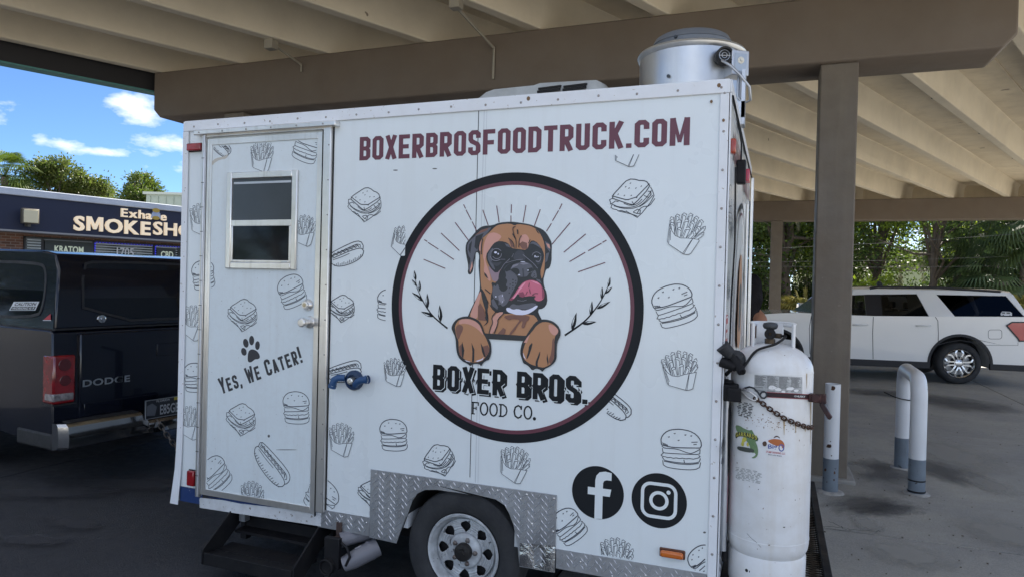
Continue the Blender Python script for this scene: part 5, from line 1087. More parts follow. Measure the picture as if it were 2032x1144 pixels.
l_ = MB(); t4(l_, [(205,420),(250,395),(400,415),(525,470),(530,530),(470,505),(330,465),(250,460),(215,500)], .0015); build(l_, 'sticker_banner', SDK, st1, recalc=False)
l_ = MB()
tx_ = 'GARRARDS'; x_ = 212
for i, ch_ in enumerate(tx_):
    y_ = 455-18*math.sin(i*.45)+i*6.2
    add_text(l_, ch_, lambda p: TK(*E4(p[0], p[1]), .0019), x_, x_+32, y_+8, y_-50, .02); x_ += 39
build(l_, 'sticker_lettering', SYL, st1, recalc=False)
l_ = MB(); t4(l_, [(230,600),(320,610),(470,640),(478,690),(380,690),(240,655)], .0015); build(l_, 'sticker_banner', M('sticker_darkgrey', (.06, .07, .06), .5), st1, recalc=False)
l_ = MB(); t4(l_, [(310,480),(340,470),(375,500),(350,540),(300,560),(280,600),(300,540)], .0017); t4(l_, [(290,540),(330,540),(330,600),(295,600)], .0018); t4(l_, [(365,560),(395,540),(400,610),(370,600)], .0018); build(l_, 'sticker_drawing', SYL, st1, recalc=False)
l_ = MB(); t4(l_, [(650,500),(700,490),(740,480),(760,455),(800,448),(835,465),(850,500),(890,520),(915,580),(905,650),(860,690),(930,700),(925,740),(870,770),(680,735),(640,700),(640,665),(690,660),(660,610),(585,600),(590,530)], .0012); st2 = build(l_, 'company_sticker', SW, tank, recalc=False)
l_ = MB(); t4(l_, [(665,520),(740,498),(800,500),(860,510),(905,560),(908,620),(880,640),(860,590),(800,600),(740,575),(690,550)], .0015); build(l_, 'sticker_drawing', SOR, st2, recalc=False)
l_ = MB(); t4(l_, [(590,545),(640,525),(660,570),(640,605),(600,600)], .0015); t4(l_, [(745,490),(770,458),(800,450),(835,470),(845,498),(825,480),(795,468),(765,485)], .0017); build(l_, 'sticker_drawing', M('sticker_brown', (.07, .035, .02), .5), st2, recalc=False)
l_ = MB(); P = [E4(*p) for p in ell(862, 625, 34, 45, 18)]; l_.ribbon(P, 2.0, lambda p: TK(p[0], p[1], .0019), True); add_text(l_, 'Big', lambda p: TK(*E4(p[0], p[1]), .0019), 672, 805, 655, 575, .02); build(l_, 'sticker_lettering', SBL, st2, recalc=False)
l_ = MB(); add_text(l_, 'STUMP GRINDING, LLC', lambda p: TK(*E4(p[0], p[1]+(p[0]-645)*.11), .0018), 645, 915, 697, 665, .015); build(l_, 'sticker_lettering', SRD, st2, recalc=False)
l_ = MB(); add_text(l_, '863-623-8284', lambda p: TK(*E4(p[0], p[1]+(p[0]-672)*.13), .0018), 675, 865, 725, 710, .015); build(l_, 'sticker_lettering', SDK, st2, recalc=False)
RUSTS = M('rust_streak', (.42, .30, .16), .7, var=(30, .6, (.6, .55, .45)))
l_ = MB()
for (x_, y0_, y1_, w_) in ((1556, 830, 862, 1.8), (1579, 838, 858, 1.6), (1569, 834, 845, 1.2), (1598, 848, 856, 1.2), (1601, 740, 770, 1.0), (1609, 790, 880, 1.4)): tkfill(l_, [(x_-w_, y0_), (x_+w_, y0_), (x_+w_*.3, y1_), (x_-w_*.2, y1_)], .0011)
build(l_, 'rust_streaks', RUSTS, tank, recalc=False)
l_ = MB()
for _ in range(90):
    x_ = rn.gauss(1530, 30); y_ = rn.gauss(833+(x_-1500)*.18, 9); 
    if 1470 < x_ < 1605: r_ = rn.uniform(.4, 1.5); tkfill(l_, [(x_+r_*math.cos(a_)*rn.uniform(.6, 1.5), y_+r_*.8*math.sin(a_)*rn.uniform(.6, 1.2)) for a_ in (0, 1, 2, 3, 4, 5)], .0011)
build(l_, 'rust_chips', M('rust_chip', (.20, .11, .06), .8, var=(70, .6, (.35, .24, .12))), tank, recalc=False)
l_ = MB(); l_.ribbon([(1482, 1057), (1490, 1066), (1500, 1074), (1510, 1085)], .7, lambda p: TK(p[0], p[1], .0011)); tkfill(l_, [(1504, 969), (1506, 969), (1506, 970.5), (1504, 970.5)]); tkfill(l_, [(1554, 1044), (1558, 1044), (1558, 1046), (1554, 1046)]); build(l_, 'scratches', TXTD, tank, recalc=False)

# strap, hook and chain round the tank
sp = thing('ratchet_strap', 'dark red ratchet strap with hook tightened round the tank shoulder', 'strap', (TX, TY, 1.17))
STR = M('strap_webbing', (.025, .010, .013), .7, var=(80, .4, (.02, .01, .01))); ZS = 1.205
rows = []
P = []
for i in range(31):
    px = 1521+(1611-1521)*i/30; py0 = 777+(px-1521)*.055; a = TK(px, py0, .003); b_ = TK(px, py0+9.5, .003); rows.append([a, b_])
ang = math.atan2(rows[-1][0].y-TY, rows[-1][0].x-TX)
for i in range(1, 26):
    a_ = ang+i*.16; z_ = rows[-1][0].z if False else rows[30][0].z
    rows.append([Vector((TX+(TR+.003)*math.cos(a_), TY+(TR+.003)*math.sin(a_), rows[30][0].z)), Vector((TX+(TR+.003)*math.cos(a_), TY+(TR+.003)*math.sin(a_), rows[30][1].z))])
s_ = MB(); s_.grid(rows); o = build(s_, 'strap_band', STR, sp, recalc=False); o.modifiers.new('s', 'SOLIDIFY').thickness = .002
s_ = MB()
for k in (0, 1): s_.tube([r_[k]*1.0 for r_ in rows[:31]], .0012, 4)
build(s_, 'strap_edge', M('strap_red', (.30, .04, .05), .6), sp)
s_ = MB(); add_text(s_, 'HUSKY', lambda p: TK(p[0], p[1]+(p[0]-1521)*.055, .0055), 1581, 1598, 787.2-3.2-.3, 780, .03); s_.ribbon([(p[0], p[1]+3.1) for p in ell(1578, 781.8, 1.6, 1.6, 8)], .6, lambda p: TK(p[0], p[1], .0055), True); build(s_, 'strap_lettering', M('strap_white', (.6, .6, .6), .6), sp, recalc=False)
e1 = rows[30][0]; R1 = rows[30][1]; mid = (e1+R1)/2
s_ = MB(); dv = Vector((1, -.15, 0)).normalized(); s_.obox(mid+dv*.012+Vector((0, -.015, .0)), dv*.024, (.003, .018, 0), (0, 0, .017)); s_.obox(mid+dv*.042+Vector((0, -.01, -.002)), dv*.013, (.002, .014, 0), (0, 0, .020)); s_.cyl(mid+dv*.012+Vector((0, -.04, .0)), mid+dv*.012+Vector((0, .01, .0)), .017, n=14); s_.obox(mid+dv*.055+Vector((0, -.012, -.05)), Vector((.018, 0, -.03)), (.002, .010, 0), Vector((.008, 0, .005))); build(s_, 'ratchet', M('ratchet_rusty', (.028, .016, .018), .5, .5, var=(30, .5, (.14, .05, .04))), sp, bevel=.003)
s_ = MB(); A = TK(1521, 782, .006); HK = [A]+[TK(x_, y_, .008) for x_, y_ in ((1514, 777), (1508, 781), (1510, 788), (1518, 789), (1522, 783))]+[TK(x_, y_, .01) for x_, y_ in ((1508, 777), (1500, 770), (1488, 767), (1478, 770), (1472, 775))]
s_.tube([TK(x_, y_, .008) for x_, y_ in ((1521, 785), (1517, 789), (1511, 788), (1508, 783), (1511, 777), (1517, 776), (1521, 779))], .0038, 7, True); s_.tube([TK(x_, y_, .009) for x_, y_ in ((1509, 785), (1503, 776), (1496, 769), (1487, 766.5), (1478, 769), (1471, 774))], .0038, 7); build(s_, 'strap_hook', M('hook_black', (.04, .045, .05), .4, .6), sp, smooth=60)
cn = thing('tank_chain', 'rusty steel chain sagging across the front of the propane tank', 'chain', (TX, TY-.2, 1.1))
s_ = MB(); s_.tube([TK(x_, y_, .014) for x_, y_ in ((1470, 773), (1477, 771), (1490, 778), (1502, 787), (1502, 793), (1496, 794), (1483, 788), (1474, 779))], .0042, 7, True); build(s_, 'snap_link', ALU, cn, smooth=60)
P = [TK(x_, y_, .010) for x_, y_ in ((1497, 789), (1510, 797), (1524, 808), (1540, 819), (1556, 829), (1572, 836), (1588, 842), (1602, 847), (1613, 847))]
CHR = M('chain_rust', (.065, .035, .025), .6, .6, var=(35, .6, (.14, .07, .04)))
def tchain(P, n):
    tot = sum((b_-a_).length for a_, b_ in zip(P, P[1:]))
    for i in range(n):
        s__ = tot*(i+.5)/n; acc = 0
        for a_, b_ in zip(P, P[1:]):
            L_ = (b_-a_).length
            if acc+L_ >= s__-1e-6: p = a_+(b_-a_)*((s__-acc)/L_); d = b_-a_; break
            acc += L_
        out_ = Vector((p.x-TX, p.y-TY, 0)).normalized()
        d.normalize(); tang = d.cross(out_).normalized()
        upv = out_ if i % 2 == 0 else tang
        build(link_mesh(p+out_*(.004 if i % 2 else 0), d, upv, tot/n*1.38, .0165, .0030), 'chain_link', CHR, cn, smooth=60)
tchain(P, 19)

# ------------------------------------------------------------------ bollards
BW = M('bollard_white', (.66, .68, .70), .42, var=[(4, .25, (.5, .5, .5))], bump=(14, .1), speck=(26, .72, (.2, .15, .1))); BGR = M('bollard_grey', (.15, .185, .22), .6, var=[(8, .4, (.09, .10, .12))], speck=(26, .66, (.04, .035, .03)), bump=(20, .2))
RS = M('rust_dark', (.06, .03, .02), .9, var=(30, .5, (.14, .07, .03)))
bp = onZ(1648, 980, 0); bo = thing('bollard', 'straight white bollard with grey base and rusty chips beside the brown column', 'bollard', (bp.x, bp.y+.06, 0))
bx_, by_ = bp.x, bp.y+.06; br = .058
zt_ = hit(1650, 762, (bx_, by_-br, 0), (0, 1, 0)).z; zm = hit(1647, 910, (bx_, by_-br, 0), (0, 1, 0)).z
b_ = MB(); b_.lathe([(br, zm), (br, zt_), (br-.006, zt_+.001), (br-.008, zt_-.03), (0, zt_-.03)], (bx_, by_, 0), (0, 0, 1), 32); build(b_, 'post_upper', BW, bo, smooth=40)
b_ = MB(); b_.lathe([(br+.0005, -.05), (br+.0005, zm-.0005), (br-.002, zm)], (bx_, by_, 0), (0, 0, 1), 32); build(b_, 'post_base', BGR, bo, smooth=40)
b_ = MB()
def BP(px, py, off=.001):
    d = ray(px, py); o = CAM-Vector((bx_, by_, 0)); r = br+off; A_ = d.x*d.x+d.y*d.y; B_ = 2*(d.x*o.x+d.y*o.y); C_ = o.x*o.x+o.y*o.y-r*r; D_ = max(0, B_*B_-4*A_*C_); return CAM+d*((-B_-math.sqrt(D_))/(2*A_))
for (cx, cy, w_, h_, n2) in ((1653, 769, 5, 6, 12), (1646, 827, 6, 5, 12), (1645, 884, 7, 5, 12), (1650, 903, 2, 2, 6), (1648, 875, 1.5, 1.5, 6), (1638, 931, 3, 4, 8), (1656, 937, 2.5, 4, 8), (1655, 951, 2, 2.5, 8), (1641, 955, 1.5, 1.5, 6)):
    finefill(b_, [(cx+w_*(.6+.4*rn.random())*math.cos(6.283*k/n2), cy+h_*(.6+.4*rn.random())*math.sin(6.283*k/n2)) for k in range(n2)], lambda p: BP(p[0], p[1], .0012), 3)
build(b_, 'rust_patches', RS, bo, recalc=False)
b_ = MB(); b_.lathe([(.11, .002), (.10, .012), (.06, .02)], (bx_, by_, 0), (0, 0, 1), 20); build(b_, 'grout_collar', M('grout', (.36, .35, .33), .9, var=(20, .6, (.12, .12, .12)), bump=(40, .6)), bo, smooth=60)
# u-shaped guard
n0 = onZ(1821, 983, 0); f0 = onZ(1791, 931, 0); n0.z = f0.z = 0; ur = .062; n0 += Vector((0, ur, 0)); f0 += Vector((0, ur, 0))
ztop = hit(1815, 768, n0-Vector((0, ur, 0)), (0, 1, 0)).z+.06; 
ug = thing('pipe_guard', 'white bent pipe guard with grey feet standing right of the column', 'pipe guard', tuple((n0+f0)/2))
zz = hit(1821, 912, n0-Vector((0, ur, 0)), (0, 1, 0)).z; dd_ = (f0-n0).normalized(); bend = .16
P = [n0+Vector((0, 0, zz)), n0+Vector((0, 0, (zz+ztop)/2)), n0+Vector((0, 0, ztop-bend))]
for k in range(1, 9): a_ = R(90*k/8); P.append(n0+dd_*bend*(1-math.cos(a_))+Vector((0, 0, ztop-bend+bend*math.sin(a_))))
for k in range(0, 8): a_ = R(90-90*k/8); P.append(f0-dd_*bend*(1-math.cos(a_))+Vector((0, 0, ztop-bend+bend*math.sin(a_))))
P += [f0+Vector((0, 0, ztop-bend)), f0+Vector((0, 0, (zz+ztop)/2)), f0+Vector((0, 0, zz))]
b_ = MB(); b_.tube(P, ur, 28); build(b_, 'bent_pipe', BW, ug, smooth=50)
for q in (n0, f0):
    b_ = MB(); b_.cyl(q+Vector((0, 0, -.05)), q+Vector((0, 0, zz)), ur+.0006, n=28); build(b_, 'post_base', BGR, ug, smooth=40)
    b_ = MB(); b_.lathe([(.10, .002), (.095, .010), (.064, .014)], q, (0, 0, 1), 20); build(b_, 'grout_collar', MATS['grout'], ug, smooth=60)
b_ = MB(); b_.lathe([(ur+.002, .11), (ur+.004, .115), (ur+.002, .122)], n0, (0, 0, 1), 24); b_.lathe([(ur+.003, .02), (ur+.007, .027), (ur+.003, .034)], n0, (0, 0, 1), 24); build(b_, 'cable_tie', BLKM, ug)
b_ = MB(); zq = hit(1800, 791, f0-Vector((0, ur, 0)), (0, 1, 0)).z
b_.tube([f0+Vector((-.17, -.05, zq+.05)), f0+Vector((-.10, -.09, zq+.02)), f0+Vector((-.03, -.08, zq)), f0+Vector((.05, -.06, zq-.01)), f0+Vector((.07, .0, zq)), f0+Vector((.0, .07, zq)), f0+Vector((-.07, .0, zq))], .005, 6); build(b_, 'cable_tie', BLKM, ug, smooth=60)
# stains and patches on the paving
def stain(pts, name='oil_stain', mat=STAIN, z=.0045):
    m_ = MB(); P = smooth_poly([(onZ(*p, 0).x, onZ(*p, 0).y) for p in pts], 1); m_.fill([(x_+rn.gauss(0, .012), y_+rn.gauss(0, .02)) for x_, y_ in P], lambda p: Vector((p[0], p[1], z))); return build(m_, name, mat, pv, recalc=False)
def softstain(name, c, amt, sc=6.0):
    m = bpy.data.materials.new(name); m.use_nodes = True; n = m.node_tree.nodes; l = m.node_tree.links; b = n['Principled BSDF']; b.inputs['Base Color'].default_value = (*c, 1); b.inputs['Roughness'].default_value = .75
    tcn = n.new('ShaderNodeTexCoord'); g_ = n.new('ShaderNodeTexGradient'); g_.gradient_type = 'SPHERICAL'; mpn = n.new('ShaderNodeMapping'); l.new(tcn.outputs['Object'], g_.inputs[0])
    a = n.new('ShaderNodeTexNoise'); a.inputs['Scale'].default_value = sc; a.inputs['Detail'].default_value = 7; a.inputs['Roughness'].default_value = .65; l.new(tcn.outputs['Object'], a.inputs['Vector'])
    ml = n.new('ShaderNodeMath'); ml.operation = 'MULTIPLY_ADD'; l.new(g_.outputs['Fac'], ml.inputs[0]); ml.inputs[1].default_value = 1.3; ml.inputs[2].default_value = -.75
    ad = n.new('ShaderNodeMath'); ad.operation = 'ADD'; l.new(ml.outputs[0], ad.inputs[0]); l.new(a.outputs['Fac'], ad.inputs[1])
    r = n.new('ShaderNodeMapRange'); l.new(ad.outputs[0], r.inputs[0]); r.inputs[1].default_value = .28; r.inputs[2].default_value = .75; r.inputs[4].default_value = amt
    l.new(r.outputs[0], b.inputs['Alpha']); return m
ST1 = softstain('soft_oil_stain', (.05, .05, .052), .5, 4.5); ST2 = softstain('soft_pale_patch', (.33, .32, .29), .6, 3); ST3 = softstain('soft_dark_wet', (.07, .07, .072), .55, 3)
def patch(px, py, rx, ry, mat, rot=0, z=.0045, name='paving_stain'):
    m_ = MB(); m_.fill(ell(0, 0, 1.0, 1.0, 32), lambda p: Vector((p[0], p[1], 0))); me = build(m_, name, mat, pv, recalc=False); q = onZ(px, py, 0); me.location = (q.x, q.y, z); me.scale = (rx, ry, 1); me.rotation_euler = (0, 0, rot)
ST4 = softstain('soft_grey_dust', (.055, .055, .06), .7, 4)
k_ = 0
for a_ in ((1715, 1000, .42, .75, ST1, -.7), (1760, 1010, .30, .6, ST1, -.9), (1745, 935, .5, .9, ST3, 0), (1870, 935, .55, 1.1, ST3, .4), (1960, 960, .35, .7, ST2, .2), (1700, 930, .25, .45, ST2, 0), (1900, 800, 1.2, 1.6, ST3, .3), (1720, 1040, .2, .35, ST2, 0), (1800, 1100, .5, .5, ST2, 0), (2000, 1060, .6, .7, ST2, 0), (1750, 780, 1.4, .9, ST3, 0), (1880, 900, .8, 1.6, ST2, .1),
           (150, 1040, .45, .25, ST4, 0), (60, 1075, .5, .2, ST4, .3), (250, 960, 1.1, .5, ST4, .3), (100, 980, 1.0, .35, ST4, .5)):
    patch(*a_, z=.004+.0008*k_); k_ += 1
t = MB()
for pts in ([(1630, 1050), (1665, 1051), (1700, 1058), (1745, 1060)], [(1645, 1040), (1662, 1046), (1680, 1058), (1690, 1060)], [(1735, 920), (1765, 925), (1790, 930)]):
    P = [(onZ(*p, 0).x, onZ(*p, 0).y) for p in pts]; t.ribbon([(x_+rn.gauss(0, .004), y_+rn.gauss(0, .01)) for x_, y_ in smooth_poly(P, 2, False)], .006, lambda p: Vector((p[0], p[1], .0225)))
build(t, 'paving_cracks', M('crack_dark', (.03, .03, .03), .9), pv, recalc=False)
deb = MB()
for _ in range(110):
    px = rn.uniform(1630, 2032); py = rn.uniform(790, 1140); q = onZ(px, py, .006); s_ = rn.uniform(.002, .006); deb.obox(q, (s_, 0, 0), (0, s_*.7, .001), (0, 0, s_*.4))
build(deb, 'fallen_leaf_litter', M('litter', (.09, .07, .05), .9), pv, kind='stuff')

# ------------------------------------------------------------------ pickup truck with camper shell
NAVY = M('navy_black_paint', (.0025, .004, .010), .22, .0, spec=.3, coat=.6, var=(3, .5, (.009, .012, .022)), bump=(3, .02, .02))
CHR_ = M('chrome', (.6, .6, .6), .10, 1, var=(5, .5, (.35, .35, .35)), bump=(6, .1, .01))
BPL = M('black_plastic', (.02, .02, .022), .6, bump=(60, .2))
yaw_t = R(180-7); fwd = Vector((math.cos(yaw_t), math.sin(yaw_t), 0)); lft = Vector((-fwd.y, fwd.x, 0))
TRL = Vector((-4.66, .38, 0))           # rear left corner on the ground
HWT = .96
tk = thing('pickup_truck', 'dark navy pickup truck with camper shell hitched in front of the food trailer', 'pickup truck', tuple(TRL-lft*HWT), yaw_t)
def T_(p): return tuple(p)
def wheel_generic(parent, cx, cy, r, rw, rimr, sgn, rub=RUB, rimmat=None, spokes=6, style='plain', name='wheel'):
    O = Vector((cx, cy, r)); AX = Vector((0, sgn, 0)); h = rw/2
    t = MB(); t.lathe([(rimr, -h*.7), (rimr+.02, -h*.95), (r*.82, -h), (r-.025, -h*.9), (r-.004, -h*.7), (r, -h*.3), (r, h*.3), (r-.004, h*.7), (r-.025, h*.9), (r*.82, h), (rimr+.02, h*.95), (rimr, h*.7), (rimr-.008, 0), (rimr, -h*.7)], O, AX, 40)
    w_ = build(t, name, rub, parent, local=True, smooth=40)
    u = Vector((1, 0, 0)); v = AX.cross(u)
    m_ = MB(); m_.lathe([(rimr+.004, h*.72), (rimr+.008, h*.86), (rimr, h*.9), (rimr-.014, h*.8), (rimr-.02, h*.3)], O, AX, 40)
    if style == 'plain': m_.lathe([(rimr-.02, h*.3), (rimr*.5, h*.6), (rimr*.3, h*.65), (0, h*.65)], O, AX, 32)
    else:
        m_.lathe([(rimr*.30, h*.45), (rimr*.30, h*.72), (rimr*.2, h*.78), (0, h*.78)], O, AX, 24)
        for s_ in range(spokes):
            a_ = 2*math.pi*(s_+.5)/spokes
            for d_ in (-1, 1):
                pts = [(.26, a_+d_*.10), (.52, a_+d_*.30), (.78, a_+d_*.34), (.97, a_+d_*.16)]
                P = [O+AX*(h*(.72+.06*math.sin(i)))+(u*math.cos(an)+v*math.sin(an))*rimr*rr_ for i, (rr_, an) in enumerate(pts)]
                for p_, q_ in zip(P, P[1:]): m_.bar(p_, q_, .026, .022, up=AX)
    build(m_, 'rim', rimmat or CHR_, w_, local=True, smooth=35)
    if style != 'plain':
        m_ = MB(); m_.lathe([(rimr-.02, h*.1), (0, h*.1)], O, AX, 32); build(m_, 'brake_disc', M('brake_dark', (.03, .03, .032), .5, .4), w_, local=True)
        m_ = MB(); m_.lathe([(rimr*.5, h*.12), (rimr*.5, h*.2), (rimr*.82, h*.2), (rimr*.82, h*.12)], O, AX, 32); build(m_, 'brake_disc', M('brake_steel', (.3, .3, .3), .35, .9), w_, local=True)
        m_ = MB()
        for q in range(6): a_ = 2*math.pi*q/6; m_.lathe([(.011, 0), (.010, .012), (0, .013)], O+AX*h*.7+(u*math.cos(a_)+v*math.sin(a_))*rimr*.22, AX, 8)
        build(m_, 'lug_nuts', M('lug_dark', (.03, .03, .03), .4, .6), w_, local=True, kind='stuff')
    return w_
def archpts(cx, r, zc, z0, n=12, rev=False):
    a0 = math.asin((z0-zc)/r) if abs(z0-zc) < r else 0
    P = [(cx+r*math.cos(a), zc+r*math.sin(a)) for a in [math.pi-a0-(math.pi-2*a0)*i/n for i in range(n+1)]]
    return P[::-1] if rev else P
BZ = 1.22; wb0, wb1, wr = 1.62, 4.85, .39
low = [(0.0, .50), (.02, BZ-.02), (.06, BZ), (2.02, BZ), (3.95, 1.24), (5.35, 1.10), (5.5, .98), (5.55, .60), (5.5, .42)]+archpts(wb1, .50, .40, .42, rev=True)+archpts(wb0, .50, .40, .42, rev=True)+[(.5, .39), (0, .39)]
b_ = MB(); b_.prism(low, lambda p: Vector((p[0], -HWT, p[1])), (0, 2*HWT, 0)); tb = build(b_, 'body', NAVY, tk, local=True, bevel=.035)
b_ = MB()      # side crease and fender flare
for s_ in (-1, 1):
    b_.tube([Vector((wb0+.52*math.cos(R(a_)), s_*(HWT-.0), .40+.52*math.sin(R(a_)))) for a_ in range(5, 176, 10)], .028, 8)
    b_.tube([Vector((wb1+.52*math.cos(R(a_)), s_*(HWT-.0), .40+.52*math.sin(R(a_)))) for a_ in range(5, 176, 10)], .028, 8)
build(b_, 'fender_flare', NAVY, tk, local=True, smooth=60)
# cab and camper shell as tapered blocks
def cabin(name, outline, hw0, hw1, z0, z1, mat, parent, bev=.05):
    m_ = MB(); f = lambda z: hw0+(hw1-hw0)*(z-z0)/(z1-z0); n = len(outline)
    a = [Vector((x, -f(z), z)) for x, z in outline]; b = [Vector((x, f(z), z)) for x, z in outline]
    tr_ = [tuple(t) for t in tessellate_polygon([[Vector((x, z, 0)) for x, z in outline]])]
    m_.add(a+b, tr_+[tuple(i+n for i in t) for t in tr_]+[(i, (i+1) % n, (i+1) % n+n, i+n) for i in range(n)]); return build(m_, name, mat, parent, local=True, bevel=bev)
shell = cabin('camper_shell', [(.015, BZ+.004), (.10, 1.66), (.17, 1.775), (.35, 1.80), (1.2, 1.815), (2.0, 1.80), (2.06, 1.70), (2.08, BZ+.004)], HWT-.012, HWT-.10, BZ, 1.80, NAVY, tk, .045)
cab = cabin('cab', [(2.10, BZ-.03), (2.15, 1.68), (2.3, 1.80), (3.2, 1.80), (3.45, 1.72), (4.15, 1.2)], HWT-.02, HWT-.2, BZ, 1.8, NAVY, tk, .05)
def shell_side(x, z, o=.003): f = (HWT-.012)+(-.088)*(z-BZ)/.53; return Vector((x, f+o, z))
g_ = MB(); P = smooth_poly([(.26, 1.285), (.20, 1.40), (.25, 1.66), (.38, 1.71), (1.7, 1.71), (1.85, 1.66), (1.88, 1.36), (1.8, 1.285)], 2); g_.fill(P, lambda p: shell_side(p[0], p[1], .004)); build(g_, 'side_window', GLASSD, shell, local=True, recalc=False)
g_ = MB(); g_.ribbon(P, .022, lambda p: shell_side(p[0], p[1], .008), True); o = build(g_, 'window_gasket', BPL, shell, local=True, recalc=False); o.modifiers.new('s', 'SOLIDIFY').thickness = .006
g_ = MB(); P2 = [(2.35, 1.30), (2.38, 1.70), (3.25, 1.70), (3.75, 1.32)]; 
g_.fill(P2, lambda p: Vector((p[0], HWT-.02-.18*(p[1]-BZ)/.53+.004, p[1]))); build(g_, 'side_window', GLASSD, cab, local=True, recalc=False)
g_ = MB(); g_.fill(P2, lambda p: Vector((p[0], -(HWT-.02-.18*(p[1]-BZ)/.53+.004), p[1]))); build(g_, 'side_window', GLASSD, cab, local=True, recalc=False)
g_ = MB(); g_.add([Vector((4.13, -.72, 1.26)), Vector((4.13, .72, 1.26)), Vector((3.50, .64, 1.70)), Vector((3.50, -.64, 1.70))], [(0, 1, 2, 3)]); o = build(g_, 'windscreen', GLASSD, cab, local=True, recalc=False); o.location = (.01, 0, .01)
def shell_rear(y, z, o=.006): return Vector((.015+(z-BZ)*.085/.39-o, y, z))
g_ = MB(); P = smooth_poly([(-.74, 1.27), (.74, 1.27), (.70, 1.70), (.60, 1.73), (-.60, 1.73), (-.70, 1.70)], 1); g_.fill(P, lambda p: shell_rear(p[0], p[1])); rw_ = build(g_, 'rear_window', GLASSD, shell, local=True, recalc=False)
g_ = MB(); g_.ribbon(P, .02, lambda p: shell_rear(p[0], p[1], .010), True); o = build(g_, 'window_gasket', BPL, shell, local=True, recalc=False)
g_ = MB(); g_.lathe([(.035, 0), (.03, .012), (.015, .015), (.015, .03), (0, .03)], shell_rear(.60, 1.29), (-1, 0, 0), 16); build(g_, 'window_latch', CHR_, shell, local=True, smooth=40)
g_ = MB(); g_.tube([(.02, -HWT+.05, BZ+.002), (.02, HWT-.02, BZ+.002), (2.0, HWT-.006, BZ+.002)], .008, 6); build(g_, 'shell_seal', BPL, shell, local=True)
# tailgate
TG_ = MB(); TG_.box(-.012, .03, -.775, .775, .53, BZ-.035); tgt = build(TG_, 'tailgate', NAVY, tk, local=True, bevel=.012)
g_ = MB(); g_.box(-.0155, -.010, -.74, .74, .56, .66); g_.box(-.02, -.008, -.16, .16, .97, 1.07); build(g_, 'tailgate_handle', NAVY, tgt, local=True, bevel=.008)
# tail lights
for s_, nm in ((1, 'left'), (-1, 'right')):
    y1 = s_*(HWT+.004); y0 = s_*(HWT-.155)
    t = MB(); t.box(-.014, .13, min(y0, y1), max(y0, y1), .68, 1.035); tl_ = build(t, 'tail_light', M('tail_lens', (.24, .006, .010), .12, coat=1, var=(14, .8, (.09, .004, .006))), tk, local=True, bevel=.015)
    t = MB(); t.box(-.0165, .10, min(s_*(HWT-.145), s_*(HWT+.006)), max(s_*(HWT-.145), s_*(HWT+.006)), .70, .76); build(t, 'reverse_lens', M('reverse_lens', (.30, .27, .27), .15, coat=1, var=(22, .9, (.03, .03, .03))), tl_, local=True, bevel=.01)
    t = MB(); t.lathe([(.045, 0), (.043, .004), (0, .005)], (-.0145, s_*(HWT-.075), .965), (-1, 0, 0), 20); t.lathe([(.040, 0), (.038, .004), (0, .005)], (-.0145, s_*(HWT-.08), .85), (-1, 0, 0), 20); build(t, 'lamp_reflector', M('lens_dark_red', (.08, .004, .006), .15, coat=1), tl_, local=True)
    t = MB(); t.box(-.013, .135, min(s_*(HWT-.16), s_*(HWT+.003)), max(s_*(HWT-.16), s_*(HWT+.003)), .67, .6795); build(t, 'lamp_trim', BPL, tl_, local=True)
# bumper
bm_ = MB(); sec = [(-.0, .0), (-.10, .01), (-.14, .03), (-.145, .10), (-.13, .175), (-.10, .195), (-.0, .195)]
rows = []
for y in [HWT+.01, HWT-.03, .75, .5, .36, .30, .26, 0, -.26, -.30, -.36, -.5, -.75, -(HWT-.03), -(HWT+.01)]:
    drop = 1 if abs(y) <= .30 else (.55 if abs(y) < .34 else 0); edge = 1 if abs(y) < HWT-.01 else .55
    rows.append([Vector((x*edge-.02, y, .355+(z if z < .09 else z-(.075*drop)))) for x, z in sec])
bm_.grid(rows); bm_.add(rows[0], [tuple(range(7))]); bm_.add(rows[-1], [tuple(range(7))]); bmp = build(bm_, 'bumper', CHR_, tk, local=True, smooth=30)
for y0_, y1_ in ((.37, HWT-.06), (-(HWT-.06), -.37)): t = MB(); t.box(-.115, -.02, y0_, y1_, .552, .558); build(t, 'bumper_step_pad', BPL, bmp, local=True)
t = MB(); t.box(-.02, .45, HWT-.02, HWT+.012, .35, .47); build(t, 'bumper_end', BPL, tk, local=True, bevel=.02)
# licence plate
pc_ = hit(316, 820, TRL-fwd*.15, fwd); l_y = (pc_-(TRL-lft*HWT)).dot(lft)-.02; 
pm = lambda y, z, o=0: Vector((-.165-o, y, z))
t = MB(); t.box(-.165, -.155, l_y-.155, l_y+.155, .49, .645); pl_ = build(t, 'licence_plate', M('plate_black', (.02, .022, .028), .4), tk, local=True, bevel=.003)
def plmap(o=0): return lambda p: Vector((-.166-o, l_y+.155-p[0]*.31, .49+p[1]*.155))
t = MB(); add_text(t, 'FLORIDA', plmap(.0), .32, .70, .82, .93, .01); t2 = MB(); block_text(t2, 'EB5GB'.replace('5', 'S'), .40, .97, .14, .66, lambda p, dz=0: plmap(dz)(p), t=.12, gap=.14) if False else add_text(t2, 'E85GB', plmap(.0), .42, .97, .15, .66, .015)
t.add(t2.v, t2.f); t.ribbon([(.02, .03), (.98, .03), (.98, .97), (.02, .97)], .02, plmap(.0), True); build(t, 'plate_lettering', M('plate_grey_text', (.42, .44, .46), .5), pl_, local=True, recalc=False)
t = MB(); t.fill([(.05, .2), (.28, .15), (.33, .6), (.2, .8), (.06, .7)], plmap(.0)); build(t, 'plate_emblem', M('plate_emblem_grey', (.12, .13, .15), .5), pl_, local=True, recalc=False)
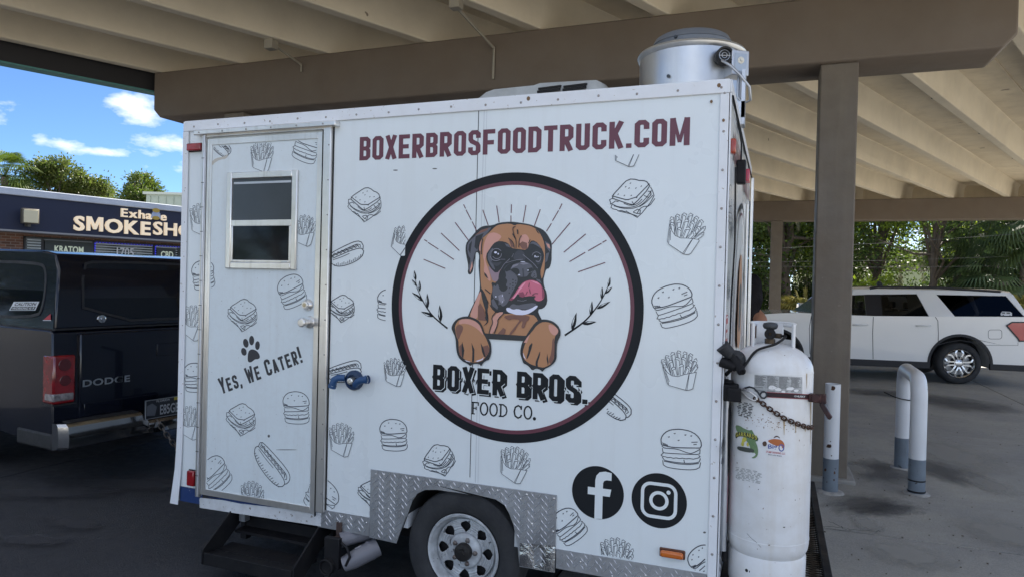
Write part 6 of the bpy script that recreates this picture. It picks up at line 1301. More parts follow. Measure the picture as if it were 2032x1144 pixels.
t = MB(); t.fill([(.82, .8), (.95, .8), (.95, .96), (.82, .96)], plmap(.0)); build(t, 'plate_sticker', M('plate_yellow', (.5, .4, .05), .5), pl_, local=True, recalc=False)
# lettering on the tailgate
def tgp(px, py): q = hit(px, py, TRL-fwd*(-.0+.017), fwd); r_ = q-(TRL-lft*HWT); return (r_.dot(lft), r_.z)
a0 = tgp(163, 767); a1 = tgp(257, 756); a2 = tgp(163, 753)
t = MB(); vs, fs, bb_ = textmesh('DODGE', .025, .02, 1.05)
t.add([Vector((-.017-(v.z/.02+1)*.003, a0[0]+(a1[0]-a0[0])*(v.x-bb_[0])/(bb_[1]-bb_[0]), a0[1]+(a2[1]-a0[1])*(v.y-bb_[2])/(bb_[3]-bb_[2])*1.0)) for v in vs], fs); build(t, 'tailgate_lettering', CHR_, tgt, local=True, label='chrome lettering DODGE')
# stickers on the shell window
def ssp(px, py):
    q = hit(px, py, TRL-lft*.05, lft); r_ = q-(TRL-lft*HWT); return (r_.dot(fwd), r_.z)
P = [ssp(*p) for p in ((31, 598), (81, 597.5), (76, 615), (25, 615))]; sw = lambda o: (lambda p: shell_side(p[0], p[1], o))
STKW = M('window_sticker_white', (.62, .64, .66), .5)
t = MB(); t.fill(P, sw(.0055)); stk = build(t, 'window_sticker', STKW, shell, local=True, recalc=False)
bl = lambda u, v: tuple((Vector(P[3])*(1-u)*(1-v)+Vector(P[2])*u*(1-v)+Vector(P[1])*u*v+Vector(P[0])*(1-u)*v))
t = MB(); add_text(t, 'CAUTION', lambda p: sw(.007)(bl(p[0], p[1])), .10, .93, .53, .90, .03); t.fill([bl(.04, .05), bl(.96, .05), bl(.97, .44), bl(.05, .44)], sw(.0065)); build(t, 'sticker_lettering', SDK, shell, local=True, recalc=False)
t = MB(); add_text(t, 'WORKING K-9', lambda p: sw(.0075)(bl(p[0], p[1])), .09, .93, .11, .38, .02); build(t, 'sticker_lettering', STKW, shell, local=True, recalc=False)
q = [ssp(*p) for p in ((96, 633), (110, 633), (108, 621))]; t = MB(); t.fill(q, sw(.0075)); build(t, 'maker_badge', SRD, shell, local=True, recalc=False)
q = [ssp(*p) for p in ((95, 635), (111, 635), (111, 633.8), (95, 633.8))]; t = MB(); t.fill(q, sw(.0075)); build(t, 'maker_badge', STKW, shell, local=True, recalc=False)
for x in (wb0, wb1):
    for s_ in (-1, 1): wheel_generic(tk, x, s_*(HWT-.13), wr, .26, .22, s_)
t = MB(); t.box(.3, 5.2, -.7, .7, .36, .55); t.tube([(wb0, -.75, .38), (wb0, .75, .38)], .05, 10); t.box(-.06, .2, -.035, .035, .40, .47); build(t, 'undercarriage', M('under_black', (.012, .012, .012), .9), tk, local=True)
t = MB(); t.box(-.33, -.05, -.03, .03, .395, .44); t.lathe([(.03, 0), (.03, .02), (.012, .022), (.012, .04), (.025, .06), (0, .085)], (-.30, 0, .44), (0, 0, 1), 16); build(t, 'tow_hitch', M('hitch_steel', (.12, .12, .12), .4, .8), tk, local=True, bevel=.003)
t = MB(); t.box(3.0, 3.25, HWT-.02, HWT+.2, 1.22, 1.42); build(t, 'door_mirror', BPL, tk, local=True, bevel=.03); t = MB(); t.box(3.0, 3.25, -HWT-.2, -HWT+.02, 1.22, 1.42); build(t, 'door_mirror', BPL, tk, local=True, bevel=.03)
t = MB(); t.box(5.50, 5.60, -.7, .7, .5, .95); build(t, 'grille', BPL, tk, local=True, bevel=.02)

# ------------------------------------------------------------------ white SUV
SP0 = Vector((3.325, 11.475, 0)); SN = Vector((.176, -.984, 0)).normalized(); SF = Vector((-.984, -.176, 0)).normalized(); SHW = .97
WSUV = M('suv_white_paint', (.84, .84, .82), .22, coat=.8, var=(1.5, .12, (.6, .6, .6)), bump=(1.2, .015, .03))
suv = thing('parked_suv', 'long white SUV with black roof rails parked behind the brown column', 'SUV', tuple(SP0-SN*SHW), math.atan2(SF.y, SF.x))
def SU(px, py, dn=0):
    q = hit(px, py, SP0-SN*dn, SN); r_ = q-SP0; return (r_.dot(SF), r_.z)
wrx, wrz = SU(1904.5, 724.5); wfx = SU(1536, 716)[0]; wr_ = wrz+.0; wr_ = .375
belt = [SU(x, y) for x, y in ((2036, 628), (1990, 627.5), (1861, 627), (1733, 626), (1640, 622.5))]
hood = [SU(x, y) for x, y in ((1588, 619.5), (1550, 620.5), (1517, 622.5), (1478, 628), (1458, 637), (1450, 660), (1450, 700))]
BZs = .27
rear = [SU(x, y) for x, y in ((2060, 700), (2064, 668), (2056, 640))]
rx0 = rear[0][0]
def mono(z): return z
zb_ = [SU(1450, 0)[0]]
low = [(hood[-1][0], .32)]+[(p[0], p[1]) for p in hood[::-1]]+[(p[0], p[1]) for p in belt[::-1]]+[(p[0], p[1]) for p in rear[::-1]]+[(rx0+.02, .33)]
wz = .375
bot = [(wrx-.56, .30)]+[(wrx-.50*math.cos(R(a_)), wz+.50*math.sin(R(a_))) for a_ in range(0, 181, 12)]+[(wrx+.56, .28)]+[(wfx-.56, .28)]+[(wfx-.50*math.cos(R(a_)), wz+.50*math.sin(R(a_))) for a_ in range(0, 181, 12)]+[(wfx+.56, .30)]
low = low+bot
b_ = MB(); b_.prism(low, lambda p: Vector((p[0], -SHW, p[1])), (0, 2*SHW, 0)); sb = build(b_, 'body', WSUV, suv, local=True, bevel=.03)
# cladding: sill strip and arch lips
zs0 = SU(1760, 713.5)[1]; CLAD = M('suv_black_cladding', (.018, .018, .02), .6)
for s_ in (-1, 1):
    t = MB(); y0, y1 = sorted((s_*(SHW-.05), s_*(SHW+.006)))
    t.box(wrx+.49, wfx-.49, y0, y1, .262, zs0); build(t, 'sill_cladding', CLAD, suv, local=True, bevel=.01); t = MB(); t.box(rx0-.0, wrx-.49, y0, y1, .285, zs0+.01); build(t, 'sill_cladding', CLAD, suv, local=True, bevel=.01); t = MB(); t.box(wfx+.49, hood[-1][0]-.02, y0, y1, .29, zs0); build(t, 'sill_cladding', CLAD, suv, local=True, bevel=.01)
t = MB(); 
for cx in (wrx, wfx):
    for s_ in (-1, 1):
        t.ribbon([(cx-.515*math.cos(R(a_)), wz+.515*math.sin(R(a_))) for a_ in range(-6, 187, 8)], .045, lambda p: Vector((p[0], s_*(SHW+.007), p[1])))
o = build(t, 'arch_trim', CLAD, suv, local=True, recalc=False); o.modifiers.new('s', 'SOLIDIFY').thickness = .02
for cx in (wrx, wfx):
    t = MB(); t.box(cx-.49, cx+.49, -.60, .60, .30, .84); build(t, 'wheel_housing', M('housing_black', (.008, .008, .009), .95), suv, local=True)
# greenhouse: pillars, roof, panes on tapered sides
bz = SU(1733, 626)[1]; SRZ = SU(1850, 577)[1]+.02
def ghw(z): return SHW-.02-(SHW-.02-.78)*max(0, z-bz)/(SRZ-bz)
def ghside(s_, o=0): return lambda p: Vector((p[0], s_*(ghw(p[1])+o), p[1]))
G = lambda x, y: SU(x, y, .08)
def panel(name, polys, mat, o=0, th=.03, sides=(1, -1), parent=None, lab=None, bev=None):
    for s_ in sides:
        m_ = MB()
        for P in polys: m_.fill(P, ghside(s_, o))
        ob = build(m_, name, mat, parent or suv, local=True, recalc=False, label=lab)
        if th: md = ob.modifiers.new('s', 'SOLIDIFY'); md.thickness = th; md.offset = 0
WSFRAME = [G(1622, 622), G(1638, 620), G(1690, 584), G(1696, 577), G(1682, 574.5), G(1668, 578)]
panel('pillar_a', [WSFRAME], WSUV)
roofside = [G(1676, 577), G(1690, 575), G(1740, 574), G(1850, 575), G(1985, 579), G(2012, 582), G(2012, 586.5), G(2000, 587), G(1861, 584.5), G(1822, 583), G(1725, 584), G(1692, 585)]
panel('roof_side', [roofside], WSUV)
panel('pillar_c', [[G(1822, 583), G(1861, 584.5), G(1892, 627.5), G(1841, 627)]], WSUV)
panel('pillar_d', [[G(2000, 587), G(2014, 584), G(2040, 630), G(2030, 628)]], WSUV)
panel('pillar_b', [[G(1717, 584), G(1749, 584), G(1749, 626), G(1717, 626)]], M('pillar_black', (.012, .012, .013), .3), th=.02)
def glassmat(name, dark, mixf):
    m = bpy.data.materials.new(name); m.use_nodes = True; n = m.node_tree.nodes; l = m.node_tree.links; n.remove(n['Principled BSDF'])
    tr_ = n.new('ShaderNodeBsdfTransparent'); tr_.inputs[0].default_value = (*dark, 1); gl = n.new('ShaderNodeBsdfGlossy'); gl.inputs['Roughness'].default_value = .03; gl.inputs['Color'].default_value = (*(mixf or (.8, .85, .9)), 1)
    fr_ = n.new('ShaderNodeFresnel'); fr_.inputs[0].default_value = 1.45; mx_ = n.new('ShaderNodeMixShader'); l.new(fr_.outputs[0], mx_.inputs[0]); l.new(tr_.outputs[0], mx_.inputs[1]); l.new(gl.outputs[0], mx_.inputs[2]); l.new(mx_.outputs[0], n['Material Output'].inputs[0]); return m
GCLR = glassmat('clear_glass', (.72, .78, .74), 0); GTNT = glassmat('privacy_glass', (.32, .34, .32), 0); GDRK = glassmat('dark_privacy_glass', (.03, .03, .035), (.35, .38, .42))
panel('window', [[G(1638, 622), G(1688, 585), G(1717, 584), G(1717, 626), G(1638, 626)]], GCLR, th=0, lab=None)
panel('window', [[G(1749, 584), G(1822, 583), G(1841, 626), G(1749, 626)]], GTNT, th=0)
panel('window', [[G(1861, 584.5), G(2000, 587), G(2030, 627), G(1890, 626.6)]], GDRK, th=0)
panel('window_trim', [[G(1749, 588), G(1752, 588), G(1752, 622), G(1749, 622)], [G(1802, 584), G(1823, 583), G(1841, 626), G(1802, 626)], [G(1749, 584), G(1802, 583.5), G(1802, 588), G(1749, 588)], [G(1749, 616), G(1802, 616), G(1802, 626), G(1749, 626)]], MATS['pillar_black'], o=-.006, th=.004)
panel('belt_moulding', [[G(1632, 625.4), G(2031, 627.2), G(2031, 629), G(1632, 627.2)]], MATS['pillar_black'], o=.012, th=.008)
# roof skin
rows = []; RP = [G(x, y) for x, y in ((1668, 583), (1676, 577), (1690, 575), (1740, 573.5), (1850, 574), (1985, 578), (2012, 582))]
for (x, z) in RP:
    rows.append([Vector((x, -ghw(z), z)), Vector((x, -ghw(z)*.93, z+.035)), Vector((x, -.4, z+.05)), Vector((x, .4, z+.05)), Vector((x, ghw(z)*.93, z+.035)), Vector((x, ghw(z), z))])
t = MB(); t.grid(rows); build(t, 'roof', WSUV, suv, local=True, smooth=60)
a_ = G(1624, 621); b2_ = G(1674, 580)
t = MB(); t.add([Vector((a_[0]+.1, -.85, a_[1])), Vector((a_[0]+.1, .85, a_[1])), Vector((b2_[0], .72, b2_[1]+.03)), Vector((b2_[0], -.72, b2_[1]+.03))], [(0, 1, 2, 3)]); build(t, 'windscreen', GLASSG, suv, local=True, recalc=False)
a_ = G(2036, 628); b2_ = G(2013, 584)
t = MB(); t.add([Vector((a_[0], -.85, a_[1])), Vector((a_[0], .85, a_[1])), Vector((b2_[0], .74, b2_[1]+.03)), Vector((b2_[0], -.74, b2_[1]+.03))], [(0, 1, 2, 3)]); build(t, 'rear_window', GLASSD, suv, local=True, recalc=False)
t = MB(); t.box(G(2040, 0)[0], G(1626, 0)[0], -SHW+.06, SHW-.06, bz-.3, bz-.01); build(t, 'interior', M('interior_black', (.01, .01, .011), .9), suv, local=True)
for x in (1720, 1815, 1900):
    xx = G(x, 600)[0]; t = MB(); 
    for y in (-.4, .4): t.box(xx-.09, xx+.03, y-.24, y+.24, bz-.1, bz+.12); t.box(xx-.07, xx+.0, y-.12, y+.12, bz+.13, bz+.26)
    build(t, 'seat', MATS['interior_black'], suv, local=True, bevel=.03)
for s_ in (-1, 1):
    P = [G(x, y) for x, y in ((1729, 572), (1745, 570.5), (1990, 578.5))]
    t = MB(); t.tube([Vector((P[0][0], s_*(.80), P[0][1])), Vector((P[1][0], s_*.80, P[1][1]+.01)), Vector(((P[1][0]+P[2][0])/2, s_*.80, (P[1][1]+P[2][1])/2+.035)), Vector((P[2][0], s_*.80, P[2][1]))], .022, 8); build(t, 'roof_rail', CLAD, suv, local=True, smooth=60)
t = MB(); q = G(1776, 571); t.prism([(q[0]-.07, q[1]+.03), (q[0]+.05, q[1]+.03), (q[0]+.02, q[1]+.12), (q[0]-.04, q[1]+.11)], lambda p: Vector((p[0], -.02, p[1])), (0, .04, 0)); build(t, 'roof_antenna', CLAD, suv, local=True, bevel=.01)
# door gaps, handles, fuel flap, lamps
S1 = lambda o: (lambda p: Vector((p[0], SHW+o, p[1])))
t = MB()
for ln_ in ([(1733, 627.5), (1731.5, 660), (1732.5, 711)], [(1856, 628), (1861, 636), (1862, 660), (1861.5, 680), (1852, 690)], [(1610, 626), (1606, 650), (1607, 700), (1612, 707)]): t.ribbon([SU(*p) for p in ln_], .012, S1(.0015))
fl_ = rrect(1961, 1988, 653.5, 671.5, 5); t.ribbon([SU(*p) for p in fl_], .008, S1(.0015), True); t.ribbon([SU(*p) for p in ((1862, 683), (1880, 678), (1905, 674), (1940, 680), (1960, 684), (2020, 684), (2020, 678))], .006, S1(.0015)); build(t, 'panel_gaps', M('gap_grey', (.10, .10, .105), .8), suv, local=True, recalc=False)
for (x0, x1, y) in ((1693, 1722, 643.5), (1818, 1847, 645.5)):
    a_ = SU(x0, y); c_ = SU(x1, y); t = MB(); t.tube([Vector((a_[0], SHW-.005, a_[1])), Vector((a_[0]-.03, SHW+.03, a_[1])), Vector((c_[0]+.03, SHW+.03, c_[1])), Vector((c_[0], SHW-.005, c_[1]))], .016, 8); build(t, 'door_handle', WSUV, suv, local=True, smooth=60)
t = MB(); P = [SU(*p) for p in ((1997, 645), (2008, 638.5), (2064, 638.5), (2066, 676), (2022, 675.5), (2020, 671))]; t.prism(P, S1(.012), (0, -.06, 0)); tl_ = build(t, 'tail_light', M('suv_tail_red', (.45, .02, .03), .15, coat=1), suv, local=True, bevel=.008)
t = MB(); t.ribbon(P, .022, S1(.0125), True); build(t, 'lamp_trim', CLAD, suv, local=True, recalc=False)
t = MB(); t.prism([(p[0], p[1]) for p in P], lambda p: Vector((p[0], -SHW-.012, p[1])), (0, .06, 0)); build(t, 'tail_light', MATS['suv_tail_red'], suv, local=True, bevel=.008)
q = [G(*p) for p in ((1984, 625), (2006, 625.5), (2007, 620), (2004, 617.5), (1988, 617), (1984, 621))]; t = MB(); t.fill(q, ghside(1, .004)); build(t, 'window_sticker', STKW, suv, local=True, recalc=False)
t = MB(); 
for (x, y, r_) in ((1989, 625, 1.5), (2002, 625.5, 1.5)): t.fill([G(*p) for p in ell(x, y, r_, r_, 10)], ghside(1, .006))
t.fill([G(*p) for p in ((1987, 618.5), (1993, 618.7), (1993, 621), (1987, 620.8))], ghside(1, .006)); t.fill([G(*p) for p in ((1996, 618.8), (2003, 619), (2003, 621.3), (1996, 621))], ghside(1, .006)); build(t, 'sticker_drawing', SDK, suv, local=True, recalc=False)
q = SU(1636, 622); t = MB(); t.box(q[0]-.12, q[0]+.06, SHW-.02, SHW+.22, q[1]+.0, q[1]+.16); build(t, 'door_mirror', WSUV, suv, local=True, bevel=.03); t = MB(); t.box(q[0]-.12, q[0]+.06, -SHW-.22, -SHW+.02, q[1]+.0, q[1]+.16); build(t, 'door_mirror', WSUV, suv, local=True, bevel=.03)
t = MB(); x_ = hood[-1][0]; t.box(x_-.02, x_+.02, -.6, .6, .5, .9); build(t, 'grille', CLAD, suv, local=True, bevel=.01)
SRIM = M('suv_rim', (.62, .62, .63), .25, 1)
for x in (wrx, wfx):
    for s_ in (-1, 1): wheel_generic(suv, x, s_*(SHW-.14), wr_, .27, .255, s_, rimmat=SRIM, style='spoke')

# ------------------------------------------------------------------ person standing behind the trailer
px0 = atD(1487, 600, 5.75); pr = thing('person', 'person with long dark hair and dark blue sleeveless top behind the trailer', 'person', (px0.x, px0.y, 0), R(35))
SKIN = M('skin_tone', (.36, .17, .10), .5, var=(6, .2)); HAIR = M('dark_hair', (.010, .008, .009), .75, spec=.15, bump=(60, .5)); DEN = M('denim_blue', (.018, .035, .08), .85, bump=(80, .3)); JEAN = M('dark_trousers', (.02, .022, .03), .85)
def skin_body(verts, edges, radii, root, name, mat, parent):
    me = bpy.data.meshes.new(name); me.from_pydata(verts, edges, []); me.update(); o = bpy.data.objects.new(name, me); col.objects.link(o); me.materials.append(mat)
    s_ = o.modifiers.new('skin', 'SKIN'); me.skin_vertices.new() if not me.skin_vertices else None
    for i, r_ in enumerate(radii): me.skin_vertices[0].data[i].radius = r_ if isinstance(r_, tuple) else (r_, r_); 
    me.skin_vertices[0].data[root].use_root = True
    sb_ = o.modifiers.new('sub', 'SUBSURF'); sb_.levels = 2; sb_.render_levels = 2; s_.use_smooth_shade = True
    o.parent = parent; PW[o.name] = PW[parent.name]; return o
# local frame: facing +x is away from the trailer, y left, z up
V = [(0, 0, .93), (0, 0, 1.10), (0, 0, 1.30), (0, 0, 1.42), (0, 0, 1.50), (.01, 0, 1.58), (.01, 0, 1.68),
     (0, .10, .88), (.02, .10, .48), (0, .10, .10), (.12, .11, .03), (0, -.10, .88), (.0, -.10, .48), (-.01, -.10, .10), (.11, -.11, .03),
     (0, .17, 1.39), (-.02, .23, 1.12), (.10, .21, .90), (.15, .2, .82), (0, -.17, 1.39), (-.02, -.23, 1.12), (.10, -.21, .90), (.15, -.2, .82)]
E_ = [(0, 1), (1, 2), (2, 3), (3, 4), (4, 5), (5, 6), (0, 7), (7, 8), (8, 9), (9, 10), (0, 11), (11, 12), (12, 13), (13, 14), (3, 15), (15, 16), (16, 17), (17, 18), (3, 19), (19, 20), (20, 21), (21, 22)]
Rr = [(.15, .12), (.13, .11), (.15, .11), (.12, .09), (.05, .05), (.085, .075), (.075, .07), .095, .06, .042, .035, .095, .06, .042, .035, .06, .045, .034, .026, .06, .045, .034, .026]
skin_body(V, E_, Rr, 0, 'body', SKIN, pr)
def fing(side):
    for k in range(4):
        y = side*.2+(k-1.5)*.017*side; vv = [(.16, side*.2, .81), (.175, y, .775), (.185, y, .74-.006*abs(k-1)), (.18, y, .715)]
        skin_body(vv, [(0, 1), (1, 2), (2, 3)], [.015, .009, .008, .007], 0, 'finger', SKIN, pr)
    vv = [(.15, side*.19, .81), (.185, side*.175, .78), (.20, side*.175, .75)]; skin_body(vv, [(0, 1), (1, 2)], [.014, .010, .008], 0, 'finger', SKIN, pr)
fing(1); fing(-1)
t = MB(); rows = []
for (z, rx_, ry_, ox) in ((.90, .125, .175, 0), (1.02, .118, .155, 0), (1.12, .115, .15, .0), (1.28, .13, .175, .005), (1.38, .115, .185, 0), (1.43, .095, .165, 0), (1.465, .065, .085, 0)):
    rows.append([Vector((ox+rx_*math.cos(a_)*(1+.03*math.sin(5*a_+z*20)), ry_*math.sin(a_), z)) for a_ in [2*math.pi*i/24 for i in range(24)]])
t.grid(rows, closed=True); build(t, 'top', DEN, pr, local=True, smooth=70)
t = MB()
for s_ in (-1, 1): t.tube([Vector((0, s_*.085, .93)), Vector((.01, s_*.10, .7)), Vector((.015, s_*.105, .48)), Vector((0, s_*.10, .25)), Vector((0, s_*.10, .08))], [.115, .10, .078, .07, .062], 16)
build(t, 'trousers', JEAN, pr, local=True, smooth=60)
t = MB(); rows = []
for (z, rx_, ry_, ox) in ((1.30, .05, .13, -.10), (1.38, .09, .155, -.08), (1.46, .12, .155, -.05), (1.55, .135, .14, -.02), (1.64, .135, .125, -.01), (1.71, .115, .105, -.005), (1.755, .07, .065, 0), (1.768, .01, .01, 0)):
    rows.append([Vector((ox+(rx_*math.cos(a_) if math.cos(a_) < .3 else rx_*.42)*(1+.09*math.sin(9*a_+z*9)), ry_*math.sin(a_)*(1+.05*math.sin(7*a_+z*31)), z)) for a_ in [2*math.pi*i/36 for i in range(36)]])
t.grid(rows, closed=True); build(t, 'hair', HAIR, pr, local=True, smooth=70)
t = MB()
for y in (-.032, .032): t.lathe([(.0, -.012), (.010, -.006), (.012, 0), (.010, .006), (0, .012)], (.083, y, 1.63), (0, 0, 1), 10)
build(t, 'eyes', M('eye_dark', (.02, .015, .012), .2), pr, local=True, smooth=60)
t = MB(); t.add([Vector((.085, -.014, 1.585)), Vector((.085, .014, 1.585)), Vector((.112, 0, 1.588)), Vector((.088, 0, 1.64))], [(0, 1, 2), (0, 2, 3), (1, 3, 2)]); t.tube([(.088, -.025, 1.555), (.096, 0, 1.553), (.088, .025, 1.555)], .006, 6); build(t, 'nose_and_lips', SKIN, pr, local=True, smooth=60)
t = MB()
for s_ in (-1, 1): t.box(-.07, .17, s_*.11-.045, s_*.11+.045, 0, .055)
build(t, 'shoe', BPL, pr, local=True, bevel=.02)

# ------------------------------------------------------------------ smoke shop across the lot
SA = atD(0, 370, 18); SA2 = C_ = None
zt_s = SA.z; dd_ = ray(365, 410); tt_ = (zt_s-CAM.z)/dd_.z; SB = CAM+dd_*tt_
se = (SB-SA); se.z = 0; se.normalize(); sn = Vector((se.y, -se.x, 0))
if sn.dot(CAM-SA) < 0: sn = -sn
shop = thing('smoke_shop', 'low brick shop with navy fascia and cream smoke shop lettering', 'shop building', (SA.x, SA.y, 0))
def SH(px, py): q = hit(px, py, SA, sn); return ((q-SA).dot(se), q.z)
def SM(o): return lambda p: Vector((SA.x, SA.y, 0))+se*p[0]+sn*o+Vector((0, 0, p[1]))
BRICK = bpy.data.materials.new('brick_wall'); BRICK.use_nodes = True; n_ = BRICK.node_tree.nodes; l_ = BRICK.node_tree.links
bt = n_.new('ShaderNodeTexBrick'); bt.inputs['Color1'].default_value = (.26, .12, .075, 1); bt.inputs['Color2'].default_value = (.13, .065, .045, 1); bt.inputs['Mortar'].default_value = (.28, .22, .18, 1); bt.inputs['Scale'].default_value = 1; bt.inputs['Brick Width'].default_value = .22; bt.inputs['Row Height'].default_value = .075; bt.inputs['Mortar Size'].default_value = .009
tcn = n_.new('ShaderNodeTexCoord'); cmb = n_.new('ShaderNodeCombineXYZ'); sp_ = n_.new('ShaderNodeSeparateXYZ'); l_.new(tcn.outputs['Object'], sp_.inputs[0]); l_.new(sp_.outputs['Y'], cmb.inputs[0]); l_.new(sp_.outputs['Z'], cmb.inputs[1]); l_.new(cmb.outputs[0], bt.inputs['Vector']); l_.new(bt.outputs[0], n_['Principled BSDF'].inputs['Base Color']); n_['Principled BSDF'].inputs['Roughness'].default_value = .9
MATS['brick_wall'] = BRICK
FAS = M('shop_fascia_navy', (.012, .018, .045), .7, var=(2, .4, (.02, .025, .05))); FTR = M('shop_coping', (.50, .54, .60), .6, var=(2, .3)); 
zf0 = SH(180, 466)[1]; zc_ = SH(180, 403)[1]; 
def sbox(s0, s1, z0, z1, o0, o1, name, mat, parent=shop, **k):
    m_ = MB(); f = lambda s, o, z: Vector((SA.x, SA.y, 0))+se*s+sn*o+Vector((0, 0, z))
    m_.add([f(s, o, z) for z in (z0, z1) for o in (o0, o1) for s in (s0, s1)], [(0, 2, 3, 1), (4, 5, 7, 6), (0, 1, 5, 4), (2, 6, 7, 3), (0, 4, 6, 2), (1, 3, 7, 5)]); return build(m_, name, mat, parent, **k)
S0, S1_ = -9, 22
sbox(S0, S1_, 0, zt_s-.15, -12, -.7, 'wall', BRICK); 
sbox(S0, S1_, zf0, zc_-.003, -.69, 0, 'fascia', FAS); sbox(S0-.05, S1_, zc_, zt_s, -.8, .05, 'coping', FTR, bevel=.02); sbox(S0, S1_, zt_s-.2, zt_s-.1, -12, -.8, 'roof', M('shop_roof', (.3, .3, .3), .9))
q = SH(180, 466); sbox(S0, S1_, zf0-.05, zf0-.002, -.69, .02, 'fascia_drip', M('drip_grey', (.25, .25, .26), .6))
# header course of bricks, windows and blinds
def onW(px, py): q = hit(px, py, SA-sn*.7, sn); return ((q-SA).dot(se), q.z)
zw = onW(200, 481)[1]
GSHOP = M('shop_window_glass', (.02, .022, .025), .08); WFR = M('shop_window_frame', (.03, .03, .03), .5); BLI = M('blind_slat', (.50, .55, .55), .6)
bounds = [(50, 82), (85, 183), (186, 302), (306, 420), (425, 560), (580, 700)]
for i, (a_, b_) in enumerate(bounds):
    s0 = onW(a_, 490)[0]; s1 = onW(b_, 490)[0]
    w_ = sbox(s0, s1, .5, zw, -.698, -.66, 'window', GSHOP); sbox(s0-.05, s0-.002, .45, zw+.05, -.698, -.64, 'window_frame', WFR, w_); sbox(s0-.05, s1+.05, zw+.002, zw+.05, -.698, -.64, 'window_frame', WFR, w_)
    if i in (0, 2, 3):
        for k in range(8):
            z = zw-.04-.075*k; sbox(s0+.03, s1-.03, z-.02, z+.008, -.659, -.64, 'blind_slat', BLI, w_)
    if i == 1:
        for k in range(2): z = zw-.04-.075*k; sbox(s0+.03, s1-.03, z-.03, z+.008, -.659, -.64, 'blind_slat', BLI, w_)
SIGD = M('window_sign_board', (.05, .06, .06), .6); SIGW = M('window_sign_letter', (.65, .70, .58), .6, emit=((.6, .7, .5), .08))
def wsign(txt, x0, x1, y0, y1, bx0, bx1, by0, by1):
    a = onW(bx0, by1); b = onW(bx1, by0); sbox(a[0], b[0], a[1]-.05, b[1], -.638, -.615, 'sign_board', SIGD)
    p0 = onW(x0, y1); p1 = onW(x1, y0+ (y1-y0)*0); t = MB(); add_text(t, txt, lambda p: SM(-.61)(p), p0[0], p1[0], p0[1], p0[1]+(onW(x0, y0)[1]-onW(x0, y1)[1]), .03); build(t, 'sign_lettering', SIGW, shop, recalc=False)
wsign('KRATOM', 105, 163, 487, 501, 86, 182, 482, 506); wsign('CBD', 316, 341, 498, 511, 308, 346, 494, 515); wsign('PIPES', 355, 410, 500, 514, 350, 420, 496, 520)
p0 = onW(228, 509); p1 = onW(262, 510); t = MB(); add_text(t, '1705', SM(-.60), p0[0], p1[0], p0[1], p0[1]+.28, .015); build(t, 'street_number', M('number_grey', (.8, .8, .8), .5), shop, recalc=False)
LEDM = M('blue_led', (.02, .02, .1), .4, emit=((.03, .03, 1), .22)); 
for (a_, b_) in ((186, 302), (306, 420)):
    s0 = onW(a_, 485)[0]; s1 = onW(b_, 485)[0]; n__ = int((s1-s0)/.09)
    t = MB()
    for k in range(n__): t.obox(SM(-.62)((s0+(s1-s0)*(k+.5)/n__, zw-.01)), se*.020, sn*.01, (0, 0, .008))
    for k in range(8): t.obox(SM(-.62)((s0, zw-.05-k*.07)), se*.012, sn*.01, (0, 0, .02))
    build(t, 'led_strip', LEDM, shop, kind='stuff')
# fascia lettering as standing letters
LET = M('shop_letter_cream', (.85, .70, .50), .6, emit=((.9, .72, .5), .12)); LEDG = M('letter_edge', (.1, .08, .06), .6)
sg = thing('shop_sign', 'cream raised letters of the smoke shop sign on the navy fascia', 'sign', tuple(SM(.01)((SH(250, 440)[0], 3.2))))
def letters(txt, x0, x1, ybase0, ybase1, ytop0, bold, gaps=None):
    A_ = SH(x0, ybase0); B_ = SH(x1, ybase1); T_2 = SH(x0, ytop0); H = T_2[1]-A_[1]; n = len(txt); adv = []
    for c in txt:
        if c == ' ': adv.append(.34); continue
        b = textmesh(c, bold, .03)[2]; adv.append(b[1]-b[0])
    cap = textmesh('H', bold, .03)[2]; ch = cap[3]-cap[2]; gap = .09; tot = sum(adv)+gap*(n-1); kx = (B_[0]-A_[0])/tot; x = 0
    for c, a in zip(txt, adv):
        if c not in ' *':
            vs, fs, b = textmesh(c, bold, .03); m_ = MB()
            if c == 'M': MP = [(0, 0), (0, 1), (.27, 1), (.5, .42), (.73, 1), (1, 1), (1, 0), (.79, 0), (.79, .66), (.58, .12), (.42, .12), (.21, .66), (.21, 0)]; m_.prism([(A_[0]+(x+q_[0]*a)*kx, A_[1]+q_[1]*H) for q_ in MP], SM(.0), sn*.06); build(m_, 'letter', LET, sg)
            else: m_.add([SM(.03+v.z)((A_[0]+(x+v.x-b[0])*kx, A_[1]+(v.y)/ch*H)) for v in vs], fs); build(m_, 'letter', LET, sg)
        if c == '*':
            xx = A_[0]+(x+.16)*kx; m_ = MB(); m_.fill(ell(xx, A_[1]+H*.95, .11, .13, 12), SM(.07)); m_.fill([(xx-.16, A_[1]+H*.15), (xx+.16, A_[1]+H*.15), (xx+.13, A_[1]+H*.8), (xx-.13, A_[1]+H*.8)], SM(.072)); build(m_, 'sign_figure', M('figure_blue_white', (.42, .48, .58), .6, var=(14, .6, (.1, .16, .4))), sg, recalc=False)
            m_ = MB(); m_.fill(ell(xx, A_[1]+H*1.12, .12, .07, 10), SM(.074)); m_.fill(ell(xx, A_[1]+H*.2, .12, .06, 10), SM(.074)); build(m_, 'sign_figure', M('figure_yellow', (.45, .3, .05), .6), sg, recalc=False)
        x += a+gap
letters('Exha*e', 239, 329, 430, 435, 413, .018)
letters('SMOKE', 145, 297, 456, 464, 427, .03); letters('SHOP', 303, 404, 465, 470.5, 439, .018)
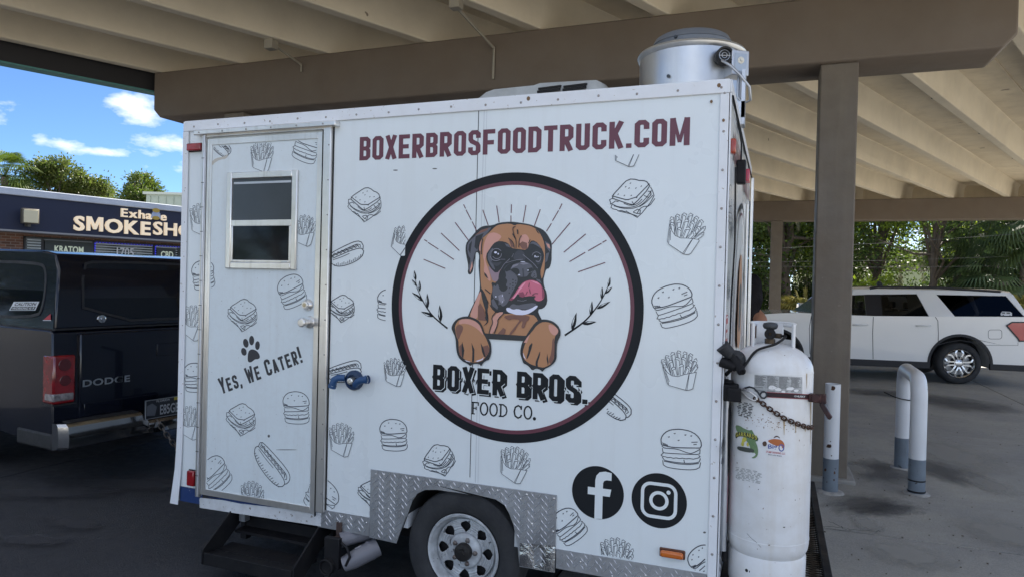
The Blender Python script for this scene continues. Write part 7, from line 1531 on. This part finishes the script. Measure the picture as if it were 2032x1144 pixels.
# flood light on the fascia
a_ = SH(52, 430); fl = thing('flood_light', 'cream square flood light mounted on the navy fascia', 'flood light', tuple(SM(.1)((a_[0], a_[1]))))
t = MB(); c_ = SM(.22)((a_[0], a_[1])); t.obox(c_, se*.20, sn*.07, (0, 0, .20)); build(t, 'lamp_housing', M('lamp_case', (.10, .09, .07), .5), fl, bevel=.02)
t = MB(); t.obox(c_+sn*.072+Vector((0, 0, -.0)), se*.17, sn*.006, (0, 0, .17)); build(t, 'lamp_glass', M('lamp_glass_cream', (.62, .56, .38), .3), fl, bevel=.01)
t = MB(); t.obox(SM(.10)((a_[0], a_[1]-.22)), se*.04, sn*.09, (0, 0, .05)); build(t, 'lamp_arm', MATS['lamp_case'], fl)
# pale metal building behind the shop
Pm = atD(290, 400, 34); mb_ = thing('metal_building', 'pale green metal building showing above the shop roof', 'building', (Pm.x, Pm.y, 0)); er = RT.copy(); er.z = 0; er.normalize(); ef = Vector((-er.y, er.x, 0))
ztm = atD(330, 386, 34).z; t = MB(); t.obox(Pm+er*5.0+ef*3+Vector((0, 0, ztm/2-Pm.z)), er*5.0, ef*3, (0, 0, ztm/2)); build(t, 'wall', M('metal_wall_green', (.42, .47, .38), .6, var=(1, .2)), mb_)
t = MB()
for k in range(26): t.obox(Pm+er*(.2+.38*k)+ef*(-.02)+Vector((0, 0, ztm/2-Pm.z)), er*.02, ef*.02, (0, 0, ztm/2-.1))
build(t, 'wall_ribs', MATS['metal_wall_green'], mb_, kind='stuff'); t = MB(); t.obox(Pm+er*5+ef*3+Vector((0, 0, ztm-Pm.z+.04)), er*5.12, ef*3.12, (0, 0, .06)); build(t, 'roof', M('metal_roof', (.5, .53, .45), .5), mb_)

# ------------------------------------------------------------------ vegetation
def leafobj(name, pts, dirs, ln, wd, mat, parent, local=True, seed=0, stuff=True):
    n = len(pts); r = np.random.default_rng(seed); up = r.normal(size=(n, 3)); d = dirs/np.linalg.norm(dirs, axis=1)[:, None]; s = np.cross(d, up); s /= np.linalg.norm(s, axis=1)[:, None]+1e-9
    L_ = (ln*r.uniform(.6, 1.3, n))[:, None]; W__ = (wd*r.uniform(.6, 1.3, n))[:, None]
    v = np.stack([pts, pts+d*L_*.45+s*W__, pts+d*L_, pts+d*L_*.45-s*W__], 1).reshape(-1, 3)
    me = bpy.data.meshes.new(name); me.vertices.add(4*n); me.vertices.foreach_set('co', v.reshape(-1)); me.loops.add(4*n); me.loops.foreach_set('vertex_index', np.arange(4*n, dtype=np.int32)); me.polygons.add(n); me.polygons.foreach_set('loop_start', np.arange(0, 4*n, 4, dtype=np.int32)); me.update(calc_edges=True)
    me.materials.append(mat); o = bpy.data.objects.new(name, me); col.objects.link(o); o.parent = parent; PW[o.name] = PW[parent.name]
    if stuff: o['kind'] = 'stuff'
    return o
def make_tree(name, label, loc, height, crownr, seed, nclump=90, per=130, leaf=.13, mat=LEAF_A, mat2=None, trunkr=.2, cz=.62, crownh=.4, droop=0, group=None, moss=0, low=0):
    r = np.random.default_rng(seed); o = thing(name, label, 'tree', loc, r.uniform(0, 6.28), group)
    lobes = []
    for i in range(11):
        a_ = r.uniform(0, 6.28); rr = r.uniform(.15, .72)*crownr; z = height*(cz+r.uniform(-.9, .9)*crownh*.6); lobes.append((np.array([rr*math.cos(a_), rr*math.sin(a_), z]), crownr*r.uniform(.30, .48)))
    lobes.append((np.array([0, 0, height*(cz+crownh*.55)]), crownr*.4))
    pts = []; dr = []
    for i in range(nclump):
        c, R__ = lobes[r.integers(len(lobes))]; u = r.normal(size=3); u /= np.linalg.norm(u); cc = c+u*R__*r.uniform(.6, 1.05)*np.array([1, 1, .8])
        n = int(per*r.uniform(.5, 1.4)); q = cc+r.normal(size=(n, 3))*crownr*.10*np.array([1, 1, .75]); pts.append(q); dd = (q-c)/R__+r.normal(size=(n, 3))*.6+np.array([0, 0, -droop]); dr.append(dd)
    pts = np.concatenate(pts); dr = np.concatenate(dr); zs = pts[:, 2] > low; pts = pts[zs]; dr = dr[zs]
    if mat2: k = r.random(len(pts)) < .35; leafobj('crown', pts[~k], dr[~k], leaf, leaf*.28, mat, o, seed=seed); leafobj('crown', pts[k], dr[k], leaf, leaf*.28, mat2, o, seed=seed+1)
    else: leafobj('crown', pts, dr, leaf, leaf*.28, mat, o, seed=seed)
    t = MB(); P = [Vector((0, 0, -.1))]; 
    for k in range(1, 7): P.append(Vector((r.normal()*.10, r.normal()*.10, height*cz*k/6)))
    t.tube(P, [trunkr*1.25, trunkr, trunkr*.85, trunkr*.75, trunkr*.62, trunkr*.5, trunkr*.35], 10); build(t, 'trunk', BARK, o, local=True, smooth=60)
    for c, R__ in lobes:
        k = r.integers(2, 5); a = P[k]; b = Vector(c); mid = (a+b)/2+Vector(r.normal(size=3)*.2); t = MB(); t.tube([a, mid, b, b+(b-mid)*.35], [trunkr*.42, trunkr*.28, trunkr*.15, .02], 7); build(t, 'limb', BARK, o, local=True, smooth=60)
    if moss:
        mp_ = []; 
        for i in range(moss):
            c, R__ = lobes[r.integers(len(lobes))]; q = c+np.array([r.normal()*R__*.7, r.normal()*R__*.7, -R__*.5]); L__ = r.uniform(.5, 1.6); nn = 90
            zz_ = r.uniform(0, 1, nn); mp_.append(np.stack([q[0]+r.normal(size=nn)*.09*(1-zz_*.7), q[1]+r.normal(size=nn)*.09*(1-zz_*.7), q[2]-zz_*L__], 1))
        mp_ = np.concatenate(mp_); leafobj('hanging_moss', mp_, np.tile([0, 0, -1.], (len(mp_), 1))+r.normal(size=(len(mp_), 3))*.25, .22, .015, MOSS, o, seed=seed+5)
    return o
def copy_thing(o, loc, rz, label, scale=1):
    c = o.copy(); col.objects.link(c); c.location = loc; c.rotation_euler = (0, 0, rz); c.scale = (scale,)*3; c['label'] = label
    for ch in o.children: k = ch.copy(); col.objects.link(k); k.parent = c
    return c
def G0(px, D): p = atD(px, 572, D); return (p.x, p.y, 0)
GR_ = 'trees beyond the canopy'
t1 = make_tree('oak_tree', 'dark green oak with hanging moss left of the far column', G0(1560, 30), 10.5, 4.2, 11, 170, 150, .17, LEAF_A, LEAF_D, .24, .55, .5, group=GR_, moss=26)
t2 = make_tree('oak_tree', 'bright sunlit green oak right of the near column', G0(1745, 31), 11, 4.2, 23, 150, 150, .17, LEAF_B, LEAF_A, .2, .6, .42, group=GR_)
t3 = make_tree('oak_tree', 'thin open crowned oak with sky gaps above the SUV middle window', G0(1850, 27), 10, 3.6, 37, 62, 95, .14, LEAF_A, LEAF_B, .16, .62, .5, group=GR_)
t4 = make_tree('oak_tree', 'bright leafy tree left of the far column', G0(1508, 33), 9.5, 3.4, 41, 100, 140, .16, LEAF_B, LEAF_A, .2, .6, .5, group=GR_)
copy_thing(t1, G0(1660, 36), 2.2, 'shaded oak with moss hidden partly by the near column', 1.05)
copy_thing(t1, G0(1930, 37), 4.0, 'dark oak behind the palms at the right edge', 1.1)
copy_thing(t1, G0(2080, 30), 5.0, 'dark oak just beyond the right end of the lot', 1.0)
copy_thing(t1, G0(1430, 36), 3.0, 'dark oak hidden behind the trailer end', 1.0)
copy_thing(t2, G0(1960, 50), 3.3, 'farthest green oak behind the palm fronds', 1.25)
# undergrowth hedge closing the view under the crowns
def bush(name, label, loc, h, rad, seed, n, leaf, mat, mat2=None, cat='bush', group='bushes beyond the canopy'):
    r = np.random.default_rng(seed); o = thing(name, label, cat, loc, 0, group); pts = []; dr = []
    for i in range(n//80):
        u = r.normal(size=3); u[2] = abs(u[2]); u /= np.linalg.norm(u); c = u*np.array([rad, rad, h])*r.uniform(.45, 1); q = c+r.normal(size=(80, 3))*rad*.12; pts.append(q); dr.append(np.tile(u, (80, 1))+r.normal(size=(80, 3))*.5)
    pts = np.concatenate(pts); dr = np.concatenate(dr); k = pts[:, 2] > .02; pts = pts[k]; dr = dr[k]
    k = r.random(len(pts)) < (.4 if mat2 else 0); leafobj('foliage', pts[~k], dr[~k], leaf, leaf*.3, mat, o, seed=seed)
    if mat2: leafobj('foliage', pts[k], dr[k], leaf, leaf*.3, mat2, o, seed=seed+1)
    t = MB()
    for i in range(6): a_ = i*1.05; t.tube([Vector((0, 0, 0)), Vector((math.cos(a_)*rad*.3, math.sin(a_)*rad*.3, h*.4)), Vector((math.cos(a_)*rad*.6, math.sin(a_)*rad*.6, h*.75))], [.04, .03, .01], 6)
    build(t, 'stem', BARK, o, local=True); return o
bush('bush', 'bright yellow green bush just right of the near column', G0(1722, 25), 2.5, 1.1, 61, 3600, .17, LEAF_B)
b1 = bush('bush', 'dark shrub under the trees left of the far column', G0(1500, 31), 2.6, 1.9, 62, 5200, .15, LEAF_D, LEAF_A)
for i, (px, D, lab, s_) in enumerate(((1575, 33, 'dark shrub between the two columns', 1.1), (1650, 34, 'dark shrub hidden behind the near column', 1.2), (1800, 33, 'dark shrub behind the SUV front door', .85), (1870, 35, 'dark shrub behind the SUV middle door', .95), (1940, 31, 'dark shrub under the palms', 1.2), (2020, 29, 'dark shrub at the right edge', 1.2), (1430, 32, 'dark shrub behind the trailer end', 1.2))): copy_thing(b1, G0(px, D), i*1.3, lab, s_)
def fan_leaf(mb, c, d, up, size, nb=15, w_=.02):
    d = d.normalized(); s_ = d.cross(up).normalized(); u2 = s_.cross(d)
    for i in range(nb):
        a_ = R(-75+150*i/(nb-1)); e = d*math.cos(a_)+s_*math.sin(a_); tip = c+e*size*(1-.12*abs(math.sin(a_)))-Vector((0, 0, 1))*size*.30; mid = c+e*size*.55; n_ = s_*math.cos(a_)-d*math.sin(a_)
        mb.add([c, mid-n_*w_+u2*.01, tip, mid+n_*w_], [(0, 1, 2, 3)])
def palm(name, label, loc, h, seed, nl=34, size=.8, mat=LEAF_P, mat2=None, cat='palm tree', trunk=True, spread=1.0, group='palms beyond the canopy'):
    lo_, dr_ = (-55, -.45) if trunk else (8, .15)
    r = random.Random(seed); o = thing(name, label, cat, loc, 0, group); crown = MB()
    for i in range(nl):
        a_ = r.uniform(0, 6.283); el = R(r.uniform(lo_, 80)); st_ = Vector((0, 0, h)); d = Vector((math.cos(a_)*math.cos(el), math.sin(a_)*math.cos(el), math.sin(el))); end = st_+d*spread*r.uniform(.7, 1.05); crown.tube([st_, (st_+end)/2+Vector((0, 0, .06)), end], .012, 4); dd2 = (d+Vector((0, 0, dr_))).normalized(); fan_leaf(crown, end, dd2, Vector((0, 0, 1)) if abs(dd2.z) < .9 else Vector((1, 0, 0)), size*r.uniform(.8, 1.15), 17, size*.035)
    build(crown, 'fronds', mat, o, local=True, recalc=False, kind='stuff')
    if trunk:
        t = MB(); t.tube([Vector((0, 0, -.1)), Vector((.05, 0, h*.5)), Vector((0, 0, h))], [.2, .17, .16], 12); build(t, 'trunk', M('palm_bark', (.16, .14, .12), .95, var=(8, .6, (.07, .06, .05)), bump=(20, .8, .03)), o, local=True, smooth=60)
    return o
p1 = palm('fan_palm', 'tall fan palm with hanging fronds near the right edge', G0(1968, 26), 4.4, 3, 46, 1.05, LEAF_P, spread=1.2)
copy_thing(p1, G0(2035, 24), 2, 'fan palm cut off by the right edge', .95); copy_thing(p1, G0(1900, 29), 4, 'fan palm left of the tall one', .85)
p2 = palm('fan_palm', 'short fan palm drooping low behind the SUV rear', G0(1990, 24), 2.2, 7, 38, 1.0, LEAF_P, spread=.9)
copy_thing(p2, G0(1945, 27), 1, 'short fan palm behind the SUV quarter window', 1.0)
palm('fan_palm', 'yellow sunlit fan palm left of the near column', G0(1600, 24), .75, 9, 30, .72, LEAF_Y, cat='palm bush', trunk=False, spread=.6)
palm('fan_palm', 'small pale palm bush behind the SUV tail', G0(2040, 22), .9, 19, 22, .6, LEAF_Y, cat='palm bush', trunk=False, spread=.5)
palm('fan_palm', 'fan palm poking up above the shop at the left edge', G0(5, 38), atD(5, 352, 38).z, 12, 44, 1.1, LEAF_A, spread=1.1)
bush('bush', 'low dry hedge between the columns', G0(1560, 23.5), .8, .9, 70, 2400, .1, leafmat('dry_leaf', (.16, .12, .06), .4), LEAF_Y)
# house and fence seen through the SUV window
hp = atD(1790, 600, 46); hh = thing('pale_house', 'pale green house far behind the SUV', 'house', (hp.x, hp.y, 0)); t = MB(); t.obox((hp.x, hp.y+3, 1.5), RT*6, ef*3, (0, 0, 1.5)); build(t, 'wall', M('house_wall', (.40, .44, .26), .7), hh); t = MB(); t.prism([(-6.5, 0), (6.5, 0), (5, 1.4), (-5, 1.4)], lambda p: Vector((hp.x, hp.y-.2, 3.01+p[1]))+er*p[0], ef*6.5); build(t, 'roof', M('house_roof', (.2, .17, .14), .8), hh)
fp = atD(1790, 610, 30); fe = thing('picket_fence', 'white picket fence glimpsed through the SUV window', 'fence', (fp.x, fp.y, 0)); 
for k in range(2): t = MB(); t.bar(Vector((fp.x, fp.y, .45+.4*k))-er*4, Vector((fp.x, fp.y, .45+.4*k))+er*4, .03, .07); build(t, 'rail', BW, fe)
t0 = MB(); t0.box(-.035, .035, -.012, .012, 0, 1.0); base = None
for k in range(40):
    if base is None: base = build(t0, 'picket', BW, fe, local=True)
    else: base = base.copy(); col.objects.link(base)
    base.location = er*(-3.9+.2*k); base.location.y -= .03
# trees over the shop
t5 = make_tree('broadleaf_tree', 'large rounded tree rising over the shop roof', G0(118, 40), atD(118, 318, 40).z, 2.35, 51, 230, 150, .17, leafmat('left_leaf', (.085, .12, .04), .4), LEAF_A, .25, .74, .30, group='trees behind the shop')
t6 = make_tree('broadleaf_tree', 'smaller open tree rising over the shop right of the large one', G0(275, 36), atD(275, 345, 36).z, 1.6, 57, 110, 130, .15, LEAF_A, MATS['left_leaf'], .18, .74, .34, group='trees behind the shop')
copy_thing(t5, G0(172, 44), 2, 'lower right shoulder tree beside the large rounded one', .90); copy_thing(t6, G0(215, 40), 1, 'low tree between the two over the shop', .86); copy_thing(t6, G0(372, 42), 3, 'tree top just left of the trailer edge', .93); copy_thing(t5, G0(-80, 45), 4, 'tree beyond the left edge', .9)
# utility wires across the back
for (a_, b_, D) in (((1490, 0, 495), (2040, 0, 463), 23), ((1490, 0, 520), (2040, 0, 508), 23.5), ((1490, 0, 528), (2040, 0, 527), 24)):
    A_ = atD(a_[0]-600, a_[2]+20, D+1); B_ = atD(b_[0]+500, b_[2]-25, D); A2 = atD(a_[0], a_[2], D); B2 = atD(b_[0], b_[2], D)
    w_ = thing('overhead_wire', {495: 'highest thin overhead wire across the trees', 520: 'middle thin overhead wire across the trees', 528: 'lowest thin overhead wire across the trees'}[a_[2]], 'wire', tuple(A2), 0, 'overhead wires'); t = MB(); t.tube([A2+(A2-B2)*.6, A2, (A2+B2)/2-Vector((0, 0, .05)), B2, B2+(B2-A2)*.5], .0045, 5); build(t, 'cable', M('wire_grey', (.10, .105, .105), .8), w_)

for x_, y_, s_, lb in ((-19, -20, 1.0, 'leftmost unseen oak added behind the photographer to darken reflections'), (-13, -23, 1.1, 'second unseen oak added behind the photographer to darken reflections'), (-25, -13, 1.0, 'unseen oak added to the left behind the photographer to darken reflections'), (-27, -6, 1.0, 'unseen oak added left of the truck to darken its reflections'), (-24, -1.5, .9, 'unseen oak added nearest the shop wall to darken the truck reflections')): copy_thing(t1, (x_, y_, 0), x_*1.7, lb, s_)  # unseen oaks added to darken reflections in the truck paint and door window
